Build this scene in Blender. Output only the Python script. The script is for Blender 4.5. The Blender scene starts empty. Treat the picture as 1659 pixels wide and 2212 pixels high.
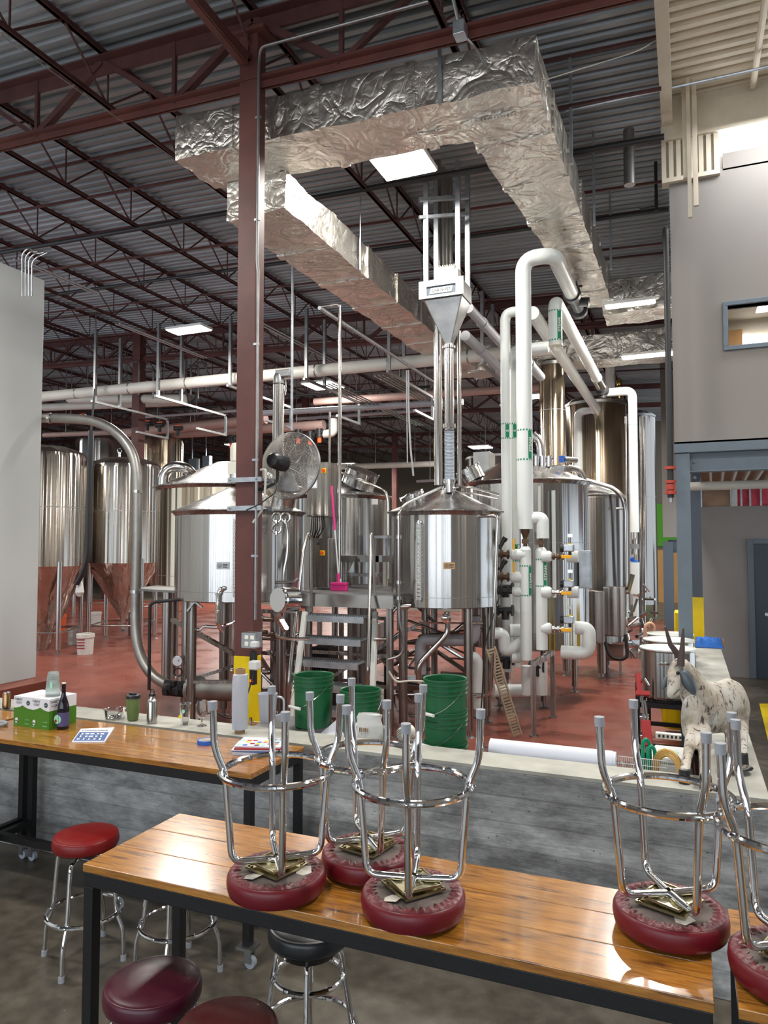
import bpy, bmesh, random, math
from math import sin, cos, pi, radians, atan, atan2, sqrt, hypot, tan
from mathutils import Vector, Matrix, noise
random.seed(7)
SC = bpy.context.scene; COL = SC.collection
V = Vector
# ---------------------------------------------------------------- camera model
f = 1570.; CX = 829.5; CY = 1106.; H = 2.3
YAW = atan(655/f); PIT = atan(74/f)
CF = V((-sin(YAW)*cos(PIT), cos(YAW)*cos(PIT), sin(PIT))); CR = V((cos(YAW), sin(YAW), 0)); CU = CR.cross(CF)
CAM = V((0, 0, H))
def at(px, py, X=None, Y=None, Z=None, D=None):
    r = CF + CR*((px-CX)/f) - CU*((py-CY)/f)
    if X is not None: t = X/r.x
    elif Y is not None: t = Y/r.y
    elif Z is not None: t = (Z-H)/r.z
    else: t = D
    return CAM + r*t
def walk(p, ax, px=None, py=None):
    a = {'x': V((1,0,0)), 'y': V((0,1,0)), 'z': V((0,0,1))}[ax]
    n = (CR - CF*((px-CX)/f)) if px is not None else (-CU - CF*((py-CY)/f))
    t = -((p-CAM).dot(n))/a.dot(n)
    return p + a*t
cam = bpy.data.objects.new('camera', bpy.data.cameras.new('camera')); COL.objects.link(cam)
cam.location = CAM
cam.matrix_world = Matrix.Translation(CAM) @ Matrix((CR, CU, -CF)).transposed().to_4x4()
cam.data.sensor_fit = 'HORIZONTAL'; cam.data.sensor_width = 36; cam.data.lens = f*36/1659
cam.data.clip_start = .02; cam.data.clip_end = 300
SC.camera = cam
# ---------------------------------------------------------------- materials
MATS = {}
def mk(name):
    m = bpy.data.materials.new(name); m.use_nodes = True; MATS[name] = m
    nt = m.node_tree; return m, nt, nt.nodes['Principled BSDF']
def coords(nt, scale=(1,1,1), kind='Object', rot=(0,0,0)):
    tc = nt.nodes.new('ShaderNodeTexCoord'); mp = nt.nodes.new('ShaderNodeMapping')
    mp.inputs['Scale'].default_value = scale; mp.inputs['Rotation'].default_value = rot
    nt.links.new(tc.outputs[kind], mp.inputs[0]); return mp.outputs[0]
def noi(nt, vec, scale, detail=4, rough=.55, dist=0.):
    n = nt.nodes.new('ShaderNodeTexNoise'); n.inputs['Scale'].default_value = scale
    n.inputs['Detail'].default_value = detail; n.inputs['Roughness'].default_value = rough; n.inputs['Distortion'].default_value = dist
    nt.links.new(vec, n.inputs['Vector']); return n.outputs['Fac']
def ramp(nt, fac, stops):
    r = nt.nodes.new('ShaderNodeValToRGB'); e = r.color_ramp.elements
    while len(e) < len(stops): e.new(.5)
    for i, (p, c) in enumerate(stops):
        e[i].position = p; e[i].color = (c[0], c[1], c[2], 1) if hasattr(c, '__len__') else (c, c, c, 1)
    nt.links.new(fac, r.inputs[0]); return r.outputs[0]
def bump(nt, b, h, strength, dist=.01, prev=None):
    n = nt.nodes.new('ShaderNodeBump'); n.inputs['Strength'].default_value = strength; n.inputs['Distance'].default_value = dist
    nt.links.new(h, n.inputs['Height'])
    if prev: nt.links.new(prev, n.inputs['Normal'])
    nt.links.new(n.outputs[0], b.inputs['Normal']); return n.outputs[0]
def mix(nt, fac, a, b_, mode='MIX'):
    m = nt.nodes.new('ShaderNodeMix'); m.data_type = 'RGBA'; m.blend_type = mode
    for s, v in ((0, fac), (6, a), (7, b_)):
        if hasattr(v, 'links') or isinstance(v, bpy.types.NodeSocket): nt.links.new(v, m.inputs[s])
        elif s == 0: m.inputs[0].default_value = v
        else: m.inputs[s].default_value = (v[0], v[1], v[2], 1)
    return m.outputs[2]
def mat(name, c, rough=.5, metal=0., var=0., vs=6., bmp=0., bs=60., rv=0., scale=(1,1,1), coat=0., trans=0., ior=1.45, alpha=1.):
    m, nt, b = mk(name)
    b.inputs['Base Color'].default_value = (*c, 1); b.inputs['Roughness'].default_value = rough; b.inputs['Metallic'].default_value = metal
    b.inputs['Coat Weight'].default_value = coat; b.inputs['Coat Roughness'].default_value = .08
    b.inputs['Transmission Weight'].default_value = trans; b.inputs['IOR'].default_value = ior; b.inputs['Alpha'].default_value = alpha
    if var or rv or bmp: vec = coords(nt, scale)
    if var:
        n = noi(nt, vec, vs)
        lo = tuple(max(0, x*(1-var)) for x in c); hi = tuple(min(1, x*(1+var)) for x in c)
        nt.links.new(ramp(nt, n, [(.3, lo), (.7, hi)]), b.inputs['Base Color'])
    if rv:
        n = noi(nt, vec, vs*1.7); nt.links.new(ramp(nt, n, [(.3, rough*(1-rv)), (.7, min(1, rough*(1+rv)))]), b.inputs['Roughness'])
    if bmp: bump(nt, b, noi(nt, vec, bs), bmp)
    return m
mat('chrome', (.75,.76,.78), .06, 1, bmp=.04, bs=14)
mat('tube_steel', (.48,.46,.44), .2, 1)
mat('grey_steel', (.33,.33,.33), .42, 1, var=.15)
mat('galv', (.42,.45,.48), .4, .9, var=.2, vs=9)
mat('black_steel', (.006,.006,.007), .5, bmp=.1, bs=30)
mat('black_plastic', (.015,.015,.017), .4)
mat('black_iron', (.02,.02,.022), .5, bmp=.3, bs=40)
mat('grey_rubber', (.3,.31,.34), .6)
mat('white_jacket', (.66,.69,.67), .32, var=.03, vs=3)
mat('white_plain', (.66,.66,.64), .45)
mat('offwhite_pipe', (.55,.53,.48), .45, var=.06, vs=3)
mat('pink_pipe', (.4,.27,.235), .5, var=.08, vs=3)
mat('grey_pipe', (.33,.33,.35), .4)
mat('cage_wire', (.45,.42,.38), .4, .6)
mat('brushed_pipe', (.36,.35,.33), .42, .85, var=.12, vs=5)
mat('red_steel', (.1,.032,.026), .5, var=.25, vs=2.5, bmp=.05, bs=30)
mat('roof_steel', (.075,.026,.024), .55, var=.25, vs=4)
mat('burgundy', (.125,.005,.011), .38, bmp=.06, bs=260, rv=.2, vs=8)
mat('plum', (.06,.004,.016), .33, bmp=.06, bs=260, rv=.2, vs=8)
mat('red_vinyl', (.17,.006,.006), .36, bmp=.06, bs=260, rv=.2, vs=8)
mat('brown_vinyl', (.06,.006,.006), .42, bmp=.08, bs=260, rv=.2, vs=8)
mat('black_vinyl', (.02,.022,.024), .3, bmp=.06, bs=200)
mat('board', (.12,.095,.085), .85, var=.3, vs=14)
mat('pleat', (.11,.016,.02), .4, bmp=.2, bs=30)
mat('zinc', (.45,.4,.24), .3, 1, var=.2, vs=20)
mat('paper_white', (.66,.68,.75), .75)
mat('paper_torn', (.5,.46,.4), .85, var=.2, vs=30)
mat('cardboard', (.32,.19,.1), .85)
mat('blue_tape', (.02,.1,.42), .55)
mat('green_bucket', (.009,.095,.034), .38, bmp=.03, bs=20)
mat('white_bucket', (.62,.6,.56), .45)
mat('orange_bucket', (.75,.12,.03), .45)
mat('film', (.55,.58,.65), .22, bmp=.25, bs=24, trans=.25)
mat('yellow_paint', (.75,.55,.0), .45, var=.08, vs=5, bmp=.05)
mat('yellow_plastic', (.85,.62,.0), .4)
mat('orange_handle', (.85,.4,.0), .45)
mat('pink', (.75,.03,.24), .4)
mat('red_part', (.3,.01,.012), .4)
mat('orange_red', (.75,.1,.02), .45)
mat('coupling_red', (.4,.05,.03), .45)
mat('blue_part', (.03,.12,.5), .45)
mat('valve_brown', (.12,.07,.04), .45, .5)
mat('slate_paint', (.11,.14,.17), .45, bmp=.05, bs=25, var=.05)
mat('slate_dark', (.07,.09,.115), .45)
mat('door_blue', (.03,.042,.062), .4)
mat('grey_wall', (.25,.235,.23), .8, var=.04, vs=2)
mat('taupe_wall', (.22,.2,.182), .75, var=.03, vs=1.2, bmp=.06, bs=14)
mat('far_wall', (.13,.11,.085), .85)
mat('green_wall', (.06,.24,.01), .7)
mat('wood_door', (.42,.22,.07), .5, var=.1, vs=3, scale=(4,4,.5))
mat('cream', (.6,.53,.42), .65, var=.1, vs=3)
mat('panel', (.64,.675,.67), .4, var=.015, vs=30, scale=(6,6,.05))
mat('insul_pink', (.6,.08,.12), .95, var=.25, vs=10, bmp=.5, bs=12)
mat('insul_paper', (.3,.2,.14), .9, var=.15, vs=6)
mat('gold', (.6,.42,.1), .3, 1)
mat('green_band', (.0,.22,.1), .6)
mat('hose_tan', (.75,.42,.28), .4)
mat('hose_amber', (.7,.42,.12), .25, trans=.2)
mat('hose_green', (.0,.3,.15), .3, trans=.15)
mat('hose_flex', (.38,.42,.48), .35)
mat('cable', (.02,.02,.02), .5)
mat('rag_blue', (.03,.14,.5), .9, bmp=.6, bs=20)
mat('horn', (.07,.045,.045), .55, bmp=.5, bs=20)
mat('ear_metal', (.1,.12,.14), .45, .5)
mat('print_blue', (.06,.12,.3), .6)
mat('box_white', (.72,.72,.75), .55)
mat('box_green', (.06,.19,.01), .5)
mat('ink', (.03,.03,.04), .6)
mat('ochre', (.38,.2,.03), .6)
mat('bottle_glass', (.012,.008,.012), .06)
mat('bottle_label', (.07,.06,.16), .5)
mat('label_green', (.35,.7,.5), .5)
mat('smoothie', (.12,.17,.05), .5)
mat('can_copper', (.34,.2,.1), .3, 1)
mat('off_cream', (.78,.76,.66), .5)
mat('clear_plastic', (.85,.9,.88), .12, trans=.85, ior=1.15)
mat('sack', (.6,.6,.57), .5, bmp=.5, bs=15)
mat('lid_white', (.62,.64,.6), .35)
mat('lattice_wood', (.36,.3,.2), .7, var=.2, vs=8)
mat('grate', (.05,.05,.05), .5)
mat('joint', (.09,.07,.06), .9)
m, nt, b = mk('glass'); b.inputs['Transmission Weight'].default_value = 1; b.inputs['Roughness'].default_value = .02; b.inputs['IOR'].default_value = 1.3
# brushed stainless tank shell; vertical streaks in colour and bump imitate reflections
def stainless(name, c, rough, bs=.06):
    m, nt, b = mk(name); b.inputs['Metallic'].default_value = 1
    v = coords(nt, (1,1,0)); n1 = noi(nt, v, 6, 2); n2 = noi(nt, v, 30, 2)
    nt.links.new(ramp(nt, n1, [(.3, tuple(x*.82 for x in c)), (.7, c)]), b.inputs['Base Color'])
    nt.links.new(ramp(nt, n2, [(.3, rough*.8), (.7, rough*1.25)]), b.inputs['Roughness'])
    b.inputs['Anisotropic'].default_value = .85; b.inputs['Anisotropic Rotation'].default_value = .25
    tg = nt.nodes.new('ShaderNodeTangent'); tg.direction_type = 'RADIAL'; tg.axis = 'Z'; nt.links.new(tg.outputs[0], b.inputs['Tangent'])
    v2 = coords(nt, (1,1,0.004)); bump(nt, b, noi(nt, v2, 5, 2, .5), bs, .06)
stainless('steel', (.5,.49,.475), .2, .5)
stainless('steel_warm', (.54,.455,.34), .2, .55)
stainless('steel_tan', (.5,.465,.42), .2, .7)
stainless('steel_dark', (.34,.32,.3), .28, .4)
mat('steel_roof', (.5,.49,.475), .26, 1, rv=.15, vs=3)
# crumpled foil duct wrap
def foil(name, c, s):
    m, nt, b = mk(name); b.inputs['Metallic'].default_value = .9
    v = coords(nt)
    def ridge(scale, dist, st):
        n = noi(nt, v, scale, 2, .5, dist)
        a = nt.nodes.new('ShaderNodeMath'); a.operation = 'SUBTRACT'; nt.links.new(n, a.inputs[0]); a.inputs[1].default_value = .5
        a2 = nt.nodes.new('ShaderNodeMath'); a2.operation = 'ABSOLUTE'; nt.links.new(a.outputs[0], a2.inputs[0])
        a3 = nt.nodes.new('ShaderNodeMath'); a3.operation = 'POWER'; nt.links.new(a2.outputs[0], a3.inputs[0]); a3.inputs[1].default_value = .6; return a3.outputs[0]
    b1 = bump(nt, b, ridge(2.2, 1.5, 0), s, .06)
    b2 = bump(nt, b, ridge(7, 1., 0), s*.55, .03, b1)
    bump(nt, b, noi(nt, v, 40, 3), .12, .01, b2)
    nt.links.new(ramp(nt, noi(nt, v, 1.6, 3), [(.3, tuple(x*.82 for x in c)), (.7, c)]), b.inputs['Base Color'])
    nt.links.new(ramp(nt, noi(nt, v, 9, 3), [(.3, .26), (.7, .42)]), b.inputs['Roughness'])
foil('foil', (.7,.66,.6), .6)
# galvanised deck
m, nt, b = mk('deck'); b.inputs['Metallic'].default_value = .35
v = coords(nt, (.12,1,1)); nt.links.new(ramp(nt, noi(nt, v, 3, 4), [(.25, (.17,.175,.18)), (.6, (.3,.315,.33)), (.8, (.42,.44,.47))]), b.inputs['Base Color']); b.inputs['Roughness'].default_value = .42
# floors
m, nt, b = mk('concrete_floor'); v = coords(nt)
n1 = noi(nt, v, .9, 6, .65); n2 = noi(nt, v, 9, 5)
c1 = ramp(nt, n1, [(.3, (.035,.028,.02)), (.52, (.075,.062,.045)), (.75, (.17,.15,.12))])
nt.links.new(mix(nt, .35, c1, ramp(nt, n2, [(.35, (.03,.025,.018)), (.65, (.16,.14,.11))])), b.inputs['Base Color'])
nt.links.new(ramp(nt, n1, [(.3, .28), (.7, .5)]), b.inputs['Roughness']); bump(nt, b, n2, .04)
m, nt, b = mk('red_floor'); v = coords(nt)
n1 = noi(nt, v, .7, 5, .6); n2 = noi(nt, v, 60, 2)
c1 = ramp(nt, n1, [(.3, (.17,.042,.028)), (.7, (.25,.07,.046))]); nt.links.new(mix(nt, .15, c1, ramp(nt, n2, [(.4, (.11,.03,.02)), (.6, (.32,.12,.08))])), b.inputs['Base Color'])
nt.links.new(ramp(nt, noi(nt, v, 1.6, 4), [(.3, .22), (.7, .5)]), b.inputs['Roughness']); bump(nt, b, n2, .15, .004)
# board formed concrete
m, nt, b = mk('formed_concrete'); v = coords(nt, (.4,1,1)); vz = coords(nt, (.05,.05,1)); vv = coords(nt)
nb = noi(nt, vz, 9, 5, .8, .3); n1 = noi(nt, v, 12, 6, .7); n2 = noi(nt, vv, 1.6, 5, .65)
c1 = ramp(nt, n1, [(.3, (.36,.36,.355)), (.5, (.5,.51,.51)), (.72, (.68,.69,.69))])
c2 = ramp(nt, nb, [(.35, (.4,.4,.38)), (.5, (.8,.8,.8)), (.65, (1,1,1))]); c3 = ramp(nt, n2, [(.3, (.6,.6,.6)), (.7, (1.0,1.0,1.0))])
sx = nt.nodes.new('ShaderNodeSeparateXYZ'); nt.links.new(vv, sx.inputs[0])
def mth(op, a, b_):
    n = nt.nodes.new('ShaderNodeMath'); n.operation = op
    for i, q in enumerate((a, b_)):
        if isinstance(q, bpy.types.NodeSocket): nt.links.new(q, n.inputs[i])
        else: n.inputs[i].default_value = q
    return n.outputs[0]
zz_ = mth('DIVIDE', sx.outputs[2], .145); fl = mth('FLOOR', zz_, 0.); frc = mth('FRACT', zz_, 0.)
wn = nt.nodes.new('ShaderNodeTexWhiteNoise'); wn.noise_dimensions = '2D'; cb = nt.nodes.new('ShaderNodeCombineXYZ')
nt.links.new(fl, cb.inputs[0]); nt.links.new(mth('FLOOR', mth('DIVIDE', sx.outputs[0], 2.4), 0.), cb.inputs[1]); nt.links.new(cb.outputs[0], wn.inputs['Vector'])
bd = ramp(nt, wn.outputs['Value'], [(0, .62), (1, 1.)]); ln = ramp(nt, frc, [(0, .55), (.06, 1.), (.95, 1.), (1., .7)])
n4 = noi(nt, coords(nt, (.4,1,1)), 5, 9, .72)
c4 = mix(nt, .35, c1, c2, 'MULTIPLY'); c4 = mix(nt, 1., c4, bd, 'MULTIPLY'); c4 = mix(nt, .8, c4, ln, 'MULTIPLY'); c4 = mix(nt, .9, c4, ramp(nt, n4, [(.38, .5), (.5, 1.), (.62, 1.35)]), 'MULTIPLY')
c5 = mix(nt, .8, c4, c3, 'MULTIPLY')
vo = nt.nodes.new('ShaderNodeTexVoronoi'); vo.inputs['Scale'].default_value = 16; nt.links.new(vv, vo.inputs['Vector'])
nt.links.new(mix(nt, ramp(nt, vo.outputs['Distance'], [(.05, .6), (.12, 0)]), c5, (.04,.04,.04)), b.inputs['Base Color'])
b.inputs['Roughness'].default_value = .6; b1 = bump(nt, b, nb, .25, .02); bump(nt, b, n1, .3, .01, b1)
mat('cap_concrete', (.37,.365,.32), .65, var=.18, vs=5, bmp=.15, bs=40)
# varnished pine
m, nt, b = mk('pine'); vp = coords(nt, (1,9,9)); vq = coords(nt, (1.2,14,14)); vk = coords(nt, (3,6.5,6.5)); v = coords(nt)
g = noi(nt, vp, 3.2, 6, .6, .8); g2 = noi(nt, vq, 9, 4, .6); bl = noi(nt, v, 2.2, 4, .6)
c1 = ramp(nt, g, [(.28, (.13,.045,.006)), (.42, (.3,.115,.014)), (.6, (.42,.18,.027)), (.8, (.5,.24,.05))])
c2 = mix(nt, .22, c1, ramp(nt, g2, [(.4, (.1,.03,.005)), (.55, (.46,.21,.04))]))
vo = nt.nodes.new('ShaderNodeTexVoronoi'); vo.inputs['Scale'].default_value = 1.35; nt.links.new(vk, vo.inputs['Vector'])
c3 = mix(nt, ramp(nt, vo.outputs['Distance'], [(.03, .85), (.1, .35), (.2, 0)]), c2, (.1,.035,.01))
st = noi(nt, coords(nt, (1.5,22,22)), 2.4, 3, .5)
nt.links.new(mix(nt, ramp(nt, st, [(.58, 0.), (.68, .8)]), c3, (.09,.035,.012)), b.inputs['Base Color'])
b.inputs['Roughness'].default_value = .22; b.inputs['Coat Weight'].default_value = .7; b.inputs['Coat Roughness'].default_value = .07; bump(nt, b, g2, .08, .004)
# whitewashed goat
m, nt, b = mk('goat_hide'); v = coords(nt); vs_ = coords(nt, (1,1,.45))
n1 = noi(nt, v, 7, 5, .6); n2 = noi(nt, vs_, 34, 4, .6)
c1 = ramp(nt, n1, [(.3, (.22,.18,.13)), (.48, (.46,.41,.34)), (.7, (.55,.54,.51))])
nt.links.new(mix(nt, ramp(nt, n2, [(.36, .95), (.44, 0)]), c1, (.05,.035,.03)), b.inputs['Base Color']); b.inputs['Roughness'].default_value = .75
b1 = bump(nt, b, n1, .6, .02); bump(nt, b, n2, .4, .01, b1)
def emis(name, c, s):
    m, nt, b = mk(name); b.inputs['Base Color'].default_value = (*c, 1); b.inputs['Emission Color'].default_value = (*c, 1); b.inputs['Emission Strength'].default_value = s
emis('lamp', (1,.97,.93), 14); emis('skylight', (.93,.97,1), 7); emis('screen', (.6,.65,.7), .3); emis('led_red', (1,.1,.02), 1.5); emis('office_light', (.95,.97,1), 3)
# ---------------------------------------------------------------- mesh builder
class MB:
    def __init__(s): s.v = []; s.f = []; s.m = []; s.cm = 0
    def add(s, vs, fs):
        o = len(s.v); s.v += [tuple(x) for x in vs]; s.f += [tuple(i+o for i in q) for q in fs]; s.m += [s.cm]*len(fs); return s
    def box(s, x0, x1, y0, y1, z0, z1, M=None):
        vs = [V((x, y, z)) for z in (z0, z1) for y in (y0, y1) for x in (x0, x1)]
        if M: vs = [M @ q for q in vs]
        return s.add(vs, [(0,2,3,1), (4,5,7,6), (0,1,5,4), (2,6,7,3), (0,4,6,2), (1,3,7,5)])
    def beam(s, a, b_, w, h, up=(0,0,1)):       # rectangular bar from a to b_, w sideways, h along up
        a = V(a); b_ = V(b_); d = (b_-a).normalized(); u = V(up)
        if abs(d.dot(u)) > .99: u = V((1,0,0))
        r = d.cross(u).normalized(); u = r.cross(d)
        vs = [p + r*(i*w/2) + u*(j*h/2) for p in (a, b_) for (i, j) in ((-1,-1), (1,-1), (1,1), (-1,1))]
        return s.add(vs, [(0,1,2,3), (7,6,5,4), (0,4,5,1), (1,5,6,2), (2,6,7,3), (3,7,4,0)])
    def angle(s, a, b_, w, t=.008, up=(0,0,1), sd=1):
        a = V(a); b_ = V(b_); d = (b_-a).normalized(); u = V(up); r = d.cross(u).normalized()*sd
        s.beam(a, b_, t, w, up); return s.beam(a+r*(w/2)-u*(w/2), b_+r*(w/2)-u*(w/2), w, t, up)
    def ibeam(s, a, b_, w, h, t=.012, up=(0,0,1)):
        u = V(up); s.beam(a, b_, t, h, up); s.beam(V(a)+u*(h/2), V(b_)+u*(h/2), w, t, up); return s.beam(V(a)-u*(h/2), V(b_)-u*(h/2), w, t, up)
    def cyl(s, a, b_, r, r2=None, n=20, cap=True):
        a = V(a); b_ = V(b_); d = (b_-a).normalized(); r2 = r if r2 is None else r2
        x = d.orthogonal().normalized(); y = d.cross(x)
        vs = []
        for p, q in ((a, r), (b_, r2)): vs += [p + (x*cos(2*pi*i/n) + y*sin(2*pi*i/n))*q for i in range(n)]
        fs = [(i, (i+1) % n, n+(i+1) % n, n+i) for i in range(n)]
        if cap: fs += [tuple(range(n-1, -1, -1)), tuple(range(n, 2*n))]
        return s.add(vs, fs)
    def tube(s, pts, r, bend=0., n=12, cap=True, closed=False, k=6):
        P = [V(p) for p in pts]
        if bend > 0 and len(P) > 2:
            Q = [P[0]]
            for i in range(1, len(P)-1):
                a, c, e = P[i-1], P[i], P[i+1]; d1 = (a-c); d2 = (e-c); l = min(bend, d1.length*.48, d2.length*.48)
                p1 = c + d1.normalized()*l; p2 = c + d2.normalized()*l
                for j in range(k+1):
                    t = j/k; Q.append(p1*(1-t)**2 + c*2*t*(1-t) + p2*t*t)
            Q.append(P[-1]); P = Q
        L = len(P); vs = []; x = None
        for i, p in enumerate(P):
            if closed: d = (P[(i+1) % L]-P[i-1]).normalized()
            else: d = (P[min(i+1, L-1)]-P[max(i-1, 0)]).normalized()
            x = d.orthogonal().normalized() if x is None else (x - d*x.dot(d)).normalized()
            y = d.cross(x); rr = r[i] if isinstance(r, (list, tuple)) else r
            vs += [p + (x*cos(2*pi*j/n) + y*sin(2*pi*j/n))*rr for j in range(n)]
        fs = [(i*n+j, i*n+(j+1) % n, (i+1)*n+(j+1) % n, (i+1)*n+j) for i in range(L-1) for j in range(n)]
        if closed: fs += [((L-1)*n+j, (L-1)*n+(j+1) % n, (j+1) % n, j) for j in range(n)]
        elif cap: fs += [tuple(range(n-1, -1, -1)), tuple(range((L-1)*n, L*n))]
        return s.add(vs, fs)
    def ring(s, c, R, r, n=48, k=10, nrm=(0,0,1), sy=1.):
        d = V(nrm).normalized(); x = d.orthogonal().normalized() if abs(d.z) < .999 else V((1,0,0)); y = d.cross(x); c = V(c)
        return s.tube([c + x*cos(2*pi*i/n)*R + y*sin(2*pi*i/n)*R*sy for i in range(n)], r, n=k, closed=True)
    def lathe(s, prof, c=(0,0,0), n=48, ax=(0,0,1), a0=0., a1=2*pi):
        d = V(ax).normalized(); x = d.orthogonal().normalized() if abs(d.z) < .999 else V((1,0,0)); y = d.cross(x); c = V(c)
        full = abs(a1-a0-2*pi) < 1e-4; m_ = n if full else n+1
        vs = []; L = len(prof)
        for r, z in prof: vs += [c + d*z + (x*cos(a0+(a1-a0)*i/n) + y*sin(a0+(a1-a0)*i/n))*max(r, 1e-4) for i in range(m_)]
        fs = []
        for q in range(L-1):
            for i in range(n):
                j = (i+1) % m_
                fs.append((q*m_+i, q*m_+j, (q+1)*m_+j, (q+1)*m_+i))
        return s.add(vs, fs)
    def poly(s, pts, d):        # extruded polygon: pts list of Vectors, d extrusion vector
        n = len(pts); d = V(d); vs = [V(p) for p in pts] + [V(p)+d for p in pts]
        return s.add(vs, [tuple(range(n-1, -1, -1)), tuple(range(n, 2*n))] + [(i, (i+1) % n, n+(i+1) % n, n+i) for i in range(n)])
    def mat(s, i): s.cm = i; return s
    def build(s, name, mats, parent=None, smooth=35, bev=0., world=True, loc=None, sub=0):
        me = bpy.data.meshes.new(name)
        o = bpy.data.objects.new(name, me); COL.objects.link(o)
        off = V((0,0,0))
        if parent is not None:
            o.parent = parent; q = parent
            if world:
                while q is not None: off += q.location; q = q.parent
        elif loc is not None: off = V(loc); o.location = loc
        me.from_pydata([tuple(V(p)-off) for p in s.v], [], s.f)
        for mn in ([mats] if isinstance(mats, str) else mats): me.materials.append(MATS[mn])
        me.polygons.foreach_set('material_index', s.m)
        bm = bmesh.new(); bm.from_mesh(me); bmesh.ops.recalc_face_normals(bm, faces=bm.faces); bm.to_mesh(me); bm.free()
        if smooth:
            me.shade_smooth(); me.set_sharp_from_angle(angle=radians(smooth))
        if bev:
            md = o.modifiers.new('bevel', 'BEVEL'); md.width = bev; md.segments = 2; md.limit_method = 'ANGLE'; md.angle_limit = radians(50)
        if sub:
            md = o.modifiers.new('sub', 'SUBSURF'); md.levels = sub; md.render_levels = sub
        return o
def tag(o, label=None, cat=None, group=None, kind=None):
    if label: o['label'] = label
    if cat: o['category'] = cat
    if group: o['group'] = group
    if kind: o['kind'] = kind
    return o
def thing(name, label, cat, loc=(0,0,0), group=None, rz=0):
    o = bpy.data.objects.new(name, None); COL.objects.link(o); o.location = loc; o.rotation_euler.z = rz; o.empty_display_size = .1
    return tag(o, label, cat, group)
def struct(o): o['kind'] = 'structure'; return o
def kids(o): return [c for c in bpy.data.objects if c.parent == o]
def dup(o, loc=None, rz=None, label=None, group=None, parent=None):
    ch = kids(o); c = o.copy(); COL.objects.link(c); c.parent = parent
    if loc is not None: c.location = loc
    if rz is not None: c.rotation_euler.z = rz
    if label: c['label'] = label
    if group: c['group'] = group
    for k in ch: dup(k, parent=c)
    return c
def text(name, s, mname, size, M, parent=None, ext=.001, sx=1., align='CENTER', bold=0.):
    cu = bpy.data.curves.new(name, 'FONT'); cu.body = s; cu.size = size; cu.extrude = ext; cu.align_x = align; cu.align_y = 'CENTER'; cu.offset = bold
    t = bpy.data.objects.new(name+'_t', cu); COL.objects.link(t); bpy.context.view_layer.update()
    me = bpy.data.meshes.new_from_object(t.evaluated_get(bpy.context.evaluated_depsgraph_get())); me.name = name
    bpy.data.objects.remove(t); me.transform(Matrix.Diagonal((sx,1,1,1))); me.transform(M)
    q = parent; off = V((0,0,0))
    while q is not None: off += q.location; q = q.parent
    me.transform(Matrix.Translation(-off)); me.materials.clear(); me.materials.append(MATS[mname])
    o = bpy.data.objects.new(name, me); COL.objects.link(o); o.parent = parent; return o
def frameM(o, xd, yd):       # matrix with local x, y along xd, yd
    xd = V(xd).normalized(); yd = V(yd).normalized(); z = xd.cross(yd)
    return Matrix.Translation(V(o)) @ Matrix((xd, yd, z)).transposed().to_4x4()

def marks(name, m, w, h, n, M, parent, seed=1):      # row of small illegible print marks
    rr = random.Random(seed); mb = MB()
    for k in range(n):
        x = -w/2+w*k/n; ww = w/n*rr.uniform(.45,.8); hh = h*rr.uniform(.7,1)
        mb.box(x, x+ww, -hh/2, hh/2, 0, .0004, M)
        if rr.random() < .5: mb.box(x, x+ww*.35, -h/2-h*.1, h/2, 0, .0004, M)
    return mb.build(name, m, parent, smooth=0)
# ================================================================ SETTING
WZ = 1.03
struct(MB().box(-9.2, 6, -6, 4.45, -.1, 0).box(.2, 6, 4.45, 9, -.1, 0).box(.2, 4, 9, 15, -.1, 0).box(-40, 6, 24.6, 42, -.1, 0).build('floor', 'concrete_floor', smooth=0))
struct(MB().box(-40, .2, 4.45, 24.6, -.1, .002).build('floor_brewery', 'red_floor', smooth=0))
def zt(X): return 7.62 - .04*(X+3.85)
XE = -.16
def deck(name, x0, x1, y0, y1, zf, m, pitch=.155, dep=.045):
    mb = MB(); prof = []; y = y0
    while y < y1:
        prof += [(y, 0), (y+pitch*.42, 0), (y+pitch*.52, dep), (y+pitch*.9, dep)]; y += pitch
    vs = [V((X, yy, zf(X)+zz)) for X in (x0, x1) for yy, zz in prof]; n = len(prof)
    mb.add(vs, [(i, i+1, n+i+1, n+i) for i in range(n-1)])
    mb.box(x0, x1, y0, y1, zf(x0)+.3, zf(x0)+.32)
    return struct(mb.build(name, m, smooth=0))
deck('ceiling', -40, XE, -6, 42, lambda X: zt(X)+.01, 'deck')
deck('ceiling_taproom', XE+.02, 6, -6, 8.95, lambda X: 7.5, 'cream')
# low concrete walls
struct(MB().box(-9.3, .36, 4.17, 4.44, 0, WZ-.02).build('wall_front', 'formed_concrete', smooth=0, bev=.006))
struct(MB().box(.06, .36, 4.44, 10.55, 0, WZ-.02).build('wall_aisle', 'formed_concrete', smooth=0, bev=.006))
struct(MB().poly([V((-9.3,4.17,WZ-.02)), V((.36,4.17,WZ-.02)), V((.36,10.55,WZ-.02)), V((.06,10.55,WZ-.02)), V((.06,4.45,WZ-.02)), V((-9.3,4.45,WZ-.02))], (0,0,.02)).build('trim_1', 'cap_concrete', smooth=0))
# insulated panel wall of the cold room with its epoxy curb
struct(MB().box(-9.1, -8.45, -6, 7.6, .47, 6.11).build('wall_left', 'panel', smooth=0, bev=.004))
struct(MB().box(-9.1, -8.3, -6, 7.7, 0, .42).add([V((-8.3,-6,.42)), V((-8.3,7.7,.42)), V((-8.45,7.65,.47)), V((-8.45,-6,.47))], [(0,1,2,3)]).build('baseboard_left', 'red_floor', smooth=0))
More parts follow.
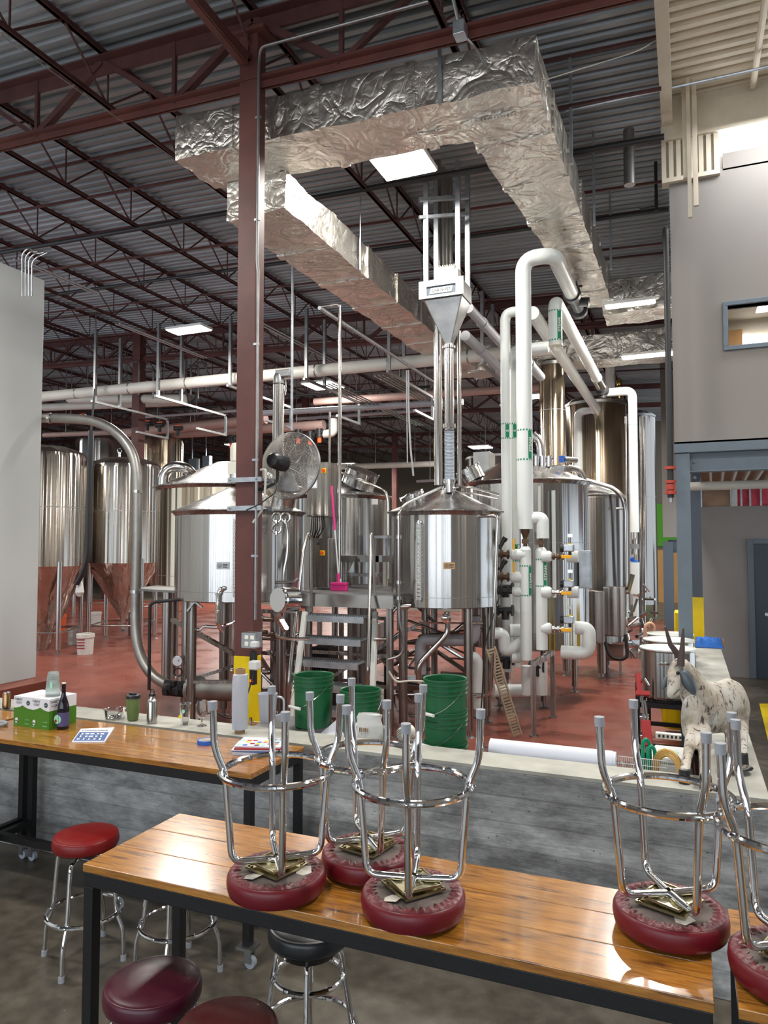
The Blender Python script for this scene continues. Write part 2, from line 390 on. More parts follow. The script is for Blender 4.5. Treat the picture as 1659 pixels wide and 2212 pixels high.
# far walls
struct(MB().box(-40, -1.6, 42, 42.3, 0, 9.3).box(-1.9, 6, 32.2, 32.4, 0, 7.6).build('wall_back', 'far_wall', smooth=0))
struct(MB().box(-1.6, -.2, 32.14, 32.2, 2.3, 4.05).box(-1.9, -1.42, 32.14, 32.2, .0, 2.3).build('trim_2', 'green_wall', smooth=0))
struct(MB().box(-1.36, -.72, 32.1, 32.18, 0, 2.15).build('door_1', 'wood_door', smooth=0))
d = struct(MB().box(-.6, -.2, 32.1, 32.18, 0, 2.15).build('door_2', 'wood_door', smooth=0))
MB().box(-.86, -.78, 32.06, 32.1, 1.25, 1.65).build('notice', 'white_plain', d, smooth=0)
struct(MB().box(-40.2, -40, -6, 42, 0, 9.3).build('wall_side', 'far_wall', smooth=0))
# taproom enclosure behind the camera: tall glazed openings
mb = MB().box(-9.3, 6, -6.2, -6, 0, .9).box(-9.3, 6, -6.2, -6, 4.6, 9)
for x in (-9.3, -6.2, -3.1, 0, 3.1, 5.6): mb.box(x, x+.4, -6.2, -6, .9, 4.6)
struct(mb.build('wall_behind', 'taupe_wall', smooth=0))
struct(MB().box(6, 6.2, -6, 9.2, 0, 7.6).build('wall_right', 'taupe_wall', smooth=0))
for i, x in enumerate((-8.9, -5.8, -2.7, .4, 3.5)):
    w = MB()
    for k in range(4): w.box(x+k*.675-.02, x+k*.675+.02, -6.12, -6.08, .9, 4.6)
    for k in range(5): w.box(x, x+2.7 if i < 4 else x+2.1, -6.12, -6.08, .9+k*.74-.02 if k else .9, .9+k*.74+.02)
    struct(w.build('window_%d' % (i+2), 'slate_dark', smooth=0))
# mezzanine block
MY = 9.0
wx0, wx1, wz0, wz1 = at(1563,657,Y=MY).x+.04, 2.1, 4.56, 5.02
mb = MB().box(-.12, 6, MY, MY+.15, 3.47, wz0).box(-.12, wx0, MY, MY+.15, wz0, wz1).box(wx1, 6, MY, MY+.15, wz0, wz1).box(-.12, 6, MY, MY+.15, wz1, 6.62).box(.45, 6, MY, MY+.15, 6.6, 6.8)
mb.box(-.12, .0, MY+.15, 14.2, 3.47, 7.5).box(-.12, 0, 14.2, 21.5, 3.5, 7.5).box(0, 6, MY+.3, MY+.4, 6.62, 7.6).box(-.12, 6, MY, 14.2, 3.44, 3.5)
struct(mb.build('wall_mezzanine', 'taupe_wall', smooth=0))
w = struct(MB().box(wx0-.05, wx1, MY-.03, MY+.12, wz1, wz1+.05).box(wx0-.05, wx1, MY-.03, MY+.12, wz0-.05, wz0).box(wx0-.05, wx0, MY-.03, MY+.12, wz0, wz1).build('window_1', 'slate_paint', smooth=0, bev=.004))
MB().box(wx0, wx1, MY+.05, MY+.056, wz0, wz1).build('pane', 'glass', w, smooth=0)
# office behind the window
OY = 11.2; oz = at(1600,690,Y=OY).z
struct(MB().box(.0, 4, OY+.02, OY+.1, 3.6, oz).box(.0, 4, MY+.16, OY+.1, oz, oz+.05).build('wall_office', 'cream', smooth=0))
qa = at(1574,755,Y=OY); qb = at(1603,712,Y=OY)
struct(MB().box(qa.x, qb.x, OY-.03, OY+.02, 3.6, qb.z).build('door_3', 'wood_door', smooth=0))
la = bpy.data.lights.new('office_lamp', 'AREA'); la.size = 1; la.energy = 25; lo = bpy.data.objects.new('office_lamp', la); COL.objects.link(lo); lo.location = (1.4, 10.3, oz-.05)  # added unseen fill light that brightens the office interior
for i in range(3):
    qa = at(1604+i*26,746,Y=OY); qb = at(1624+i*26,722,Y=OY); w = struct(MB().box(qa.x, qb.x, OY-.02, OY+.01, qa.z, qb.z).build('window_%d' % (7+i), 'office_light', smooth=0))
# clerestory strip above the wall and cream parapet
struct(MB().box(.42, 6, MY+.02, MY+.06, 6.8, 7.03).build('skylight', 'skylight', smooth=0))
mb = MB().box(-.2, .42, MY-.06, MY+.1, 6.55, 6.6).box(-.2, 6, MY-.1, MY+.2, 7.03, 7.56)
for k in range(8): mb.box(-.2+k*.08, -.15+k*.08, MY-.06, MY+.1, 6.6, 7.03)
mb.box(-.2, .42, MY, MY+.1, 6.6, 7.03)
struct(mb.build('trim_3', 'cream', smooth=0))
# slate painted steel of the mezzanine
bt = at(1452,962,Y=MY-.1).z; bb = at(1480,1020,Y=MY-.1).z
t = thing('mezzanine_beam', 'slate blue steel beam along the bottom edge of the mezzanine wall', 'beam', (0, MY-.1, bb))
MB().ibeam((.03, MY-.1, (bt-.1+bb)/2), (6, MY-.1, (bt-.1+bb)/2), .16, bt-.1-bb, .012).build('web_and_flanges', 'slate_paint', t, smooth=0)
MB().box(-.12, 6, MY-.2, MY-.0, bt-.1, bt+.0).build('cap_channel', 'slate_paint', t, smooth=0)
for k in range(3): MB().cyl((.09, MY-.125, bt-.2-k*.09), (.09, MY-.1, bt-.2-k*.09), .018, n=8).build('bolt', 'slate_paint', t)
def ipost(name, x, y, z1, label, base='slate_paint', w=.16):
    t = thing(name, label, 'post', (x, y, 0))
    MB().ibeam((x, y, 0.012), (x, y, z1), w, w, .012, up=(0,1,0)).build('shaft', base, t, smooth=0)
    MB().box(x-.13, x+.13, y-.13, y+.13, 0, .012).build('base_plate', base, t, smooth=0)
    return t
p = ipost('steel_post', -.035, MY-.1, bt-.11, 'slate blue steel post holding up the near corner of the mezzanine', w=.15)
p = ipost('steel_post', .11, 11.0, 3.4, 'dark slate post under the mezzanine with a yellow painted foot', 'slate_dark', .14)
MB().box(.02, .19, 10.91, 11.07, .02, 1.6).build('yellow_guard', 'yellow_paint', p, smooth=0, bev=.005)
p = ipost('steel_post', -.5, 21.7, 2.42, 'dark grey steel post standing on the brewery floor far down the aisle', 'slate_dark', .26)
p = ipost('steel_post', .2, 24.5, 2.42, 'dark grey post behind the far aisle post, nearest the wooden doors', 'slate_dark', .2)
tag(MB().ibeam((-.5, 21.7, 2.3), (3, 21.7, 2.3), .2, .35).build('mezzanine_beam', 'slate_dark', smooth=0), 'short dark slate beam on top of the far aisle post', 'beam')
struct(MB().box(-.62, 3, 21.5, 21.8, 2.55, 7.6).build('wall_far_mezzanine', 'taupe_wall', smooth=0))
# grey wall with the blue door, under the mezzanine
GY = 14.3; gx = at(1512,1100,Y=GY).x; dx = at(1613,1165,Y=GY).x; gz = at(1512,1095,Y=GY).z; dz = at(1613,1165,Y=GY).z
struct(MB().box(gx, dx, GY, GY+.15, 0, gz).box(dx, 4, GY, GY+.15, dz, gz).build('wall_grey', 'grey_wall', smooth=0))
d = struct(MB().box(dx+.1, dx+1.05, GY+.03, GY+.08, 0, dz-.08).build('door_4', 'door_blue', smooth=0))
MB().box(dx, dx+.1, GY-.03, GY+.1, 0, dz).box(dx+.1, dx+1.1, GY-.03, GY+.1, dz-.08, dz).build('door_frame', 'slate_paint', d, smooth=0, bev=.005)
MB().cyl((dx+.28, GY-.05, 1.12), (dx+.28, GY+.03, 1.12), .03, n=12).build('handle', 'chrome', d)
# exposed ceiling under the mezzanine
struct(MB().box(-.1, 6, MY+.15, GY+.2, 3.4, 3.43).build('ceiling_mezzanine', 'insul_paper', smooth=0))
mb = MB()
for k in range(16): mb.beam((.1+k*.16, MY+.2, 3.34), (.25+k*.16, GY, 3.34), .03, .06)
tag(mb.build('ceiling_battens', 'offwhite_pipe', smooth=0), 'pale thin battens crossing the ceiling under the mezzanine', 'battens', kind='stuff')
for k, (y, z, lb) in enumerate(((9.35, 3.2, 'nearest'), (9.6, 3.24, 'middle'), (9.85, 3.27, 'farthest'))):
    tag(MB().cyl((.75, y, z), (6, y, z), .022, n=10).build('conduit_pipe', 'offwhite_pipe'), 'thin white pipe under the mezzanine beam, %s of three' % lb, 'pipe', 'thin pipes under the mezzanine')
t = thing('drain_pipe', 'thick off-white pipe running under the mezzanine ceiling', 'pipe', (0,10,3.1))
MB().cyl((-.0, 10.0, 3.06), (6, 10.0, 3.06), .055, n=16).build('pipe', 'offwhite_pipe', t); MB().cyl((.05, 10, 3.1), (.05, 10, 3.38), .012, n=8).build('hanger', 'chrome', t)
t = thing('wall_insulation', 'pink and brown insulation batts between metal studs above the grey wall', 'insulation', (gx, GY, gz))
MB().box(gx+.02, gx+.5, GY+.02, GY+.12, gz, gz+.42).build('brown_batt', 'insul_paper', t, smooth=0)
MB().box(gx+.62, 4, GY+.02, GY+.12, gz, gz+.42).build('pink_batt', 'insul_pink', t, smooth=0)
for x in (gx+.01, gx+.52, gx+.66, gx+.8, gx+.97): MB().box(x, x+.03, GY-.02, GY+.1, gz, gz+.45).build('metal_stud', 'galv', t, smooth=0)
# black fire riser with red couplings at the wall corner
rp = at(1442,700,Y=MY-.18); rx = rp.x
t = thing('fire_riser', 'black vertical sprinkler pipe with red couplings at the mezzanine corner', 'pipe', (rx, MY-.18, at(1450,1085,Y=MY-.18).z))
zc = lambda py: at(1446,py,Y=MY-.18).z
MB().tube([(rx, MY-.18, zc(1075)), (rx, MY-.18, zc(490)), (rx-.02, MY+.3, zc(490))], .035, .1).build('pipe', 'black_iron', t)
for a, b_, r in ((1008,1014,.06), (1038,1044,.058), (1046,1058,.05), (1060,1068,.06)):
    MB().cyl((rx, MY-.18, zc(b_)), (rx, MY-.18, zc(a)), r, n=14).build('red_coupling', 'coupling_red', t)
MB().cyl((rx, MY-.18, zc(1085)), (rx, MY-.18, zc(1075)), .02, n=10).build('drain_nozzle', 'galv', t)
# yellow floor mark in the right aisle
struct(MB().poly([at(1640,1520,Z=.003), at(1659,1600,Z=.003), at(1690,1600,Z=.003), at(1665,1520,Z=.003)], (0,0,.001)).build('trim_4', 'yellow_paint', smooth=0))

# ================================================================ ROOF STEEL
FARY = 41.9
LW = ['first','second','third','fourth','fifth','sixth','seventh','eighth','ninth','tenth','eleventh','twelfth','thirteenth','fourteenth','fifteenth','sixteenth','seventeenth']
def joist(X, label):
    z1 = zt(X)-.03; z0 = zt(X)-.58
    t = thing('roof_joist', label, 'joist', (X, 5.9, z0), 'open web roof joists')
    MB().angle((X-.03, -5.9, z1), (X-.03, FARY, z1), .05).angle((X+.03, -5.9, z1), (X+.03, FARY, z1), .05, sd=-1).build('top_chord', 'roof_steel', t, smooth=0)
    MB().angle((X-.025, -5.9, z0), (X-.025, FARY, z0), .042).angle((X+.025, -5.9, z0), (X+.025, FARY, z0), .042, sd=-1).build('bottom_chord', 'roof_steel', t, smooth=0)
    w = MB(); y = -5.9; p = 1.25
    while y < FARY-p:
        w.cyl((X, y, z1), (X, y+p/2, z0), .014, n=5).cyl((X, y+p/2, z0), (X, y+p, z1), .014, n=5).cyl((X, y+p/2, z0), (X, y+p/2, z1), .011, n=4); y += p
    w.build('web', 'roof_steel', t)
for k in range(-1, 17):
    X = -3.85 - 1.92*k
    if k < 0: lb = 'brown open web roof joist right of the brown column'
    elif k == 0: lb = 'brown open web roof joist directly over the brown column'
    else: lb = 'brown open web roof joist, %s one to the left of the brown column' % LW[k-1]
    joist(X, lb)
def girder(Y, x0, x1, label, det=True, y2=None):
    t = thing('roof_girder', label, 'truss', ((x0+x1)/2, Y, zt((x0+x1)/2)-.9), 'trusses carrying the roof joists')
    zb = lambda X: zt(X)-.76-.03; zq = lambda X: zt(X)-.14
    for s in (-1, 1):
        MB().beam((x0, Y+s*.05, zb(x0)), (x1, Y+s*.05, zb(x1)), .08, .012).beam((x0, Y+s*.02, zb(x0)), (x1, Y+s*.02, zb(x1)), .014, .14).build('bottom_chord', 'red_steel', t, smooth=0)
    MB().beam((x0, Y-.06, zq(x0)), (x1, Y-.06, zq(x1)), .11, .012).beam((x0, Y+.06, zq(x0)), (x1, Y+.06, zq(x1)), .11, .012).beam((x0, Y, zq(x0)-.07), (x1, Y, zq(x1)-.07), .03, .15).build('top_chord', 'roof_steel', t, smooth=0)
    w = MB(); X = -3.85 - 1.92*math.floor((-3.85-x0)/1.92)
    X = -3.85
    L = 1.92
    while X - L > x0-.1:
        m_ = X-L/2
        w.beam((X, Y, zq(X)), (m_, Y, zb(m_)), .07, .07).beam((m_, Y, zb(m_)), (X-L, Y, zq(X-L)), .05, .05).beam((m_, Y, zb(m_)), (m_, Y, zq(m_)), .04, .04); X -= L
    X = -3.85
    while X + L < x1+.1:
        m_ = X+L/2
        w.beam((X, Y, zq(X)), (m_, Y, zb(m_)), .07, .07).beam((m_, Y, zb(m_)), (X+L, Y, zq(X+L)), .05, .05).beam((m_, Y, zb(m_)), (m_, Y, zq(m_)), .04, .04); X += L
    w.build('diagonal_web', 'roof_steel', t, smooth=0)
girder(5.9, -12, XE, 'rusty brown roof truss crossing above the near column')
girder(14.95, -26, XE, 'brown roof truss second from the camera, behind the foil ducts')
girder(24.0, -34, XE, 'brown roof truss third from the camera')
girder(33.05, -40, XE, 'brown roof truss farthest from the camera')
tag(MB().beam((-3.88, 5.75, 6.98), (-3.88, -3, 7.6), .07, .07).beam((-3.82, 5.75, 6.98), (-3.82, -3, 7.6), .012, .1).build('roof_brace', 'red_steel', smooth=0), 'brown bracing angle slanting down to the column head', 'brace')
# bridging lines
for i, Y in enumerate((7.6, 9.6, 11.6, 13.4, 17, 20)):
    mb = MB()
    for zo in (-.59, -.05): mb.beam((-34, Y, zt(-34)+zo), (XE, Y, zt(XE)+zo), .03, .03)
    tag(mb.build('joist_bridging', 'roof_steel', smooth=0), 'thin bridging bars tying the roof joists, %s row behind the near truss' % LW[i], 'bridging', 'bridging rows')
# sprinkler mains
for i, (Y, Z, r) in enumerate(((8.6, 6.92, .035), (10.7, 7.0, .03), (18.2, 6.9, .05))):
    tag(MB().cyl((-30, Y, Z+.9), (XE, Y, Z), r, n=10).build('sprinkler_pipe', 'black_iron'), 'dark sprinkler pipe crossing under the roof joists, %s from the camera' % LW[i], 'pipe', 'sprinkler pipes')
def column(x, y, w, d, z1, label):
    t = thing('steel_column', label, 'column', (x, y, 0)); return t
# the near column
cx, cy_, cw, cd = -3.86, 5.9, .205, .15
t = thing('steel_column', 'brown steel column with a yellow painted foot and conduit strapped to it', 'column', (cx, cy_, 0))
zy = at(560,1420,Y=cy_-cd/2).z
MB().box(cx-cw/2, cx+cw/2, cy_-cd/2, cy_+cd/2, zy, 7.3).build('shaft', 'red_steel', t, smooth=0, bev=.006)
MB().box(cx-cw/2-.002, cx+cw/2+.002, cy_-cd/2-.002, cy_+cd/2+.002, 0, zy).build('yellow_foot', 'yellow_paint', t, smooth=0, bev=.006)
MB().box(cx-.2, cx+.2, cy_-.13, cy_+.13, 7.28, 7.32).box(cx-.01, cx+.01, cy_-.1, cy_+.1, 7.05, 7.28).build('cap_plate', 'red_steel', t, smooth=0)
cond = MB().tube([(-1.2, 5.75, 6.98), (cx+cw/2+.08, 5.75, 7.06), (cx+cw/2+.045, 5.78, 6.95), (cx+cw/2+.03, 5.8, 5.0), (cx+cw/2+.045, 5.8, 4.9), (cx+cw/2+.045, 5.8, 1.62)], .014, .06, n=8)
cond.build('conduit', 'grey_steel', t)
for zz in (2.2, 3.1, 4.2, 5.4, 6.4): MB().box(cx+cw/2, cx+cw/2+.06, 5.79, 5.81, zz, zz+.02).build('conduit_strap', 'galv', t, smooth=0)
# outlet box, power strip, plug, cord
bz = at(585,1385,Y=5.75).z
t = thing('outlet_box', 'grey four-gang outlet box with plugs on the brown column', 'outlet', (cx+.1, 5.78, bz-.08))
MB().box(cx+.06, cx+.21, 5.7, 5.82, bz-.07, bz+.07).build('box', 'galv', t, smooth=0, bev=.004)
for dx_ in (.03, .09):
    for dz_ in (-.03, .03): MB().box(cx+.09+dx_-.02, cx+.09+dx_+.02, 5.694, 5.7, bz+dz_-.018, bz+dz_+.018).build('socket', 'off_cream', t, smooth=0, bev=.003)
MB().box(cx+.19, cx+.26, 5.65, 5.7, bz-.05, bz-.0).build('plug', 'white_plain', t, bev=.006)
t = thing('power_strip', 'black power strip with white adapter hanging beside the column', 'power strip', (cx+.16, 5.73, bz-.36))
MB().box(cx+.15, cx+.2, 5.7, 5.76, bz-.4, bz-.1).build('body', 'black_plastic', t, smooth=0, bev=.006)
MB().box(cx+.19, cx+.28, 5.62, 5.7, bz-.25, bz-.17).build('adapter', 'white_plain', t, smooth=0, bev=.012)
MB().box(cx+.165, cx+.185, 5.69, 5.7, bz-.37, bz-.35).build('switch', 'led_red', t, smooth=0)
(MB().tube([(cx+.24, 5.66, bz-.24), (cx+.18, 5.5, bz-.7), (cx+.1, 5.1, .95), (cx-.05, 5.0, .6), (cx-.1, 5.2, .02)], .007, .2, n=6).build('power_cord', 'cable', t))
for k, (xx, yy) in enumerate(((-13.2, 14.95), (-3.86, 24.0), (-13.2, 24), (-22.8, 24), (-3.86, 33.05), (-13.2, 33.05), (-22.8, 33.05))):
    tag(MB().box(xx-.12, xx+.12, yy-.12, yy+.12, 0, zt(xx)-.1).build('steel_column', 'red_steel', smooth=0, bev=.005),
        ['dark brown roof column standing behind the fermenters', 'brown roof column far behind the middle kettle', 'brown column far left in the back of the brewery', 'leftmost far brown column', 'brown column near the back wall behind the middle', 'brown column at the back wall, left', 'brown column at the back wall, far left'][k], 'column')
# fan clamps
for i, py in enumerate((1035, 1097)):
    zz = at(560,py,Y=5.8).z
    mb = MB().box(cx-.17, cx+.2, 5.79, 5.81, zz-.022, zz+.022).box(cx-.17, cx+.2, 5.995, 6.015, zz-.022, zz+.022)
    for xx in (cx-.14, cx+.15): mb.cyl((xx, 5.77, zz), (xx, 6.03, zz), .008, n=8)
    tag(mb.build('channel_clamp', 'galv', smooth=0), '%s slotted channel clamp bolted around the brown column' % ('upper', 'lower')[i], 'clamp', 'channel clamps on the column')

# ================================================================ FOIL DUCTS
def sag_box(x0, x1, y0, y1, z0, z1, nx, ny, nz, amp=.02, key=0):
    mb = MB(); idx = {}
    def vid(i, j, k):
        q = (i, j, k)
        if q not in idx:
            p = V((x0+(x1-x0)*i/nx, y0+(y1-y0)*j/ny, z0+(z1-z0)*k/nz)); n = noise.noise_vector(p*3.1+V((key,0,0)))*amp + noise.noise_vector(p*9.+V((key,5,0)))*amp*.4
            idx[q] = len(mb.v); mb.v.append(tuple(p+n))
        return idx[q]
    def quad(a, b_, c, d): mb.f.append((vid(*a), vid(*b_), vid(*c), vid(*d))); mb.m.append(0)
    for i in range(nx):
        for j in range(ny):
            for k in (0, nz): quad((i,j,k), (i+1,j,k), (i+1,j+1,k), (i,j+1,k))
        for k in range(nz):
            for j in (0, ny): quad((i,j,k), (i+1,j,k), (i+1,j,k+1), (i,j,k+1))
    for j in range(ny):
        for k in range(nz):
            for i in (0, nx): quad((i,j,k), (i,j+1,k), (i,j+1,k+1), (i,j,k+1))
    return mb
def warp(mb, fn): mb.v = [tuple(fn(V(p))) for p in mb.v]; return mb
t = thing('foil_duct', 'big silver foil wrapped air duct turning a corner under the roof', 'duct', (-3, 6.6, 6.3))
b1 = sag_box(-4.98, -1.14, 6.14, 6.85, 6.31, 6.74, 80, 14, 9)
warp(b1, lambda p: p + V((0, 0, (-.03*(p.x+1.1) if True else 0))) + (V((0, 0, .05*max(0, -p.x-4.0)*(1 if p.z > 6.5 else 0)))))
b1.build('cross_run', 'foil', t, smooth=50)
b2 = sag_box(-1.92, -1.14, 6.5, 12.5, 6.31, 6.72, 14, 100, 8, key=4)
warp(b2, lambda p: V((p.x + (-1.14-p.x)*0 + (p.y-6.5)/6*(.36*((-1.14-p.x)/.78)) + (p.y-6.5)/6*.06, p.y, p.z)))
b2.build('long_run', 'foil', t, smooth=50)
for k, y in enumerate((7.0, 7.9, 8.9, 9.8, 10.8, 11.7)):
    xl = -1.92+(y-6.5)/6*.42; xr = -1.14+(y-6.5)/6*.06
    warp(sag_box(xl-.015, xr+.015, y-.05, y+.05, 6.295, 6.735, 16, 2, 8, .012, k), lambda p: p).build('tape_band', 'foil', t, smooth=50)
for x in (-4.3, -3.3, -2.3):
    z_ = -.03*(x+1.1)
    sag_box(x-.05, x+.05, 6.125, 6.865, 6.298+z_, 6.755+z_, 2, 14, 8, .012, x).build('tape_band', 'foil', t, smooth=50)
M_ = frameM((-2.45, 6.42, 6.29+.03), (-1,.15,0), (0,-1,0))
for xx, s_ in ((-2.3, 1), (-1.55, -1)):
    marks('duct_print', 'grey_pipe', .34, .035, 11, frameM((xx, 6.5, 6.315-.03*(xx+1.1)-.03), (1,.12,0), (.12,-1,0)), t, int(9+s_))
for k, x in enumerate((-2.0, -1.05, -1.0, -.95)):
    tag(MB().box(x-.015, x+.015, (6.1, 7.6, 9.2, 10.8)[k], (6.13, 7.63, 9.23, 10.83)[k], 6.3, 7.5).build('duct_hanger', 'galv', smooth=0), 'flat metal strap hanging the big foil duct, %s from the camera' % LW[k], 'hanger', 'duct hanger straps')
t = thing('foil_duct', 'lower silver foil duct running back beneath the roof, left of the grain hopper', 'duct', (-4.3, 9, 5.95))
warp(sag_box(-4.75, -3.98, 6.75, 15.2, 5.98, 6.4, 14, 130, 9, .022, 9), lambda p: V((p.x + (p.y-6.75)/8*.12*(1 if p.x < -4.3 else 0), p.y, p.z))).build('long_run', 'foil', t, smooth=50)
for k, y in enumerate((7.9, 9.0, 10.1, 11.2, 12.3, 13.5)):
    sag_box(-4.765+(y-6.75)/8*.12, -3.965, y-.06, y+.06, 5.965, 6.415, 16, 2, 8, .012, 20+k).build('tape_band', 'foil', t, smooth=50)
for k, y in enumerate((8.6, 11.0, 13.0)):
    tag(MB().cyl((-3.93, y, 5.95), (-3.93, y, 7.5), .01, n=6).build('duct_hanger', 'galv'), 'rod hanging the lower foil duct, %s from the camera' % LW[k], 'hanger', 'lower duct hanger rods')
t = thing('foil_duct', 'short foil duct crossing to the right wall behind the big duct', 'duct', (-.7, 12.4, 6.2))
sag_box(-1.2, -.15, 12.1, 12.75, 6.05, 6.6, 30, 8, 8, .025, 31).build('cross_run', 'foil', t, smooth=50)
t = thing('foil_duct', 'farthest foil duct crossing to the right wall behind the steam pipes', 'duct', (-2, 15.3, 6.0))
sag_box(-4.2, -.15, 14.6, 15.3, 5.95, 6.45, 60, 8, 8, .025, 37).build('cross_run', 'foil', t, smooth=50)

# ================================================================ LIGHT FIXTURES
def led_light(loc, lx, ly, label, power, tilt=(0,0,0), group='LED high bay lights', s=1):
    t = thing('ceiling_light', label, 'ceiling light', loc, group); t.rotation_euler = tilt
    MB().box(-lx/2-.02, lx/2+.02, -ly/2-.02, ly/2+.02, 0, .05).build('housing', 'white_plain', t, smooth=0, world=False, bev=.004)
    MB().box(-lx/2, lx/2, -ly/2, ly/2, -.012, 0).build('diffuser', 'lamp', t, smooth=0, world=False)
    for sx in (-1, 1): MB().tube([(sx*lx/2*.8, 0, .05), (0, 0, .3), (0,0,.6)], .004, n=5).build('hanging_wire', 'galv', t, world=False)
    la = bpy.data.lights.new('lamp', 'AREA'); la.shape = 'RECTANGLE'; la.size = lx; la.size_y = ly; la.energy = power*.62; la.color = (1,.96,.9)
    lo = bpy.data.objects.new('light_source', la); COL.objects.link(lo); lo.parent = t; lo.location = (0,0,-.03); return t
lp = at(872,357,Z=6.75)
led_light(lp, .62, .5, 'large bright LED panel hanging just left of the big foil duct', 150)
lp = at(408,713,Z=6.5); led_light(lp, .8, .35, 'LED high bay above the fermenters at upper left', 260)
lp = at(698,833,Z=6.4); led_light(lp, .8, .8, 'LED high bay in the middle, below the white ceiling pipe', 260)
lp = at(1361,657,Z=6.0); led_light(lp, .7, .18, 'LED strip light beside the short foil duct at upper right', 200)
lp = at(1399,768,Z=5.9); led_light(lp, .9, .25, 'LED strip light farther back near the right wall', 200)
lp = at(1160,856,Z=6.2); led_light(lp, .5, .5, 'small LED light behind the white steam pipes', 150)
lp = at(752,1004,Z=6.3); led_light(lp, 1., 1., 'distant round LED light near the back wall', 900)
lp = at(524,962,Z=6.3); led_light(lp, 1., 1., 'distant LED light just left of the brown column', 700)
lp = at(1038,966,Z=6.3); led_light(lp, .8, .8, 'distant LED light right of the grain pipes', 700)
# extra lights added out of the frame to brighten the taproom and brewery
for i, (x, y, z, p) in enumerate(((-2.5, 1.0, 7.0, 130), (3, 4, 7.0, 260), (-6.5, 3, 6.9, 200), (-16, 9, 7.1, 300), (-24, 14, 7.1, 300), (-10.5, 5, 6.9, 200))):
    led_light((x, y, z), 1.1, .4, 'LED high bay hung over %s' % ('the tables', 'the right aisle', 'the cold room side', 'the fermenters', 'the far fermenters', 'the cold room roof')[i], p)
# daylight through the tall windows behind the camera
for i, x in enumerate((-7.5, -4.4, -1.3, 1.8, 4.5)):
    la = bpy.data.lights.new('window_daylight', 'AREA'); la.shape = 'RECTANGLE'; la.size = 2.6; la.size_y = 3.6; la.energy = 60; la.color = (.86,.93,1)
    lo = bpy.data.objects.new('window_daylight', la); COL.objects.link(lo); lo.location = (x, -6.3, 2.8); lo.rotation_euler = (pi/2, 0, 0)
la = bpy.data.lights.new('skylight_lamp', 'AREA'); la.shape = 'RECTANGLE'; la.size = 5; la.size_y = .5; la.energy = 110; la.color = (.93,.97,1)
lo = bpy.data.objects.new('skylight_lamp', la); COL.objects.link(lo); lo.location = (3, MY-.6, 6.98); lo.rotation_euler = (radians(12), 0, 0)
wd = bpy.data.worlds.new('world'); SC.world = wd; wd.use_nodes = True
wd.node_tree.nodes['Background'].inputs[0].default_value = (.8,.9,1,1); wd.node_tree.nodes['Background'].inputs[1].default_value = 1.0
vs = SC.view_settings; vs.view_transform = 'Standard'; vs.look = 'None'; vs.gamma = 1; vs.use_curve_mapping = False; vs.exposure = 0.8

# ---------------------------------------------------------------- channels and pipes in the upper right corner
def vch(px, D, py, lb, w=.05):
    q = at(px, py, D=D); tag(MB().box(q.x-w/2, q.x+w/2, q.y-.02, q.y+.02, q.z, 7.49).build('channel_strut', 'cream', smooth=0), lb, 'strut', 'cream ceiling struts')
vch(1481, 8.2, 385, 'leftmost long cream strut hanging beside the taupe wall corner'); vch(1491, 8.0, 470, 'longest cream strut hanging beside the taupe wall corner', .04); vch(1504, 8.1, 445, 'rightmost cream strut hanging beside the taupe wall corner')
tag(MB().box(XE-.03, XE+.09, -6, 8.9, 7.2, 7.5).build('edge_beam', 'cream', smooth=0), 'cream painted beam where the dark and pale ceilings meet', 'beam')
q = at(1640, 100, Z=7.36); tag(MB().cyl((q.x,-6,7.4), (q.x,8.8,7.4), .035, n=10).build('ceiling_conduit', 'cream'), 'cream painted conduit running along the pale ceiling', 'conduit')
for k, (py, y_) in enumerate(((100, 5.2), (215, 6.6), (330, 8.3))):
    tag(MB().cyl((-1.2, y_, 7.25+(.02*k)), (6, y_, 7.25), .016, n=8).build('cross_conduit', 'galv'), 'thin steel conduit crossing the pale ceiling, %s from the camera' % LW[k], 'conduit', 'conduits across the pale ceiling')
q = at(1360, 400, D=8.6); tag(MB().cyl(q, V((q.x,q.y,zt(q.x)-.25)), .065, n=20).build('roof_sleeve', 'grey_steel'), 'short grey tube hanging from the roof right of the foil duct', 'pipe')
q = at(1418, 455, D=9.2); tag(MB().cyl(q, V((q.x,q.y,zt(q.x)-.3)), .02, n=8).cyl(q+V((-.2,0,.05)), q+V((.02,0,.05)), .015, n=8).build('drop_pipe', 'black_iron'), 'thin black pipe hanging from the roof near the wall corner', 'pipe')
tag(MB().tube([at(1090,200,D=6.4), at(1250,150,D=6.8), at(1380,110,D=7.1), at(1436,75,D=7.2)], .006, .3, n=6).build('grey_cable', 'offwhite_pipe'), 'thin pale cable sagging from the foil duct to the cream struts', 'cable')
t = thing('junction_box', 'grey junction box on the brown truss chord above the duct', 'junction box', at(995,70,Y=5.75))
q = at(995,68,Y=5.75); MB().box(q.x-.05, q.x+.05, 5.68, 5.8, q.z-.06, q.z+.06).build('box', 'galv', t, smooth=0, bev=.006)
MB().tube([q, q+V((-.05,-.1,.3)), q+V((-.1,-1,.5))], .016, .1, n=8).tube([q, q+V((.1,.1,-.1)), q+V((.14,.3,-.15))], .012, .05, n=8).build('flex_conduit', 'grey_steel', t)
tag(MB().tube([at(0,75,D=6), at(380,345,D=8.3)], .004, n=5).build('guy_wire', 'galv'), 'thin pale wire running diagonally below the roof at upper left', 'wire')
mb = MB()
for k in range(4): mb.tube([at(48+k*7, 640, D=8.7), at(48+k*7, 548+k*6, D=8.7), at(62+k*7, 535+k*6, D=8.7), at(76+k*8, 545, D=8.9)], .009, .08, n=8)
tag(mb.build('conduit_bends', 'galv'), 'steel conduits bending over the top of the white panel wall', 'conduit')
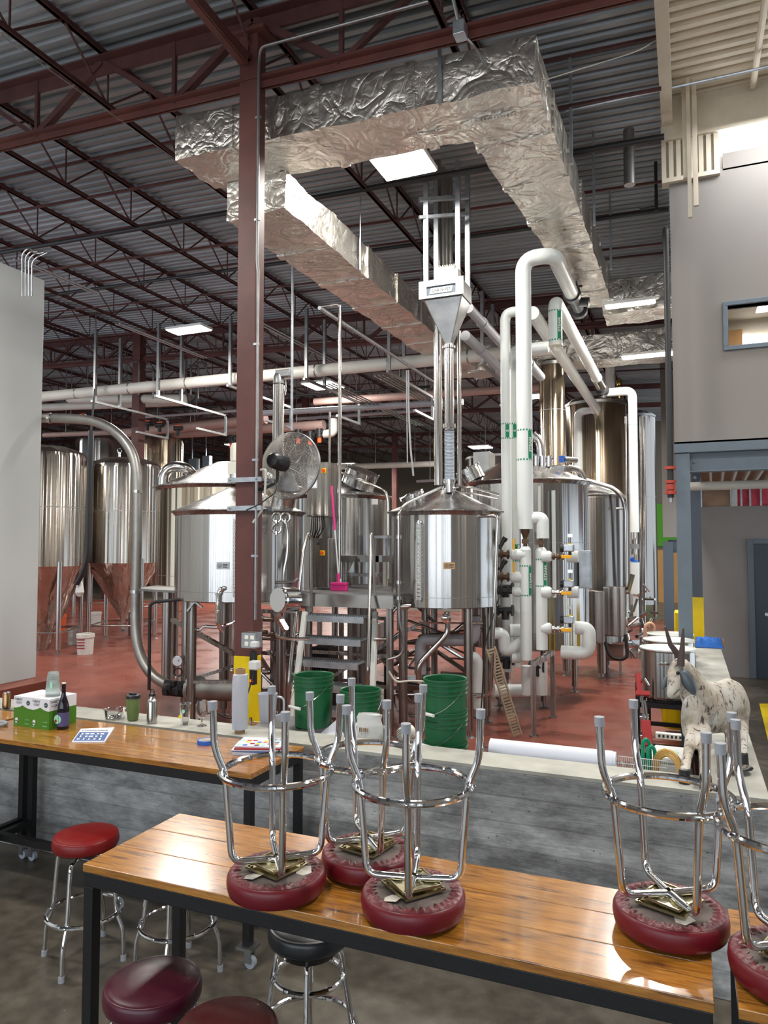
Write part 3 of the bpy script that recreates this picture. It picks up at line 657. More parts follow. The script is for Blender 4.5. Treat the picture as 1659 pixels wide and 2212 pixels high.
# ================================================================ TABLES
def bar_table(x0, x1, y0, y1, label, nplank=3, rail=False, caster=True, zt_=1.05, legs=((0,0),(0,1),(1,0),(1,1))):
    t = thing('bar_table', label, 'table', ((x0+x1)/2, (y0+y1)/2, 0), 'tall plank tables on black frames')
    mb = MB(); w = (y1-y0)/nplank
    for k in range(nplank): mb.box(x0, x1, y0+k*w+.0012, y0+(k+1)*w-.0012, zt_-.03, zt_)
    mb.build('tabletop', 'pine', t, smooth=0, bev=.0025)
    b = .05
    fr = MB().box(x0+.004, x1-.004, y0+.004, y0+b, zt_-.085, zt_-.031).box(x0+.004, x1-.004, y1-b, y1-.004, zt_-.085, zt_-.031).box(x0+.004, x0+b, y0+b, y1-b, zt_-.085, zt_-.031).box(x1-b, x1-.004, y0+b, y1-b, zt_-.085, zt_-.031)
    fr.build('frame', 'black_steel', t, smooth=0, bev=.003)
    for i, j in legs:
        lx = x0+.004 if i == 0 else x1-b; ly = y0+.004 if j == 0 else y1-b
        l = MB().box(lx, lx+.046, ly, ly+.046, .12 if caster else 0, zt_-.085).build('leg', 'black_steel', t, smooth=0, bev=.003)
        if caster:
            cc = (lx+.023, ly+.023)
            c = MB().box(cc[0]-.05, cc[0]+.05, cc[1]-.045, cc[1]+.045, .105, .12).cyl((cc[0]+.0, cc[1], .105), (cc[0], cc[1], .085), .02, n=12)
            for s in (-1, 1): c.box(cc[0]-.02+.01, cc[0]+.03, cc[1]+s*.02-.002, cc[1]+s*.02+.002, .03, .09)
            c.mat(1).cyl((cc[0]+.018, cc[1]-.014, .032), (cc[0]+.018, cc[1]+.014, .032), .032, n=20)
            c.build('caster', ['grey_steel', 'hose_flex'], l)
    for X in (x0+.004, x1-b): MB().box(X, X+.046, y0+b, y1-b, .25, .296).build('end_rail', 'black_steel', t, smooth=0)
    if rail:
        MB().box(x0+b, x1-b, (y0+y1)/2-.022, (y0+y1)/2+.022, .25, .296).build('stretcher', 'black_steel', t, smooth=0)
    return t
bar_table(-2.222, .045, 2.242, 2.835, 'nearest long varnished plank table with upturned stools on it, in front of the concrete wall', rail=False, caster=False)
bar_table(-4.52, -2.235, 3.46, 4.06, 'varnished plank table against the concrete wall holding bottles and magazines', rail=True)
bar_table(-6.9, -4.56, 3.46, 4.06, 'plank table at the far left edge beyond the one with the beer boxes', rail=True)
bar_table(.105, 2.3, 2.242, 2.835, 'plank table cut off at the right edge holding one upturned stool', caster=False)

# ================================================================ STOOLS
def make_stool(label, vinyl, loc, rz, flip=False, kind='chrome', group=None, print_=False):
    t = thing('bar_stool', label, 'stool', loc, group); t.rotation_euler = (pi if flip else 0, 0, rz)
    R = .176; hs = .615 if kind == 'chrome' else .6
    prof = [(.0, hs+.078), (.08, hs+.078), (.14, hs+.074), (.158, hs+.069), (.166, hs+.066), (.168, hs+.0665), (.172, hs+.063), (R, hs+.05), (R+.003, hs+.03), (R+.001, hs+.012), (R-.004, hs+.002), (R-.014, hs-.004), (R-.03, hs-.003)]
    MB().lathe(prof, n=64).build('seat', vinyl, t, world=False, smooth=60)
    MB().cyl((0,0,hs-.002), (0,0,hs+.006), R-.02, n=48).build('seat_board', 'board', t, world=False)
    # gathered vinyl hem stapled under the seat
    n = 150; vs_ = []; rnd = random.Random(int(abs(loc[0])*1000))
    for i in range(n):
        a = 2*pi*i/n; rr = .134+.006*sin(a*34)+rnd.uniform(-.005,.005); zz = .004*sin(a*34+.6)+rnd.uniform(-.002,.002)
        for r, z in ((R-.008, hs-.002), (R-.02, hs-.006+zz*.4), ((R+rr)/2-.008, hs-.006+zz), (rr, hs-.003+zz*.6), (rr, hs)):
            vs_.append((r*cos(a), r*sin(a), z))
    mb = MB(); mb.add(vs_, [(i*5+j, ((i+1) % n)*5+j, ((i+1) % n)*5+j+1, i*5+j+1) for i in range(n) for j in range(4)])
    mb.build('pleated_hem', 'pleat', t, world=False, smooth=50)
    if kind == 'chrome':
        sw = MB()
        for q, (s_, z) in enumerate(((.078, hs-.012), (.07, hs-.028))):
            M = Matrix.Translation((0,0,z)) @ Matrix.Rotation(.12+q*.1, 4, 'Z')
            sw.box(-s_, s_, -s_, s_, -.0015, .0015, M)
            for e in (-1, 1): sw.box(-s_, s_, e*s_-.002, e*s_+.002, -.006, .002, M).box(e*s_-.002, e*s_+.002, -s_, s_, -.006, .002, M)
            for a in (-1, 1):
                for b_ in (-1, 1): sw.cyl(M @ V((a*s_*.82, b_*s_*.82, -.006)), M @ V((a*s_*.82, b_*s_*.82, .004)), .006, n=8)
        sw.lathe([(.03, hs-.034), (.042, hs-.03), (.05, hs-.018), (.05, hs-.006)], n=24)
        sw.build('swivel_plate', 'zinc', t, world=False)
        for k in range(2):
            a = rnd.uniform(0, 6.28); M = Matrix.Translation((.1*cos(a), .1*sin(a), hs-.006)) @ Matrix.Rotation(a, 4, 'Z') @ Matrix.Rotation(.15, 4, 'X')
            MB().poly([M @ V(p) for p in ((-.03,-.02,0), (.02,-.03,0), (.035,.01,0), (.01,.03,0), (-.02,.022,0))], (0,0,-.001)).build('torn_label', 'paper_torn', t, world=False, smooth=0)
        for k in range(4):
            a = pi/4+k*pi/2; d = V((cos(a), sin(a), 0)); z = V((0,0,1))
            l = MB().tube([d*.012+z*(hs-.04), d*.16+z*(hs-.044), d*.186+z*.262, d*.226+z*.165, d*.232+z*.006], .0125, .04, n=12).build('leg', 'chrome', t, world=False)
            MB().cyl(d*.232+z*0, d*.2315+z*.03, .0162, .0155, n=16).build('foot_cap', 'grey_rubber', l, world=False)
            MB().lathe([(.0, .004), (.005, .003), (.008, 0)], c=d*.211+z*.26, ax=d, n=12).build('rivet', 'chrome', l, world=False)
        MB().ring((0,0,.26), .199, .0122).build('foot_ring', 'chrome', t, world=False)
    else:
        MB().cyl((0,0,hs-.05), (0,0,hs), .12, .15, n=24).build('swivel_plate', 'black_steel', t, world=False)
        for k in range(4):
            a = pi/4+k*pi/2; d = V((cos(a), sin(a), 0)); z = V((0,0,1))
            l = MB().tube([d*.03+z*(hs-.04), d*.135+z*(hs-.045), d*.182+z*.26, d*.222+z*.006], .0125, .03, n=12).build('leg', 'chrome', t, world=False)
            MB().cyl(d*.222, d*.22+z*.03, .0162, .0155, n=16).build('foot_cap', 'grey_rubber', l, world=False)
        MB().ring((0,0,.45), .148, .0122).build('upper_foot_ring', 'chrome', t, world=False)
        MB().ring((0,0,.24), .2, .0122).build('foot_ring', 'chrome', t, world=False)
    return t
FZ = 1.052+.615+.078
G1 = 'upturned stools on the near table'
# inverted: local angle a appears as -a about x flip; feet at rz + (45 deg steps)
make_stool('upturned chrome stool with burgundy seat, leftmost on the near table', 'burgundy', (-1.395, 2.335, FZ), radians(-8), True, group=G1)
make_stool('upturned chrome stool behind the front two, beside the wall edge of the near table', 'burgundy', (-1.163, 2.625, FZ), radians(-4), True, group=G1)
make_stool('upturned burgundy stool at the front edge in the middle of the near table', 'burgundy', (-.885, 2.38, FZ), radians(-30), True, group=G1)
make_stool('upturned burgundy stool on the right end of the near table', 'burgundy', (-.075, 2.6, FZ), radians(-15), True, group=G1)
make_stool('upturned burgundy stool cut off by the right edge, on the right-hand table', 'burgundy', (.265, 2.42, FZ), radians(-10), True, group=None)
make_stool('bright red round chrome stool standing on the floor left of the near table', 'red_vinyl', (-3.16, 3.21, 0), radians(-28))
make_stool('chrome stool pushed beneath the near table, its seat hidden by the tabletop', 'red_vinyl', (-2.595, 3.31, 0), radians(-22))
make_stool('plum coloured stool in the foreground in front of the near table leg', 'plum', (-1.87, 2.245, 0), radians(10))
make_stool('dark brown stool cut off by the bottom edge of the picture', 'brown_vinyl', (-1.465, 2.13, 0), radians(30))
make_stool('black seat stool with two chrome rings under the near table', 'black_vinyl', (-1.545, 2.86, 0), radians(-20), kind='black')

# ================================================================ THINGS ON THE REAR TABLE
TZ = 1.0505
def tbl(px, py, Z=TZ): p = at(px, py, Z=Z); return p
p = tbl(29, 1567)
BW, BD, BH = .165, .24, .205
def beer_box(x, y, label):
    t = thing('beer_box', label, 'box', (x, y, TZ), 'green and white beer boxes')
    b = MB().box(x, x+BW, y, y+BD, TZ+.125, TZ+BH).mat(1).box(x, x+BW, y, y+BD, TZ, TZ+.125); b.build('carton', ['box_white', 'box_green'], t, smooth=0)
    # hill line rising into the white band, left out character replaced by plain ground
    MB().poly([V((x, y-.0006, TZ+.12)), V((x+BW*.35, y-.0006, TZ+.134)), V((x+BW*.5, y-.0006, TZ+.146)), V((x+BW*.7, y-.0006, TZ+.132)), V((x+BW, y-.0006, TZ+.12))], (0,-.0004,0)).build('green_hill', 'box_green', t, smooth=0)
    F = lambda u_, v_: frameM((x+u_, y-.0012, TZ+v_), (1,0,0), (0,0,1))
    text('title', 'THIRSTY', 'ink', .022, F(.046, .184), t, .0003, .85); text('title', 'GOAT', 'ink', .022, F(.05, .162), t, .0003, .85)
    MB().cyl((x+.135, y-.001, TZ+.165), (x+.135, y-.0002, TZ+.165), .017, n=24).build('round_seal', 'slate_dark', t)
    marks('seal_text', 'label_green', .02, .006, 4, F(.135, .165)@Matrix.Translation((0,0,.001)), t, 3)
    MB().cyl((x+.028, y-.0012, TZ+.045), (x+.028, y-.0002, TZ+.045), .013, n=20).box(x+.019, x+.034, y-.0012, y-.0002, TZ+.022, TZ+.04).build('mug_emblem', 'box_white', t)
    marks('small_text', 'label_green', .04, .004, 8, F(.13, .05), t, 4); marks('small_text', 'label_green', .04, .006, 8, F(.13, .022), t, 5); marks('small_text', 'label_green', .03, .004, 7, F(.02, .012), t, 6)
    S = lambda v_: frameM((x+BW+.0008, y+.05, TZ+v_), (0,1,0), (0,0,1))
    text('side_title', 'THIRSTY', 'ink', .026, S(.182), t, .0003, .85); text('side_title', 'GOAT', 'ink', .026, S(.156), t, .0003, .85)
    return t
by = p.y
beer_box(p.x, by, 'green and white beer box at the left, beside the copper can')
beer_box(p.x+BW+.007, by-.006, 'green and white beer box with plastic cups on top, beside the dark bottle')
# cups
q = V((p.x+BW+.09, by+.1, TZ+BH))
t = thing('plastic_cups', 'stack of clear plastic cups upside down on the right beer box', 'cups', q)
for k in range(5):
    z = q.z+k*.013
    MB().lathe([(.05, z), (.047, z+.004), (.036, z+.112), (.034, z+.114), (0, z+.114)], (q.x, q.y, 0), n=28).build('cup', 'clear_plastic', t)
MB().box(q.x+.02, q.x+.04, q.y-.047, q.y-.044, q.z+.06, q.z+.1).build('green_print', 'label_green', t, smooth=0)
# dark bottle
q = tbl(136, 1574)
t = thing('beer_bottle', 'dark brown beer bottle with a purple label beside the beer boxes', 'bottle', q)
s = 1.0
MB().lathe([(0, .002), (.036, .002), (.039, .01), (.039, .135), (.037, .155), (.026, .195), (.016, .225), (.0135, .25), (.0135, .292), (.015, .296), (.015, .305), (0, .305)], q, n=36).build('glass', 'bottle_glass', t)
MB().lathe([(.0396, .022), (.0396, .115)], q, n=30, a0=pi*.9, a1=pi*2.2).build('label_sheet', 'bottle_label', t)
lc = q + V((-.012, -.0385, .07))
MB().cyl(lc+V((0,.004,0)), lc+V((0,-.001,0)), .03, n=24).build('label_moon', 'label_green', t)
MB().cyl(lc+V((-.014,0,-.012)), lc+V((-.014,-.0016,-.012)), .01, n=16).build('label_figure', 'red_part', t)
MB().cyl(q+V((0,0,.305)), q+V((0,0,.313)), .0135, n=16).build('cork', 'off_cream', t)
def can_at(px, py, Z, label, m):
    q = at(px, py, Z=Z); t = thing('beverage_can', label, 'can', q)
    MB().lathe([(0,.003), (.024,.003), (.031,.011), (.031,.112), (.026,.123), (.0255,.125), (.0235,.121), (0,.121)], q, n=28).build('body', m, t)
    MB().lathe([(.0262,.122), (.0262,.127), (.0245,.127), (.0235,.1225), (0,.1225)], q, n=28).build('lid', 'chrome', t)
    return t
CZ = WZ+.0005
can_at(14, 1531, CZ, 'copper coloured can on the wall cap left of the beer boxes', 'can_copper')
tag(MB().ring(tbl(-2, 1568)+V((0,0,.015)), .045, .012, n=30).build('tape_ring', 'grey_rubber'), 'dark ring lying on the rear table at the left picture edge', 'ring')
# magazine
a = tbl(155, 1604); b_ = tbl(226, 1604); c = tbl(247, 1573); d_ = tbl(175, 1576)
t = thing('magazine', 'blue and white magazine lying alone on the rear table', 'magazine', a)
MB().poly([a, b_, c, d_], (0,0,.006)).build('pages', 'paper_white', t, smooth=0)
ex = (b_-a).normalized(); ey = (d_-a).normalized(); zc_ = V((0,0,.0064))
def quad_on(o, ex, ey, u0, u1, v0, v1): return [o+ex*u0+ey*v0, o+ex*u1+ey*v0, o+ex*u1+ey*v1, o+ex*u0+ey*v1]
lx, ly = (b_-a).length, (d_-a).length
MB().poly([p_+zc_ for p_ in quad_on(a, ex, ey, lx*.03, lx*.97, ly*.05, ly*.72)], (0,0,.0004)).build('cover_panel', 'print_blue', t, smooth=0)
for k in range(3): marks('cover_text', 'paper_white', lx*.8, ly*.12, 5, frameM(a+ex*lx*.5+ey*ly*(.18+.2*k)+V((0,0,.007)), ex, ey), t, 7+k)
marks('masthead', 'ink', lx*.85, ly*.06, 18, frameM(a+ex*lx*.5+ey*ly*.86+V((0,0,.0066)), ex, ey), t, 12)
# blue tape
q = tbl(445, 1606)
t = thing('tape_roll', 'roll of blue masking tape on the rear table', 'tape', q)
MB().lathe([(.042,0), (.054,0), (.054,.024), (.042,.024), (.042,0)], q, n=40).build('roll', 'blue_tape', t)
MB().lathe([(.0395,.001), (.042,.001), (.042,.023), (.0395,.023), (.0395,.001)], q, n=40).build('core', 'off_cream', t)
# magazine stack: every magazine a thing
q = tbl(562, 1622)
cols = ['paper_white', 'box_white', 'print_blue', 'paper_white', 'red_part', 'paper_white']
for k in range(6):
    rz = radians(22 + random.uniform(-9, 9)); M = Matrix.Translation((q.x+random.uniform(-.012,.012), q.y+random.uniform(-.01,.01), TZ+k*.0088)) @ Matrix.Rotation(rz, 4, 'Z')
    t = thing('magazine', '%s magazine in the pile at the right end of the rear table' % ('bottom', 'second from bottom', 'third from bottom', 'fourth from bottom', 'second from top', 'topmost bright covered')[k], 'magazine', M.translation, 'magazine pile on the rear table')
    MB().box(-.14, .14, -.1, .1, 0, .0082, M).build('pages', cols[k], t, smooth=0)
    if k == 5:
        rr = random.Random(3); cs = ['red_part', 'label_green', 'blue_part', 'yellow_plastic', 'box_white', 'orange_red', 'bottle_label']
        for i in range(7):
            for j in range(4): MB().box(-.13+i*.036, -.102+i*.036, -.09+j*.034, -.064+j*.034, .0083, .0089, M).build('cover_tile', rr.choice(cs), t, smooth=0)
        text('cover_title', 'EACH', 'ink', .034, M @ frameM((.06, .078, .009), (1,0,0), (0,1,0)), t, .0002); text('cover_title', 'NEW', 'ink', .034, M @ frameM((.08, .05, .009), (1,0,0), (0,1,0)), t, .0002)

# ================================================================ THINGS ON THE WALL CAP
def glass_thing(name, label, cat, px, py, prof, m='glass', Z=CZ, n=36):
    q = at(px, py, Z=Z); t = thing(name, label, cat, q); MB().lathe(prof, q, n=n).build('body', m, t); return t, q
t, q = glass_thing('glass_bowl', 'clear shallow bowl on the wall cap left of the green shake', 'bowl', 248, 1552, [(0,.002), (.06,.002), (.072,.01), (.08,.07), (.083,.072), (.078,.068), (.068,.014), (.055,.007), (0,.007)])
MB().tube([q+V((-.05,0,.012)), q+V((.01,.0,.02)), q+V((.06,.01,.075))], .003, n=6).build('spoon', 'chrome', t)
t, q = glass_thing('shake_bottle', 'clear bottle of green shake with a black lid on the wall cap', 'bottle', 287, 1556, [(0,.002), (.034,.002), (.038,.008), (.044,.06), (.049,.158), (.049,.162), (0,.162)], 'smoothie')
MB().lathe([(0,.162), (.052,.162), (.052,.182), (.047,.186), (0,.186)], q, n=32).box(q.x-.03, q.x+.02, q.y-.012, q.y+.012, q.z+.185, q.z+.198).box(q.x+.04, q.x+.062, q.y-.008, q.y+.008, q.z+.165, q.z+.17).build('lid', 'black_plastic', t)
t, q = glass_thing('steel_bottle', 'brushed steel drinking bottle with a black loop cap on the wall cap', 'bottle', 328, 1562, [(0,.002), (.034,.002), (.037,.006), (.037,.15), (.032,.165), (.022,.176), (.02,.192), (0,.192)], 'steel')
MB().lathe([(0,.192), (.023,.192), (.023,.21), (0,.212)], q, n=24).ring(q+V((0,0,.222)), .018, .004, n=24, k=8, nrm=(0,1,0)).build('cap', 'black_plastic', t)
t, q = glass_thing('pint_glass', 'pint glass with a green and yellow print on the wall cap', 'glass', 400, 1565, [(0,.003), (.028,.003), (.03,.006), (.041,.15), (.0425,.15), (.039,.145), (.0275,.014), (0,.012)])
MB().cyl(q+V((.012,-.037,.1)), q+V((.012,-.039,.1)), .013, n=18).build('green_print', 'label_green', t)
MB().cyl(q+V((-.022,-.03,.06)), q+V((-.022,-.0325,.06)), .012, n=18).build('yellow_print', 'yellow_plastic', t)
t, q = glass_thing('stemmed_glass', 'tulip shaped stemmed beer glass on the wall cap', 'glass', 436, 1568, [(0,.002), (.035,.002), (.034,.005), (.008,.012), (.006,.04), (.012,.05), (.035,.075), (.044,.11), (.041,.14), (.034,.178), (.0325,.178), (.039,.138), (.042,.11), (.033,.078), (.008,.054), (0,.053)])
q = at(518, 1583, Z=CZ)
t = thing('stretch_wrap_roll', 'tall roll of clear stretch wrap standing on the wall cap before the column', 'wrap roll', q)
MB().lathe([(.02,0), (.034,0), (.034,.02), (.034,.4), (.0345,.435), (.022,.435), (.02,0)], q, n=32).build('cardboard_core', 'cardboard', t)
MB().lathe([(.034,.025), (.052,.028), (.054,.1), (.056,.22), (.055,.34), (.05,.395), (.034,.4)], q, n=36).build('film', 'film', t)
# clear pitcher
q = at(578, 1562, Z=CZ-.0)
t = thing('plastic_pitcher', 'frosted clear plastic pitcher behind the wrap roll', 'pitcher', q)
MB().lathe([(0,.003), (.05,.003), (.054,.01), (.068,.2), (.072,.21), (.066,.2), (.05,.014), (0,.012)], q, n=36).build('body', 'film', t)
MB().tube([q+V((.055,.02,.19)), q+V((.11,.04,.18)), q+V((.11,.04,.07)), q+V((.05,.02,.05))], .008, .03, n=8).build('handle', 'film', t)

# ================================================================ WIRE RACK BEHIND THE WALL
RZ = .9; ry0, ry1 = 4.5, 5.02
bx = at(962, 1540, Y=4.72).x
for rx0, rx1, rlb in ((-3.25, bx-.2, 'chrome wire shelving behind the wall carrying the bench scale'), (bx+.18, -.06, 'chrome wire shelving behind the wall carrying the paper rolls')):
  t = thing('wire_shelving', rlb, 'shelving', ((rx0+rx1)/2, 4.75, 0), 'wire shelving units')
  mb = MB()
  for k in range(9): mb.cyl((rx0, ry0+k*(ry1-ry0)/8, RZ), (rx1, ry0+k*(ry1-ry0)/8, RZ), .0025, n=5)
  for yy in (ry0, ry1):
      mb.cyl((rx0, yy, RZ), (rx1, yy, RZ), .004, n=6).cyl((rx0, yy, RZ-.035), (rx1, yy, RZ-.035), .004, n=6)
  n = 100
  for k in range(n): 
      x = rx0+(rx1-rx0)*k/n; x2 = rx0+(rx1-rx0)*(k+1)/n
      mb.cyl((x, ry0, RZ+.003), (x, ry1, RZ+.003), .002, n=4)
      if k % 2 == 0:
          for yy in (ry0, ry1): mb.cyl((x, yy, RZ-.035), (x2, yy, RZ), .002, n=4)
  mb.build('top_shelf', 'chrome', t)
  for x in (rx0, -1.65, rx1):
      for y in (ry0, ry1): MB().cyl((x, y, 0), (x, y, RZ+.03), .0127, n=10).build('post', 'chrome', t)
  MB().box(rx0, rx1, ry0, ry1, .2, .21).build('bottom_shelf', 'grey_steel', t, smooth=0)
RT = RZ+.0055
# bench scale
a = at(650, 1585, Z=1.0)
sx, sy = -2.72, 4.77
t = thing('bench_scale', 'grey bench scale behind the wall carrying a green bucket', 'scale', (sx, sy, RT))
MB().box(sx-.23, sx+.23, sy-.2, sy+.2, RT+.06, RT+.085).build('platform', 'grey_steel', t, smooth=0, bev=.005)
MB().box(sx-.2, sx+.2, sy-.17, sy+.17, RT, RT+.06).build('base', 'hose_flex', t, smooth=0, bev=.01)
def bucket(label, x, y, z, lid=False, hz=-.5, group='green plastic buckets', sc=1., m='green_bucket', tilt=1):
    t = thing('bucket', label, 'bucket', (x, y, z), group)
    P = [(0,.002), (.13,.002), (.134,.006), (.1405,.27), (.147,.272), (.147,.279), (.1415,.281), (.142,.3), (.15,.302), (.15,.309), (.143,.311), (.1435,.335), (.152,.337), (.152,.345), (.144,.347), (.1445,.362), (.1505,.364), (.1505,.372), (.1445,.372), (.1385,.366), (.131,.012), (0,.01)]
    MB().lathe([(r*sc, h*sc) for r, h in P], (x,y,z), n=48).build('body', m, t)
    R_ = .152*sc; zb = z+.3*sc; dirx = V((cos(hz), sin(hz), 0)); dv = V((sin(hz), -cos(hz), 0))*tilt
    pts = [V((x,y,zb)) + dirx*R_*cos(pi*k/14) + (dv*.62+V((0,0,-.78))).normalized()*(.19*sc)*sin(pi*k/14) + dv*(.06*sin(pi*k/14)) for k in range(15)]
    h = MB().tube(pts, .0025, n=6).build('bail_handle', 'chrome', t)
    MB().cyl(pts[6]+(pts[6]-pts[8])*.4, pts[8]+(pts[8]-pts[6])*.4, .011, n=10).build('grip', 'white_plain', h)
    return t
bucket('green bucket standing on the bench scale', at(677,1555,Y=sy).x, sy, RT+.0855, hz=-.4)
bx = at(779, 1500, Y=4.8).x
bucket('green bucket half hidden behind the paper sack', bx, 4.8, RT, hz=.2)
bx = at(962, 1540, Y=4.72).x
zz = RT-.0
base = at(962, 1463, Y=4.72).z - .375
for k in range(6):
    bucket('%s green bucket of the tall nested stack beside the paper rolls' % ('bottom', 'second', 'third', 'fourth', 'second from top', 'top')[k], bx, 4.72, .002+(base-.002)*k/5, hz=-.45, group='tall stack of nested green buckets')
# paper sack and loose sheets
q = at(790, 1600, Y=4.62)
t = thing('paper_sack', 'crumpled white sack of malt leaning behind the wall', 'sack', (q.x, 4.62, RT))
mb = MB(); rr = random.Random(5); W = .1; L_ = 10
vs_ = []
for j in range(9):
    for i in range(14):
        a_ = 2*pi*i/14; w = 1-.25*(j/8)**2; n_ = rr.uniform(-.012,.012)
        vs_.append((q.x+cos(a_)*(.115*w+n_)+.02*j/8, 4.62+sin(a_)*(.05*w+n_*.6)+.03, RT+.24*j/8))
mb.add(vs_, [(j*14+i, j*14+(i+1) % 14, (j+1)*14+(i+1) % 14, (j+1)*14+i) for j in range(8) for i in range(14)]).mat(0)
mb.add([(q.x+cos(2*pi*i/14)*.09+.02, 4.65+sin(2*pi*i/14)*.035, RT+.235) for i in range(14)], [tuple(range(14))])
mb.build('bag', 'sack', t, smooth=60)
marks('sack_print', 'cardboard', .07, .03, 5, frameM((q.x, 4.59, RT+.14), (1,0,0), (0,.0,1)), t, 2)
tag(MB().poly([V((q.x-.42,4.55,RT)), V((q.x-.05,4.5,RT)), V((q.x-.0,4.85,RT+.12)), V((q.x-.3,4.9,RT+.16))], (0,.0,.003)).build('paper_sheet', 'paper_white', smooth=0), 'white folded sheet lying between scale and sack', 'paper')
# white motor housing on rack
q = at(875, 1585, Y=4.9)
t = thing('pump_motor', 'small cream motor with a round vented end behind the wall', 'motor', (q.x, 4.9, q.z-.075))
MB().lathe([(0,-.02), (.04,-.018), (.052,-.005), (.055,.01), (.055,.11), (0,.11)], (q.x, 4.86, q.z), n=32, ax=(0,1,0)).build('housing', 'off_cream', t)
for r in (.014,.024,.034,.044): MB().ring((q.x, 4.842, q.z), r, .0022, n=28, k=5, nrm=(0,1,0)).build('vent_ring', 'black_plastic', t)
MB().box(q.x-.06, q.x+.06, 4.86, 4.99, RT, q.z-.06).build('foot', 'grey_steel', t, smooth=0)
# paper rolls
for k, (y, z, r, lb) in enumerate(((4.66, 1.0, .062, 'thick white paper roll lying on the wire shelving behind the wall'), (4.555, .953, .042, 'thinner white paper roll in front of the thick one behind the wall'))):
    a = at(1060 if k == 0 else 1075, 1618, Y=y).x; b_ = at(1331, 1640, Y=y).x
    t = thing('paper_roll', lb, 'paper roll', ((a+b_)/2, y, RT))
    zc2 = RT+r
    MB().lathe([(.018,0), (r,0), (r,.004), (r*.985,.006), (r*.985, b_-a-.02), (r*.93, b_-a-.018), (r*.93, b_-a), (.018, b_-a)], (a, y, zc2 + (0.03 if k==0 else 0.0)), n=36, ax=(1,0,0)).build('sheet', 'paper_white', t)
# white tape dispenser-like disc and roll
q = at(1385, 1648, Y=4.62)
t = thing('sealing_disc', 'flat white reel with a red centre on the wire shelving', 'reel', (q.x, 4.62, RT))
MB().cyl((q.x,4.62,RT), (q.x,4.62,RT+.012), .07, n=32).build('disc', 'white_plain', t); MB().cyl((q.x,4.62,RT+.012), (q.x,4.62,RT+.016), .03, n=24).build('centre', 'red_part', t)
# green hoses
for k, px in enumerate((1396, 1407)):
    a = at(px, 1652, Y=4.6); zt2 = at(px, 1595+k*15, Y=4.6).z
    tag(MB().tube([a+V((-.018,0,-.1)), V((a.x-.018,4.6,zt2-.03)), V((a.x,4.6,zt2)), V((a.x+.02,4.62,zt2-.03)), V((a.x+.02,4.64,RT))], .011, .03, n=10).build('green_hose', 'hose_green'), '%s green hose loop sticking up behind the wall' % ('taller left', 'shorter right')[k], 'hose', 'green hose loops')
# white box with a green oval, basket, amber hose
q0 = at(1412, 1640, Y=5.0)
bx0 = at(1413,1620,Y=4.85).x; bx1 = -.02
bzt = at(1440,1605,Y=5.05).z
t = thing('white_cooler', 'white lidded box with a green oval sticker behind the wall', 'box', ((bx0+bx1)/2, 4.95, RT))
MB().box(bx0, bx1, 4.75, 5.02, RT, bzt-.05).build('body', 'white_plain', t, smooth=0, bev=.01)
MB().box(bx0-.006, bx1+.006, 4.745, 5.03, bzt-.05, bzt-.01).build('lid', 'white_plain', t, smooth=0, bev=.012)
MB().lathe([(0,.002), (.035,.0015), (.036,0)], ((bx0+bx1)/2+.01, 4.88, bzt-.01), n=28).build('oval_sticker', 'label_green', t)
a = at(1418,1625,Y=4.6)
t = thing('tubing_coil', 'coil of amber tubing hanging beside the goat legs', 'hose', (a.x, 4.6, RT))
for k in range(4):
    e = at(1478-k*4, 1690, Y=4.58-.01*k)
    MB().tube([at(1411+3*k,1665,Y=4.62), at(1416+3*k,1628+3*k,Y=4.62), at(1440,1617+4*k,Y=4.6), at(1466-2*k,1634+3*k,Y=4.57), at(1478-2*k,1700,Y=4.5)], .0095, .08, n=10).build('tube', 'hose_amber', t)
t = thing('wire_basket', 'small white wire basket with red lids beside the amber tubing', 'basket', (a.x+.03, 4.52, RT))
bb_ = MB()
for k in range(7): bb_.cyl((a.x-.02+k*.018, 4.49, RT), (a.x-.02+k*.018, 4.49, RT+.075), .0015, n=5)
for k in range(3): bb_.cyl((a.x-.02, 4.49, RT+k*.037), (a.x+.09, 4.49, RT+k*.037), .002, n=5)
w0 = at(1335,1633,Y=4.55); w1 = at(1440,1642,Y=4.55); z0_, z1_ = w0.z-.08, w0.z
for z_ in (z0_, (z0_+z1_)/2, z1_): bb_.cyl((w0.x,4.55,z_), (w1.x,4.55,z_), .002, n=5)
for k in range(26): xx = w0.x+(w1.x-w0.x)*k/25; bb_.cyl((xx,4.55,z0_), (xx+(w1.x-w0.x)/50,4.55,z1_), .0014, n=4)
bb_.build('wires', 'white_plain', t); MB().cyl((a.x+.035, 4.53, RT), (a.x+.035, 4.53, RT+.04), .028, n=18).build('red_lid', 'red_part', t)

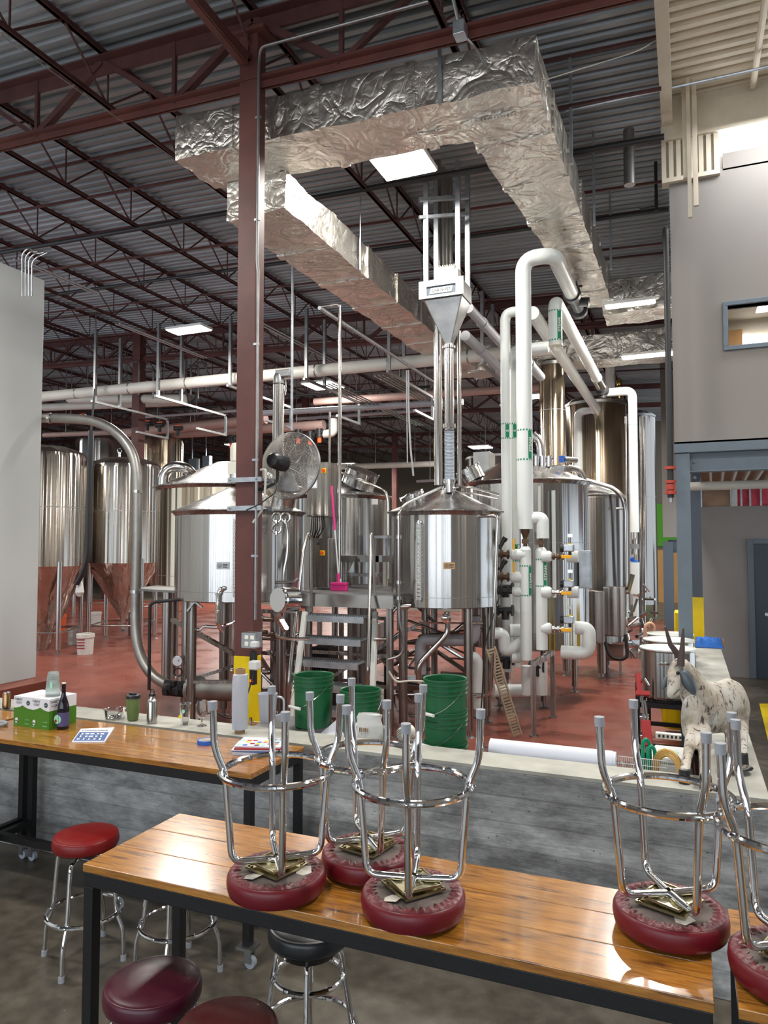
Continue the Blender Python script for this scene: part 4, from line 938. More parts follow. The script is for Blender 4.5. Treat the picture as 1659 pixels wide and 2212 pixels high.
# ================================================================ GOAT
def goat():
    hz = WZ
    fl = at(1479, 1692, Z=hz); fr_ = at(1525, 1706, Z=hz); hr = at(1605, 1655, Z=hz); hl = at(1572, 1652, Z=hz)
    t = thing('goat_statue', 'weathered white wooden goat statue with metal ears and dark horns on the wall corner', 'statue', ((fl.x+hr.x)/2, 4.45, hz))
    # heading: rear to front
    rear = (hr+hl)/2; front = (fl+fr_)/2
    sh = at(1512, 1540, D=4.55); hip = at(1588, 1525, D=4.95)
    def P(px, py, D): return at(px, py, D=D)
    mb = MB()
    D0 = 4.5
    ch = P(1500, 1545, 4.5); 
    # trunk loft: centre px, centre py, D, vertical radius px, lateral radius px
    secs = [(1478,1555,4.36,38,9),(1490,1550,4.38,52,18),(1508,1535,4.45,58,26),(1530,1530,4.52,55,30),(1555,1527,4.6,55,32),(1575,1521,4.68,56,31),(1591,1524,4.73,52,28),(1602,1530,4.77,38,20),(1607,1538,4.79,18,10)]
    ax = V((secs[-2][0]-secs[1][0],0,0))
    pts = [P(a_, b_, d) for a_, b_, d, _, _ in secs]
    dr = (pts[-2]-pts[1]); dr.z = 0; dr.normalize(); lat = V((-dr.y, dr.x, 0))
    n = 20; vs_ = []
    for (a_, b_, d, rv, rl), p_ in zip(secs, pts):
        k = d/f
        for i in range(n):
            an = 2*pi*i/n; vs_.append(p_ + V((0,0,1))*sin(an)*rv*k + lat*cos(an)*rl*k*.95)
    L = len(secs)
    mb.add(vs_, [(j*n+i, j*n+(i+1) % n, (j+1)*n+(i+1) % n, (j+1)*n+i) for j in range(L-1) for i in range(n)] + [tuple(range(n-1,-1,-1)), tuple(range((L-1)*n, L*n))])
    k = 4.45/f
    # neck
    mb.tube([P(1520,1520,4.5), P(1500,1490,4.46), P(1482,1455,4.42), P(1470,1432,4.4)], [44*k, 33*k, 24*k, 15*k], n=20)
    # head: from crown down to the muzzle
    mb.tube([P(1468,1426,4.4), P(1464,1440,4.38), P(1459,1462,4.35), P(1454,1484,4.32), P(1449,1500,4.3), P(1447,1508,4.295)], [9*k, 16*k, 18*k, 12.5*k, 8.5*k, 5.5*k], n=20)
    mb.tube([P(1474,1476,4.35), P(1463,1495,4.32), P(1454,1506,4.3)], [12*k, 8*k, 5*k], n=16)
    def leg(px0, py0, D0_, foot, r0, r1, off=(0,0)):
        a_ = P(px0, py0, D0_); b2 = foot + V((0,0,.055)); m1 = a_.lerp(b2, .5) + V((off[0], off[1], 0))
        mb.tube([a_, a_.lerp(m1,.5), m1, m1.lerp(b2,.5), b2, foot+V((0,0,.02))], [r0, r0*.8, r1*1.05, r1*.85, r1, r1*.9], n=14)
    leg(1497, 1570, 4.4, fl, 15*k, 10*k); leg(1518, 1575, 4.4, fr_, 17*k, 10.5*k)
    leg(1598, 1560, 4.74, hr, 19*k, 10*k, (.01,.01)); leg(1580, 1560, 4.76, hl, 16*k, 9*k)
    b_ = mb.build('body', 'goat_hide', t, smooth=180)
    r = b_.modifiers.new('remesh', 'REMESH'); r.mode = 'VOXEL'; r.voxel_size = .0075; r.use_smooth_shade = True
    s = b_.modifiers.new('smooth', 'SMOOTH'); s.iterations = 4; s.factor = .5
    for q in (fl, fr_, hr, hl): MB().lathe([(0,0), (.03,0), (.0315,.01), (.028,.075), (0,.078)], q, n=18).build('hoof', 'black_iron', t)
    # horns
    for (bx_, by_, mx, my, tx, ty, D_) in ((1472,1432,1448,1392,1437,1353,4.41), (1470,1438,1474,1398,1476,1357,4.33)):
        MB().tube([P(bx_,by_,D_), P((bx_+mx)/2+ (3 if tx<1450 else 0),(by_+my)/2,D_), P(mx,my,D_), P((mx+tx)/2,(my+ty)/2,D_), P(tx,ty,D_)], [8.5*k, 7*k, 5.2*k, 3.8*k, 2.2*k], n=12).build('horn', 'horn', t)
    # ears: folded metal leaves
    def ear(pa, pb, w, D_, curl):
        a_ = P(*pa, D_); b2 = P(*pb, D_-.03); mb2 = MB(); vs2 = []; sd = CR*1.0
        N = 9
        for i in range(N):
            u_ = i/(N-1); c_ = a_.lerp(b2, u_); ww = w*k*(sin(pi*min(1,u_*.93+.07))**.7)
            d_ = (b2-a_).normalized(); s_ = d_.cross(CF).normalized()
            for j in range(5):
                v_ = (j-2)/2; vs2.append(c_ + s_*ww*v_ - CF*(1-v_*v_)*ww*curl)
        mb2.add(vs2, [(i*5+j, i*5+j+1, (i+1)*5+j+1, (i+1)*5+j) for i in range(N-1) for j in range(4)])
        o = mb2.build('ear', 'ear_metal', t, smooth=180); so = o.modifiers.new('th', 'SOLIDIFY'); so.thickness = .003
    ear((1472,1446), (1503,1503), 13, 4.31, .5)
    ear((1446,1456), (1430,1490), 7, 4.36, .5)
    # face marks
    for q, r_ in (((1466,1455), 4.01), ((1447,1497), 3.)):
        c_ = P(q[0], q[1], 4.29); MB().lathe([(0,.004), (r_*k*.7,.003), (r_*k,0)], c_+CF*.012, ax=-CF, n=14).build('eye' if r_ > 4 else 'nostril', 'black_plastic', t)
    MB().tube([P(1449,1505,4.285), P(1456,1500,4.28), P(1463,1492,4.285), P(1468,1489,4.3)], .0022, n=6).build('mouth_line', 'horn', t)
    return t
goat()
q = at(1590, 1668, Z=CZ)
t = thing('steel_bowl', 'small steel dish on the wall corner behind the goat legs', 'bowl', q)
MB().lathe([(0,.002), (.05,.003), (.085,.03), (.09,.031), (.084,.026), (.05,.007), (0,.006)], q, n=36).build('dish', 'chrome', t)
# blue rag in a tray at the far end of the aisle wall
t = thing('wooden_tray', 'low wooden tray at the far end of the pale aisle wall', 'tray', (.2, 10.2, CZ))
MB().box(.07, .4, 10.05, 10.06, CZ, CZ+.08).box(.07, .4, 10.4, 10.41, CZ, CZ+.08).box(.39, .4, 10.06, 10.4, CZ, CZ+.08).box(.07, .4, 10.06, 10.4, CZ, CZ+.005).build('box', 'cardboard', t, smooth=0)
mb = MB(); rr = random.Random(8); vs_ = []
for j in range(14):
    for i in range(26):
        x = .06+.33*i/25; y = 9.98+.34*j/13; e = min(i, 25-i, j, 13-j)
        vs_.append((x+rr.uniform(-.006,.006), y, CZ+.006+(.09+.014*sin(i*.9+j*1.1)+.012*sin(j*1.7-i*.4)+rr.uniform(-.009,.009))*min(1, e/2.)))
mb.add(vs_, [(j*26+i, j*26+i+1, (j+1)*26+i+1, (j+1)*26+i) for j in range(13) for i in range(25)])
tag(mb.build('blue_rag', 'rag_blue', smooth=60), 'crumpled blue cloth lying in the tray on the aisle wall', 'cloth')
# ================================================================ TANKS
def zpx(py, px, D): return at(px, py, D=D).z
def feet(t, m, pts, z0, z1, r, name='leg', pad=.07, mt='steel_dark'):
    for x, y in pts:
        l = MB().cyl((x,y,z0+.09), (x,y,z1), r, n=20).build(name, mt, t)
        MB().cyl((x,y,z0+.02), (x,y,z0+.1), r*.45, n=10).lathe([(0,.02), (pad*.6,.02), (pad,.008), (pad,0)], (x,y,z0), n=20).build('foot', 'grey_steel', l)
def kettle(px, D, r, zb, zr, label, rim=.06, cone=.3, m='steel', legs=(225,315,45,135), lr=.055, plate=None, band=True, dome=False, group='brewhouse kettles', leg_in=.86):
    c = at(px, 1180, D=D); c.z = 0
    t = thing('brew_kettle', label, 'tank', c, group)
    MB().lathe([(0, zb-.04), (r*.6, zb-.03), (r-.03, zb-.012), (r, zb), (r, zr), (r-.004, zr)], c, n=96).build('shell', m, t)
    rr = r+rim
    MB().lathe([(r-.01, zr-.002), (r+.005, zr-.05), (rr-.02, zr-.008), (rr, zr+.0), (rr, zr+.012), (rr-.03, zr+.02), (r, zr+.02)], c, n=96).build('rim', 'steel_dark', t)
    if cone: MB().lathe([(rr-.03, zr+.02), (r*.8, zr+.02+cone*.27), (r*.25, zr+cone), (r*.22, zr+cone+.02), (0, zr+cone+.03)], c, n=96).build('roof', 'steel_roof', t)
    if band: MB().lathe([(r, zb+(zr-zb)*.1), (r+.003, zb+(zr-zb)*.1), (r+.003, zb+(zr-zb)*.1+.006), (r, zb+(zr-zb)*.1+.006)], c, n=96).build('weld_band', 'grey_steel', t)
    a0 = atan2(-c.y, -c.x)
    feet(t, None, [(c.x+r*leg_in*cos(radians(a)), c.y+r*leg_in*sin(radians(a))) for a in legs], 0, zb+.01, lr)
    return t, c
def onshell(c, r, px, z=None, py=None):      # point on the camera side of a vertical cylinder at pixel column px
    rd = CF + CR*((px-CX)/f) - CU*((1180-CY)/f); rd.z = 0; rd.normalize()
    o = V((0-c.x, 0-c.y, 0)); b_ = o.dot(rd); cc = o.dot(o)-r*r; disc = b_*b_-cc
    t_ = -b_ - sqrt(max(0, disc)); p = V((0,0,0)) + rd*t_
    n = V((p.x-c.x, p.y-c.y, 0)).normalized()
    if z is None: z = walk(V((p.x, p.y, 1)), 'z', py=py).z
    return V((p.x, p.y, z)), n
def manway(t, c, base, axis, r=.17, h=.12, name='manway'):
    a = V(axis).normalized(); b_ = V(base)
    m_ = MB().lathe([(r, -.06), (r, h), (r+.012, h), (r+.012, h+.012), (r-.01, h+.02), (r*.5, h+.035), (0, h+.038)], b_, n=40, ax=a).build(name, 'steel', t)
    x = a.orthogonal().normalized(); y = a.cross(x)
    for k in range(6):
        p = b_ + (x*cos(k*pi/3)+y*sin(k*pi/3))*(r+.018) + a*(h-.02)
        MB().cyl(p, p+a*.05, .012, n=8).build('wing_nut', 'chrome', m_)
    return m_
def sight(t, c, r, px, py0, py1):
    p, n = onshell(c, r, px, py=py0); q, n = onshell(c, r, px, py=py1); tg = n.cross(V((0,0,1))); o = n*.05
    s = MB().cyl(q+o, p+o, .008, n=8).build('sight_glass', 'glass', t)
    g = MB(); L = p.z-q.z; k_ = int(L/.045)
    for k in range(k_):
        z = q.z+.02+k*.045
        for e in (-1, 1): g.ring(V((q.x,q.y,z))+n*.06+tg*(.012*e), .011, .0035, n=10, k=4, nrm=n)
    for e in (-1, 1): g.cyl(q+o+tg*.026*e, p+o+tg*.026*e, .0035, n=5)
    g.build('perforated_guard', 'white_jacket', t)
    for e in (p, q): MB().cyl(e, e+n*.06, .014, n=10).cyl(e+n*.045-V((0,0,.02)), e+n*.045+V((0,0,.02)), .018, n=10).build('fitting', 'chrome', t)
def plate(t, c, r, px, py, m='can_copper', w=.14, h=.08):
    p, n = onshell(c, r, px, py=py); tg = V((0,0,1)).cross(n)
    M = frameM(p+n*.01, tg, (0,0,1))
    o = MB().box(-w/2, w/2, -h/2, h/2, -.004, .002, M).build('name_plate', m, t, smooth=0)
    MB().ring(M @ V((-w*.24, .0, .003)), h*.28, .003, n=20, k=5, nrm=n).ring(M @ V((-w*.24, .0, .003)), h*.13, .003, n=14, k=5, nrm=n).box(.0, w*.4, h*.08, h*.2, .0, .004, M).box(.0, w*.36, -h*.1, .0, .0, .004, M).box(.0, w*.4, -h*.3, -h*.2, .0, .004, M).build('plate_emblem', 'ink', o)
def clampfit(mb, a, b_, r, n=14):        # tri-clamp joint rings along a pipe
    a = V(a); b_ = V(b_); d = (b_-a).normalized(); L = (b_-a).length
    for s in (0, L-.03): mb.cyl(a+d*s, a+d*(s+.03), r*1.5, n=n)
    return mb
VU = V((0,0,1))
# ---- front right kettle
T1, c1_ = kettle(962, 9.4, .695, 1.56, 2.73, 'polished kettle right of the steel stairs, fed by the grain pipe', cone=.27)
sight(T1, c1_, .695, 908, 1128, 1296); plate(T1, c1_, .695, 970, 1222)
top1 = V((c1_.x+.05, c1_.y, 3.0))
MB().lathe([(.09, 0), (.09, .1), (.075, .12), (.07, .2)], top1-V((0,0,.05)), n=24).build('inlet_neck', 'chrome', T1)
manway(T1, c1_, c1_+V((-.34,-.22,2.86)), (-.35,-.2,1), .15, .1)
p, n = onshell(c1_, .695, 1040, py=1115)
MB().tube([p, p+n*.12, p+n*.12+V((.12,.0,0)), V((p.x+.13, p.y-.1, .55)), V((p.x-.05, p.y-.05, .5))], .021, .08, n=12).build('spray_pipe', 'tube_steel', T1)
q = at(1065, 1225, D=9.05); mb = MB()
for k in range(3): mb.cyl(q+V((0,0,.06*k-.06)), q+V((0,0,.06*k-.02)), .04, n=12).cyl(q+V((-.08,0,.06*k-.05)), q+V((.08,0,.06*k-.05)), .014, n=8)
mb.build('valve_cluster', 'chrome', T1)
# left side line with elbow from the roof
a = at(955, 1052, D=9.2); pts = [a, at(880,1085,D=8.85), at(861,1105,D=8.75), at(861,1345,D=8.75), at(861,1362,D=8.75)]
mb = MB().tube(pts, .02, .1, n=12); 
for py in (1118, 1160, 1258, 1292): 
    e = at(861, py, D=8.75); mb.cyl(e-V((0,0,.02)), e+V((0,0,.02)), .036, n=14)
mb.cyl(at(861,1258,D=8.75), at(875,1258,D=8.75), .008, n=8).cyl(at(861,1118,D=8.75), at(872,1118,D=8.75), .01, n=8); mb.build('wash_line', 'tube_steel', T1)
mb = MB().tube([at(888,1308,D=8.8), at(856,1312,D=8.8), at(847,1325,D=8.8), at(845,1380,D=8.8), at(808,1381,D=8.8)], .02, .06, n=12)
mb.cyl(at(884,1309,D=8.8), at(868,1311,D=8.8), .032, n=14); mb.build('drain_line', 'tube_steel', T1)
mb = MB().tube([at(985,1052,D=9.3), at(1015,1052,D=9.1), at(1078,1068,D=9.0)], .016, .06, n=10).tube([at(985,1062,D=9.3), at(1020,1066,D=9.1), at(1075,1078,D=8.9)], .014, .06, n=10); mb.build('roof_lines', 'tube_steel', T1)
# pipes under the kettle
cb = V((c1_.x, c1_.y, 1.52))
mb = MB().tube([at(966,1322,D=8.9), at(968,1368,D=8.9), at(903,1437,D=8.8), at(905,1470,D=8.8)], .035, .09, n=14).tube([at(905,1345,D=9), at(1043,1347,D=9)], .012, n=8)
mb.tube([at(905,1430,D=9.6), at(950,1390,D=9.6), at(1000,1350,D=9.6)], .03, .1, n=12)
mb.build('drain_pipe', 'tube_steel', T1)
MB().lathe([(.05,0), (.06,.02), (.06,.08), (.03,.1), (0,.1)], at(963,1334,D=8.9), n=20, ax=-CF).build('round_port', 'chrome', T1)
mb = MB().tube([at(880,1500,D=9.1), at(1045,1500,D=9.1)], .018, n=10).tube([at(885,1545,D=9.2), at(1045,1550,D=9.0)], .018, n=10); mb.build('leg_brace', 'tube_steel', T1)
mb = MB().tube([at(908,1455,D=9.3), at(908,1400,D=9.3), at(912,1383,D=9.3), at(1025,1383,D=9.3), at(1025,1330,D=9.3)], .075, .1, n=16)
tag(mb.build('insulated_pipe', 'grey_pipe'), 'grey insulated pipe bent beneath the right kettle', 'pipe')
mb = MB().tube([at(1012,1423,D=9.2), at(1024,1418,D=9.2), at(1032,1430,D=9.2), at(1032,1530,D=9.2)], .07, .07, n=16)
tag(mb.build('insulated_pipe', 'white_jacket'), 'short white elbow pipe standing beneath the right kettle', 'pipe')
# ---- front left kettle
T0, c0 = kettle(517, 9.4, .8, 1.64, 2.73, 'polished kettle left of and behind the brown column', cone=.3, legs=(200,250,320,70,140))
sight(T0, c0, .8, 509, 1120, 1286)
p, n = onshell(c0, .8, 522, py=1115); q, n = onshell(c0, .8, 522, py=1290)
MB().cyl(p+n*.05, q+n*.05, .009, n=8).build('thermowell_line', 'chrome', T0)
plate(T0, c0, .8, 482, 1222, 'grey_steel', .15, .085)
e = at(513, 1025, D=9.3)
MB().lathe([(.1,-.08), (.1,-.0), (.085,.0), (.085,.1), (0,.1)], e, n=24).build('agitator_flange', 'chrome', T0)
mo = MB().lathe([(.0,.1), (.07,.1), (.07,.16), (.088,.17), (.088,.36), (.07,.4), (0,.41)], e, n=28)
mo.box(e.x-.09, e.x+.09, e.y-.09, e.y+.09, e.z-.0, e.z+.15)
mo.build('agitator_motor', 'off_cream', T0)
for k in range(10): 
    a_ = k*pi/5; MB().box(-.004, .004, .085, .098, .18, .35, Matrix.Translation(e) @ Matrix.Rotation(a_, 4, 'Z')).build('cooling_fin', 'off_cream', T0, smooth=0)
manway(T0, c0, at(612, 1083, D=9.1), (.35,-.2,1), .15, .1)
# elbows on its lower shell and the round port behind the column
mb = MB().tube([at(488,1270,D=8.6), at(478,1272,D=8.55), at(472,1282,D=8.55), at(472,1350,D=8.55), at(480,1362,D=8.6)], .03, .05, n=12)
for py in (1280, 1300, 1318): mb.cyl(at(472,py,D=8.55), at(472,py+5,D=8.55), .042, n=14)
mb.cyl(at(509,1345,D=8.6), at(509,1385,D=8.6), .035, n=12).tube([at(520,1300,D=8.7), at(518,1330,D=8.7), at(505,1345,D=8.7), at(470,1355,D=8.7), at(440,1353,D=8.8), at(432,1362,D=8.8), at(415,1356,D=8.9)], .022, .05, n=10)
mb.build('drain_fittings', 'chrome', T0)
g_ = MB().lathe([(.0,-.2), (.13,-.2), (.15,-.18), (.15,.02), (.135,.03), (.135,.06), (0,.06)], at(608,1296,D=8.3), n=36, ax=(CR*-.8-CF*.9+VU*.1)).build('round_port', 'chrome', T0)
mb = MB()
for k in range(6):
    a_ = at(598+k*3, 1335+k*5, D=8.35); mb.cyl(a_, a_+V((.05,-.03,.03)), .03, n=12)
mb.tube([at(595,1325,D=8.4), at(597,1375,D=8.4), at(615,1380,D=8.4), at(665,1380,D=8.5), at(668,1382,D=8.5)], .02, .05, n=10); mb.build('valve_cluster', 'chrome', T0)
mb = MB()
for (px, py) in ((598,1118), (617,1118), (598,1142)):
    a_ = at(px, py, D=8.6); mb.ring(a_, .05, .016, n=20, k=8, nrm=-CF).cyl(a_-V((0,0,.07)), a_-V((0,0,.03)), .02, n=10)
mb.tube([at(617,1120,D=8.6), at(623,1150,D=8.6), at(622,1195,D=8.6), at(614,1235,D=8.6), at(614,1262,D=8.6), at(614,1560,D=8.6)], .02, .06, n=10)
mb.tube([at(595,1258,D=8.5), at(635,1257,D=8.5), at(645,1250,D=8.5)], .018, .04, n=10); mb.build('wash_line', 'tube_steel', T0)
for (x0, y0, x1, y1) in ((405,1330,540,1425), (430,1470,560,1420), (372,1340,470,1410)):
    pass
MB().beam(at(372,1338,D=9.6), at(530,1425,D=9.0), .06, .05).beam(at(425,1465,D=9.4), at(530,1430,D=9.3), .05, .04).beam(at(418,1473,D=8.7), at(505,1473,D=8.7), .03, .03).build('diagonal_brace', 'steel_dark', T0, smooth=0)
MB().beam(at(405,1320,D=8.8), at(425,1295,D=8.8), .05, .02).beam(at(437,1312,D=8.8), at(415,1295,D=8.8), .05, .02).build('gusset', 'grey_steel', T0, smooth=0)
# ---- kettle behind it, upper left
Tl, cl_ = kettle(500, 12.6, 1.26, 1.66, 3.28, 'larger kettle behind the left front kettle with an arched vent pipe', m='steel_warm', cone=.45, legs=(190,235,300,60,120), lr=.09)
a_ = at(368, 1035, D=12); mb = MB(); pts = [at(352,1048,D=12), at(352,1035,D=12), at(356,1022,D=12), at(365,1012,D=12), at(380,1007,D=12), at(400,1010,D=12), at(412,1020,D=12.1), at(420,1032,D=12.2), at(424,1046,D=12.3)]
mb.tube(pts, .09, .1, n=18, k=3).build('arched_vent', 'tube_steel', Tl)
# vent stack going up behind the column
t = thing('vent_stack', 'tall stainless vent stack just right of the brown column above the fan', 'vent stack', at(601,1000,D=9.9))
a_ = at(600, 1090, D=9.9); b_ = walk(a_, 'z', py=832)
MB().cyl(a_, b_, .078, n=28).build('duct', 'tube_steel', t); MB().lathe([(.06,0), (.075,.02), (.075,.12), (.05,.16)], b_, n=24).build('damper', 'grey_steel', t)
MB().box(b_.x-.03, b_.x+.2, b_.y-.05, b_.y+.05, b_.z+.1, b_.z+.2).build('actuator', 'grey_steel', t, bev=.01)
# ---- middle kettle on the platform
Tm, cm = kettle(730, 11.7, .82, 1.5, 3.08, 'dark reflecting kettle in the middle behind the platform', m='steel', cone=.2, legs=(215,325,60,120))
manway(Tm, cm, at(775, 1042, D=11.4), (.45,-.1,1), .26, .18)
MB().tube([at(708,1012,D=11.2), at(735,1020,D=11.2), at(800,1045,D=11.1), at(832,1060,D=11), at(838,1080,D=11), at(838,1100,D=11), at(838,1250,D=11)], .022, .1, n=10).build('spray_pipe', 'tube_steel', Tm)
MB().box(*[sorted((at(803,1090,D=10.9)[i], (at(808,1078,D=10.9)+V((.05,.03,0)))[i]))[j] for i in (0,1,2) for j in (0,1)]).build('junction_box', 'white_plain', Tm, smooth=0)
# ---- big right kettle
T4, c4 = kettle(1130, 11.35, .985, .82, 3.26, 'largest kettle behind the white steam manifold', m='steel', cone=.4, legs=(222,258,300,40,120), lr=.05, leg_in=.9)
MB().lathe([(.987, 2.35), (.99, 2.35), (.99, 2.356), (.987, 2.356)], c4, n=96).build('weld_line', 'grey_steel', T4)
manway(T4, c4, at(1020, 1032, D=11.0), (-.5,-.1,1), .19, .13)
mb = MB().tube([at(1205,1038,D=11.3), at(1207,1025,D=11.3), at(1217,1014,D=11.3), at(1234,1010,D=11.3), at(1250,1016,D=11.3), at(1258,1028,D=11.3), at(1262,1045,D=11.3)], .055, .08, n=14, k=3); mb.build('arched_vent', 'tube_steel', T4)
mb = MB().tube([at(1170,1000,D=11), at(1168,965,D=11), at(1162,948,D=11), at(1150,938,D=11)], .065, .1, n=14).cyl(at(1155,990,D=11), at(1195,990,D=11), .03, n=12)
for px in (1158, 1172, 1186): mb.cyl(at(px,985,D=10.9), at(px,1008,D=10.9), .04, n=12)
mb.build('roof_valves', 'chrome', T4)
q = at(1214, 992, D=11); MB().box(q.x-.04, q.x+.04, q.y-.04, q.y+.04, q.z-.05, q.z+.05).build('blue_actuator', 'blue_part', T4, smooth=0, bev=.005)
MB().cyl(at(1220,992,D=11), at(1247,994,D=11), .045, n=16).build('actuator_cylinder', 'tube_steel', T4)
q = at(1205, 1012, D=11); MB().box(q.x-.09, q.x+.12, q.y-.05, q.y+.05, q.z-.09, q.z+.05).build('gear_housing', 'grey_steel', T4, bev=.02)
MB().box(*[sorted((at(1022,1040,D=12)[i], (at(1060,976,D=12)+V((.0,.3,0)))[i]))[j] for i in (0,1,2) for j in (0,1)]).build('roof_cabinet', 'grey_steel', T4, smooth=0, bev=.01)
# white/yellow level stripe pipe
p, n = onshell(c4, .985, 1193, py=1060); q, n = onshell(c4, .985, 1193, py=1290)
MB().cyl(p+n*.05, q+n*.05, .028, n=12).build('level_pipe', 'white_jacket', T4)
for (x_, y0_, y1_) in ((1165, 1050, 1105), (1171, 1135, 1160)):
    MB().cyl(at(x_,y0_,D=10.2), at(x_,y1_,D=10.2), .018, n=10).build('steam_tube', 'white_jacket', T4)
# ---- kettle T5
T5, c5 = kettle(1266, 13.4, .7, .62, 3.2, 'narrow dark kettle right of the largest kettle', m='steel_dark', cone=.22, legs=(240,300,60,120), lr=.075, rim=.02)
MB().tube([at(1245,1032,D=13), at(1290,1045,D=12.9), at(1325,1055,D=12.8), at(1345,1072,D=12.7), at(1351,1100,D=12.7), at(1351,1340,D=12.7)], .045, .2, n=12).build('spray_pipe', 'tube_steel', T5)
MB().cyl(at(1330,1099,D=12.7), at(1352,1098,D=12.7), .02, n=8).build('pipe_bracket', 'grey_steel', T5)
def simple_tank(name, px, D, r, z0, z1, label, m, dome=.15, cat='tank', group=None, legs=True):
    c = at(px, 1180, D=D); c.z = 0; t = thing(name, label, cat, c, group)
    MB().lathe([(0,z0-.02), (r,z0), (r,z1-.06), (r-.02,z1-.02), (r*.8,z1+dome*.5), (r*.4,z1+dome*.9), (0,z1+dome)], c, n=80).build('shell', m, t)
    MB().lathe([(r,z1-.1), (r+.015,z1-.1), (r+.015,z1-.04), (r,z1-.04)], c, n=80).build('top_band', 'grey_steel', t)
    MB().lathe([(r,(z0+z1)*.55), (r+.004,(z0+z1)*.55), (r+.004,(z0+z1)*.55+.012), (r,(z0+z1)*.55+.012)], c, n=80).build('seam_band', 'grey_steel', t)
    if legs: feet(t, None, [(c.x+r*.85*cos(a), c.y+r*.85*sin(a)) for a in (pi*1.2, pi*1.6, .2, 2.2)], 0, z0, .06)
    return t, c
T6, c6 = simple_tank('storage_tank', 1290, 17.5, .71, .6, zpx(868,1290,17.5), 'tall warm toned storage tank at the right rear', 'steel_warm')
q = at(1318, 862, D=17); MB().cyl(at(1318,850,D=17), at(1318,775,D=17), .11, n=16).build('vent_pipe', 'white_jacket', T6)
MB().cyl(at(1338,860,D=17), at(1338,835,D=17), .03, n=10).lathe([(.05,0),(.06,.05),(.04,.14),(.02,.18)], at(1338,832,D=17), n=16).build('relief_valve', 'gold', T6)
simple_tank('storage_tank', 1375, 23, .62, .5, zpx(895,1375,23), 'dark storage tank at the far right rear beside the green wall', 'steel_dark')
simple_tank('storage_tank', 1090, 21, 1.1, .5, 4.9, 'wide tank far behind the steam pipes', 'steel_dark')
t, c = simple_tank('vent_stack', 1196, 13.6, .235, 3.0, zpx(775,1196,13.6), 'thick stainless exhaust stack rising behind the white pipes', 'steel_warm', dome=0, cat='vent stack', legs=False)
# ---- fermenters
def fermenter(px, D, r, zc, zcyl, ztop, label, m='steel', legpx=(), group='conical fermenters'):
    c = at(px, 1180, D=D); c.z = 0; t = thing('fermenter', label, 'tank', c, group)
    MB().lathe([(r,zcyl), (r,ztop-.18), (r*.97,ztop-.08), (r*.85,ztop-.0), (r*.55,ztop+.1), (0,ztop+.14)], c, n=96).build('shell', m, t)
    MB().lathe([(.06,zc-.1), (.06,zc), (r-.01,zcyl), (r,zcyl)], c, n=96).build('cone', m, t)
    MB().lathe([(r,(zcyl+ztop)*.5), (r+.006,(zcyl+ztop)*.5), (r+.006,(zcyl+ztop)*.5+.012), (r,(zcyl+ztop)*.5+.012)], c, n=96).build('weld_band', 'grey_steel', t)
    legs_ = [(c.x+(r-.03)*cos(a), c.y+(r-.03)*sin(a)) for a in (radians(-110), radians(-20), radians(70), radians(160))]
    feet(t, None, legs_, 0, zcyl-.0+.1, .055, mt='tube_steel')
    for i in range(4):
        a_, b_ = legs_[i], legs_[(i+1) % 4]
        MB().cyl((*a_, .45), (*b_, .45), .022, n=8).build('leg_brace', 'tube_steel', t)
    MB().tube([(c.x,c.y,zc-.05), (c.x,c.y,zc-.25), (c.x+.25,c.y-.2,zc-.25)], .03, .08, n=10).cyl((c.x+.12,c.y-.1,zc-.25), (c.x+.16,c.y-.12,zc-.25), .07, n=12).build('outlet_valve', 'grey_steel', t)
    p, n = onshell(c, r, px-20, z=ztop-.3); MB().lathe([(.03,0), (.03,.12), (.05,.12), (.05,.15), (0,.15)], (c.x-.1, c.y-.1, ztop+.12), n=14).ring((c.x-.1,c.y-.1,ztop+.3), .06, .012, n=16, k=6, nrm=(0,1,0)).build('top_fitting', 'chrome', t)
    return t, c
fermenter(92, 16.2, .93, zpx(1425,60,16.2), zpx(1222,92,16.2), zpx(975,92,16.2), 'conical fermenter half hidden by the white panel wall', 'steel_tan')
fermenter(268, 17.6, .885, zpx(1335,262,17.6), zpx(1215,262,17.6), zpx(1000,262,17.6), 'conical fermenter right of the half hidden one, behind the grey pipe', 'steel_tan')
fermenter(230, 24.5, 1.1, 1.0, 2.2, 5.9, 'tall pale fermenter in the second row, left', 'steel')
fermenter(333, 23, .86, 1.0, 2.2, zpx(945,333,23), 'tall warm fermenter in the second row, behind the grey pipe', 'steel_warm')
fermenter(100, 25, 1.0, 1.0, 2.2, 5.2, 'rear row fermenter at the far left', 'steel_dark')
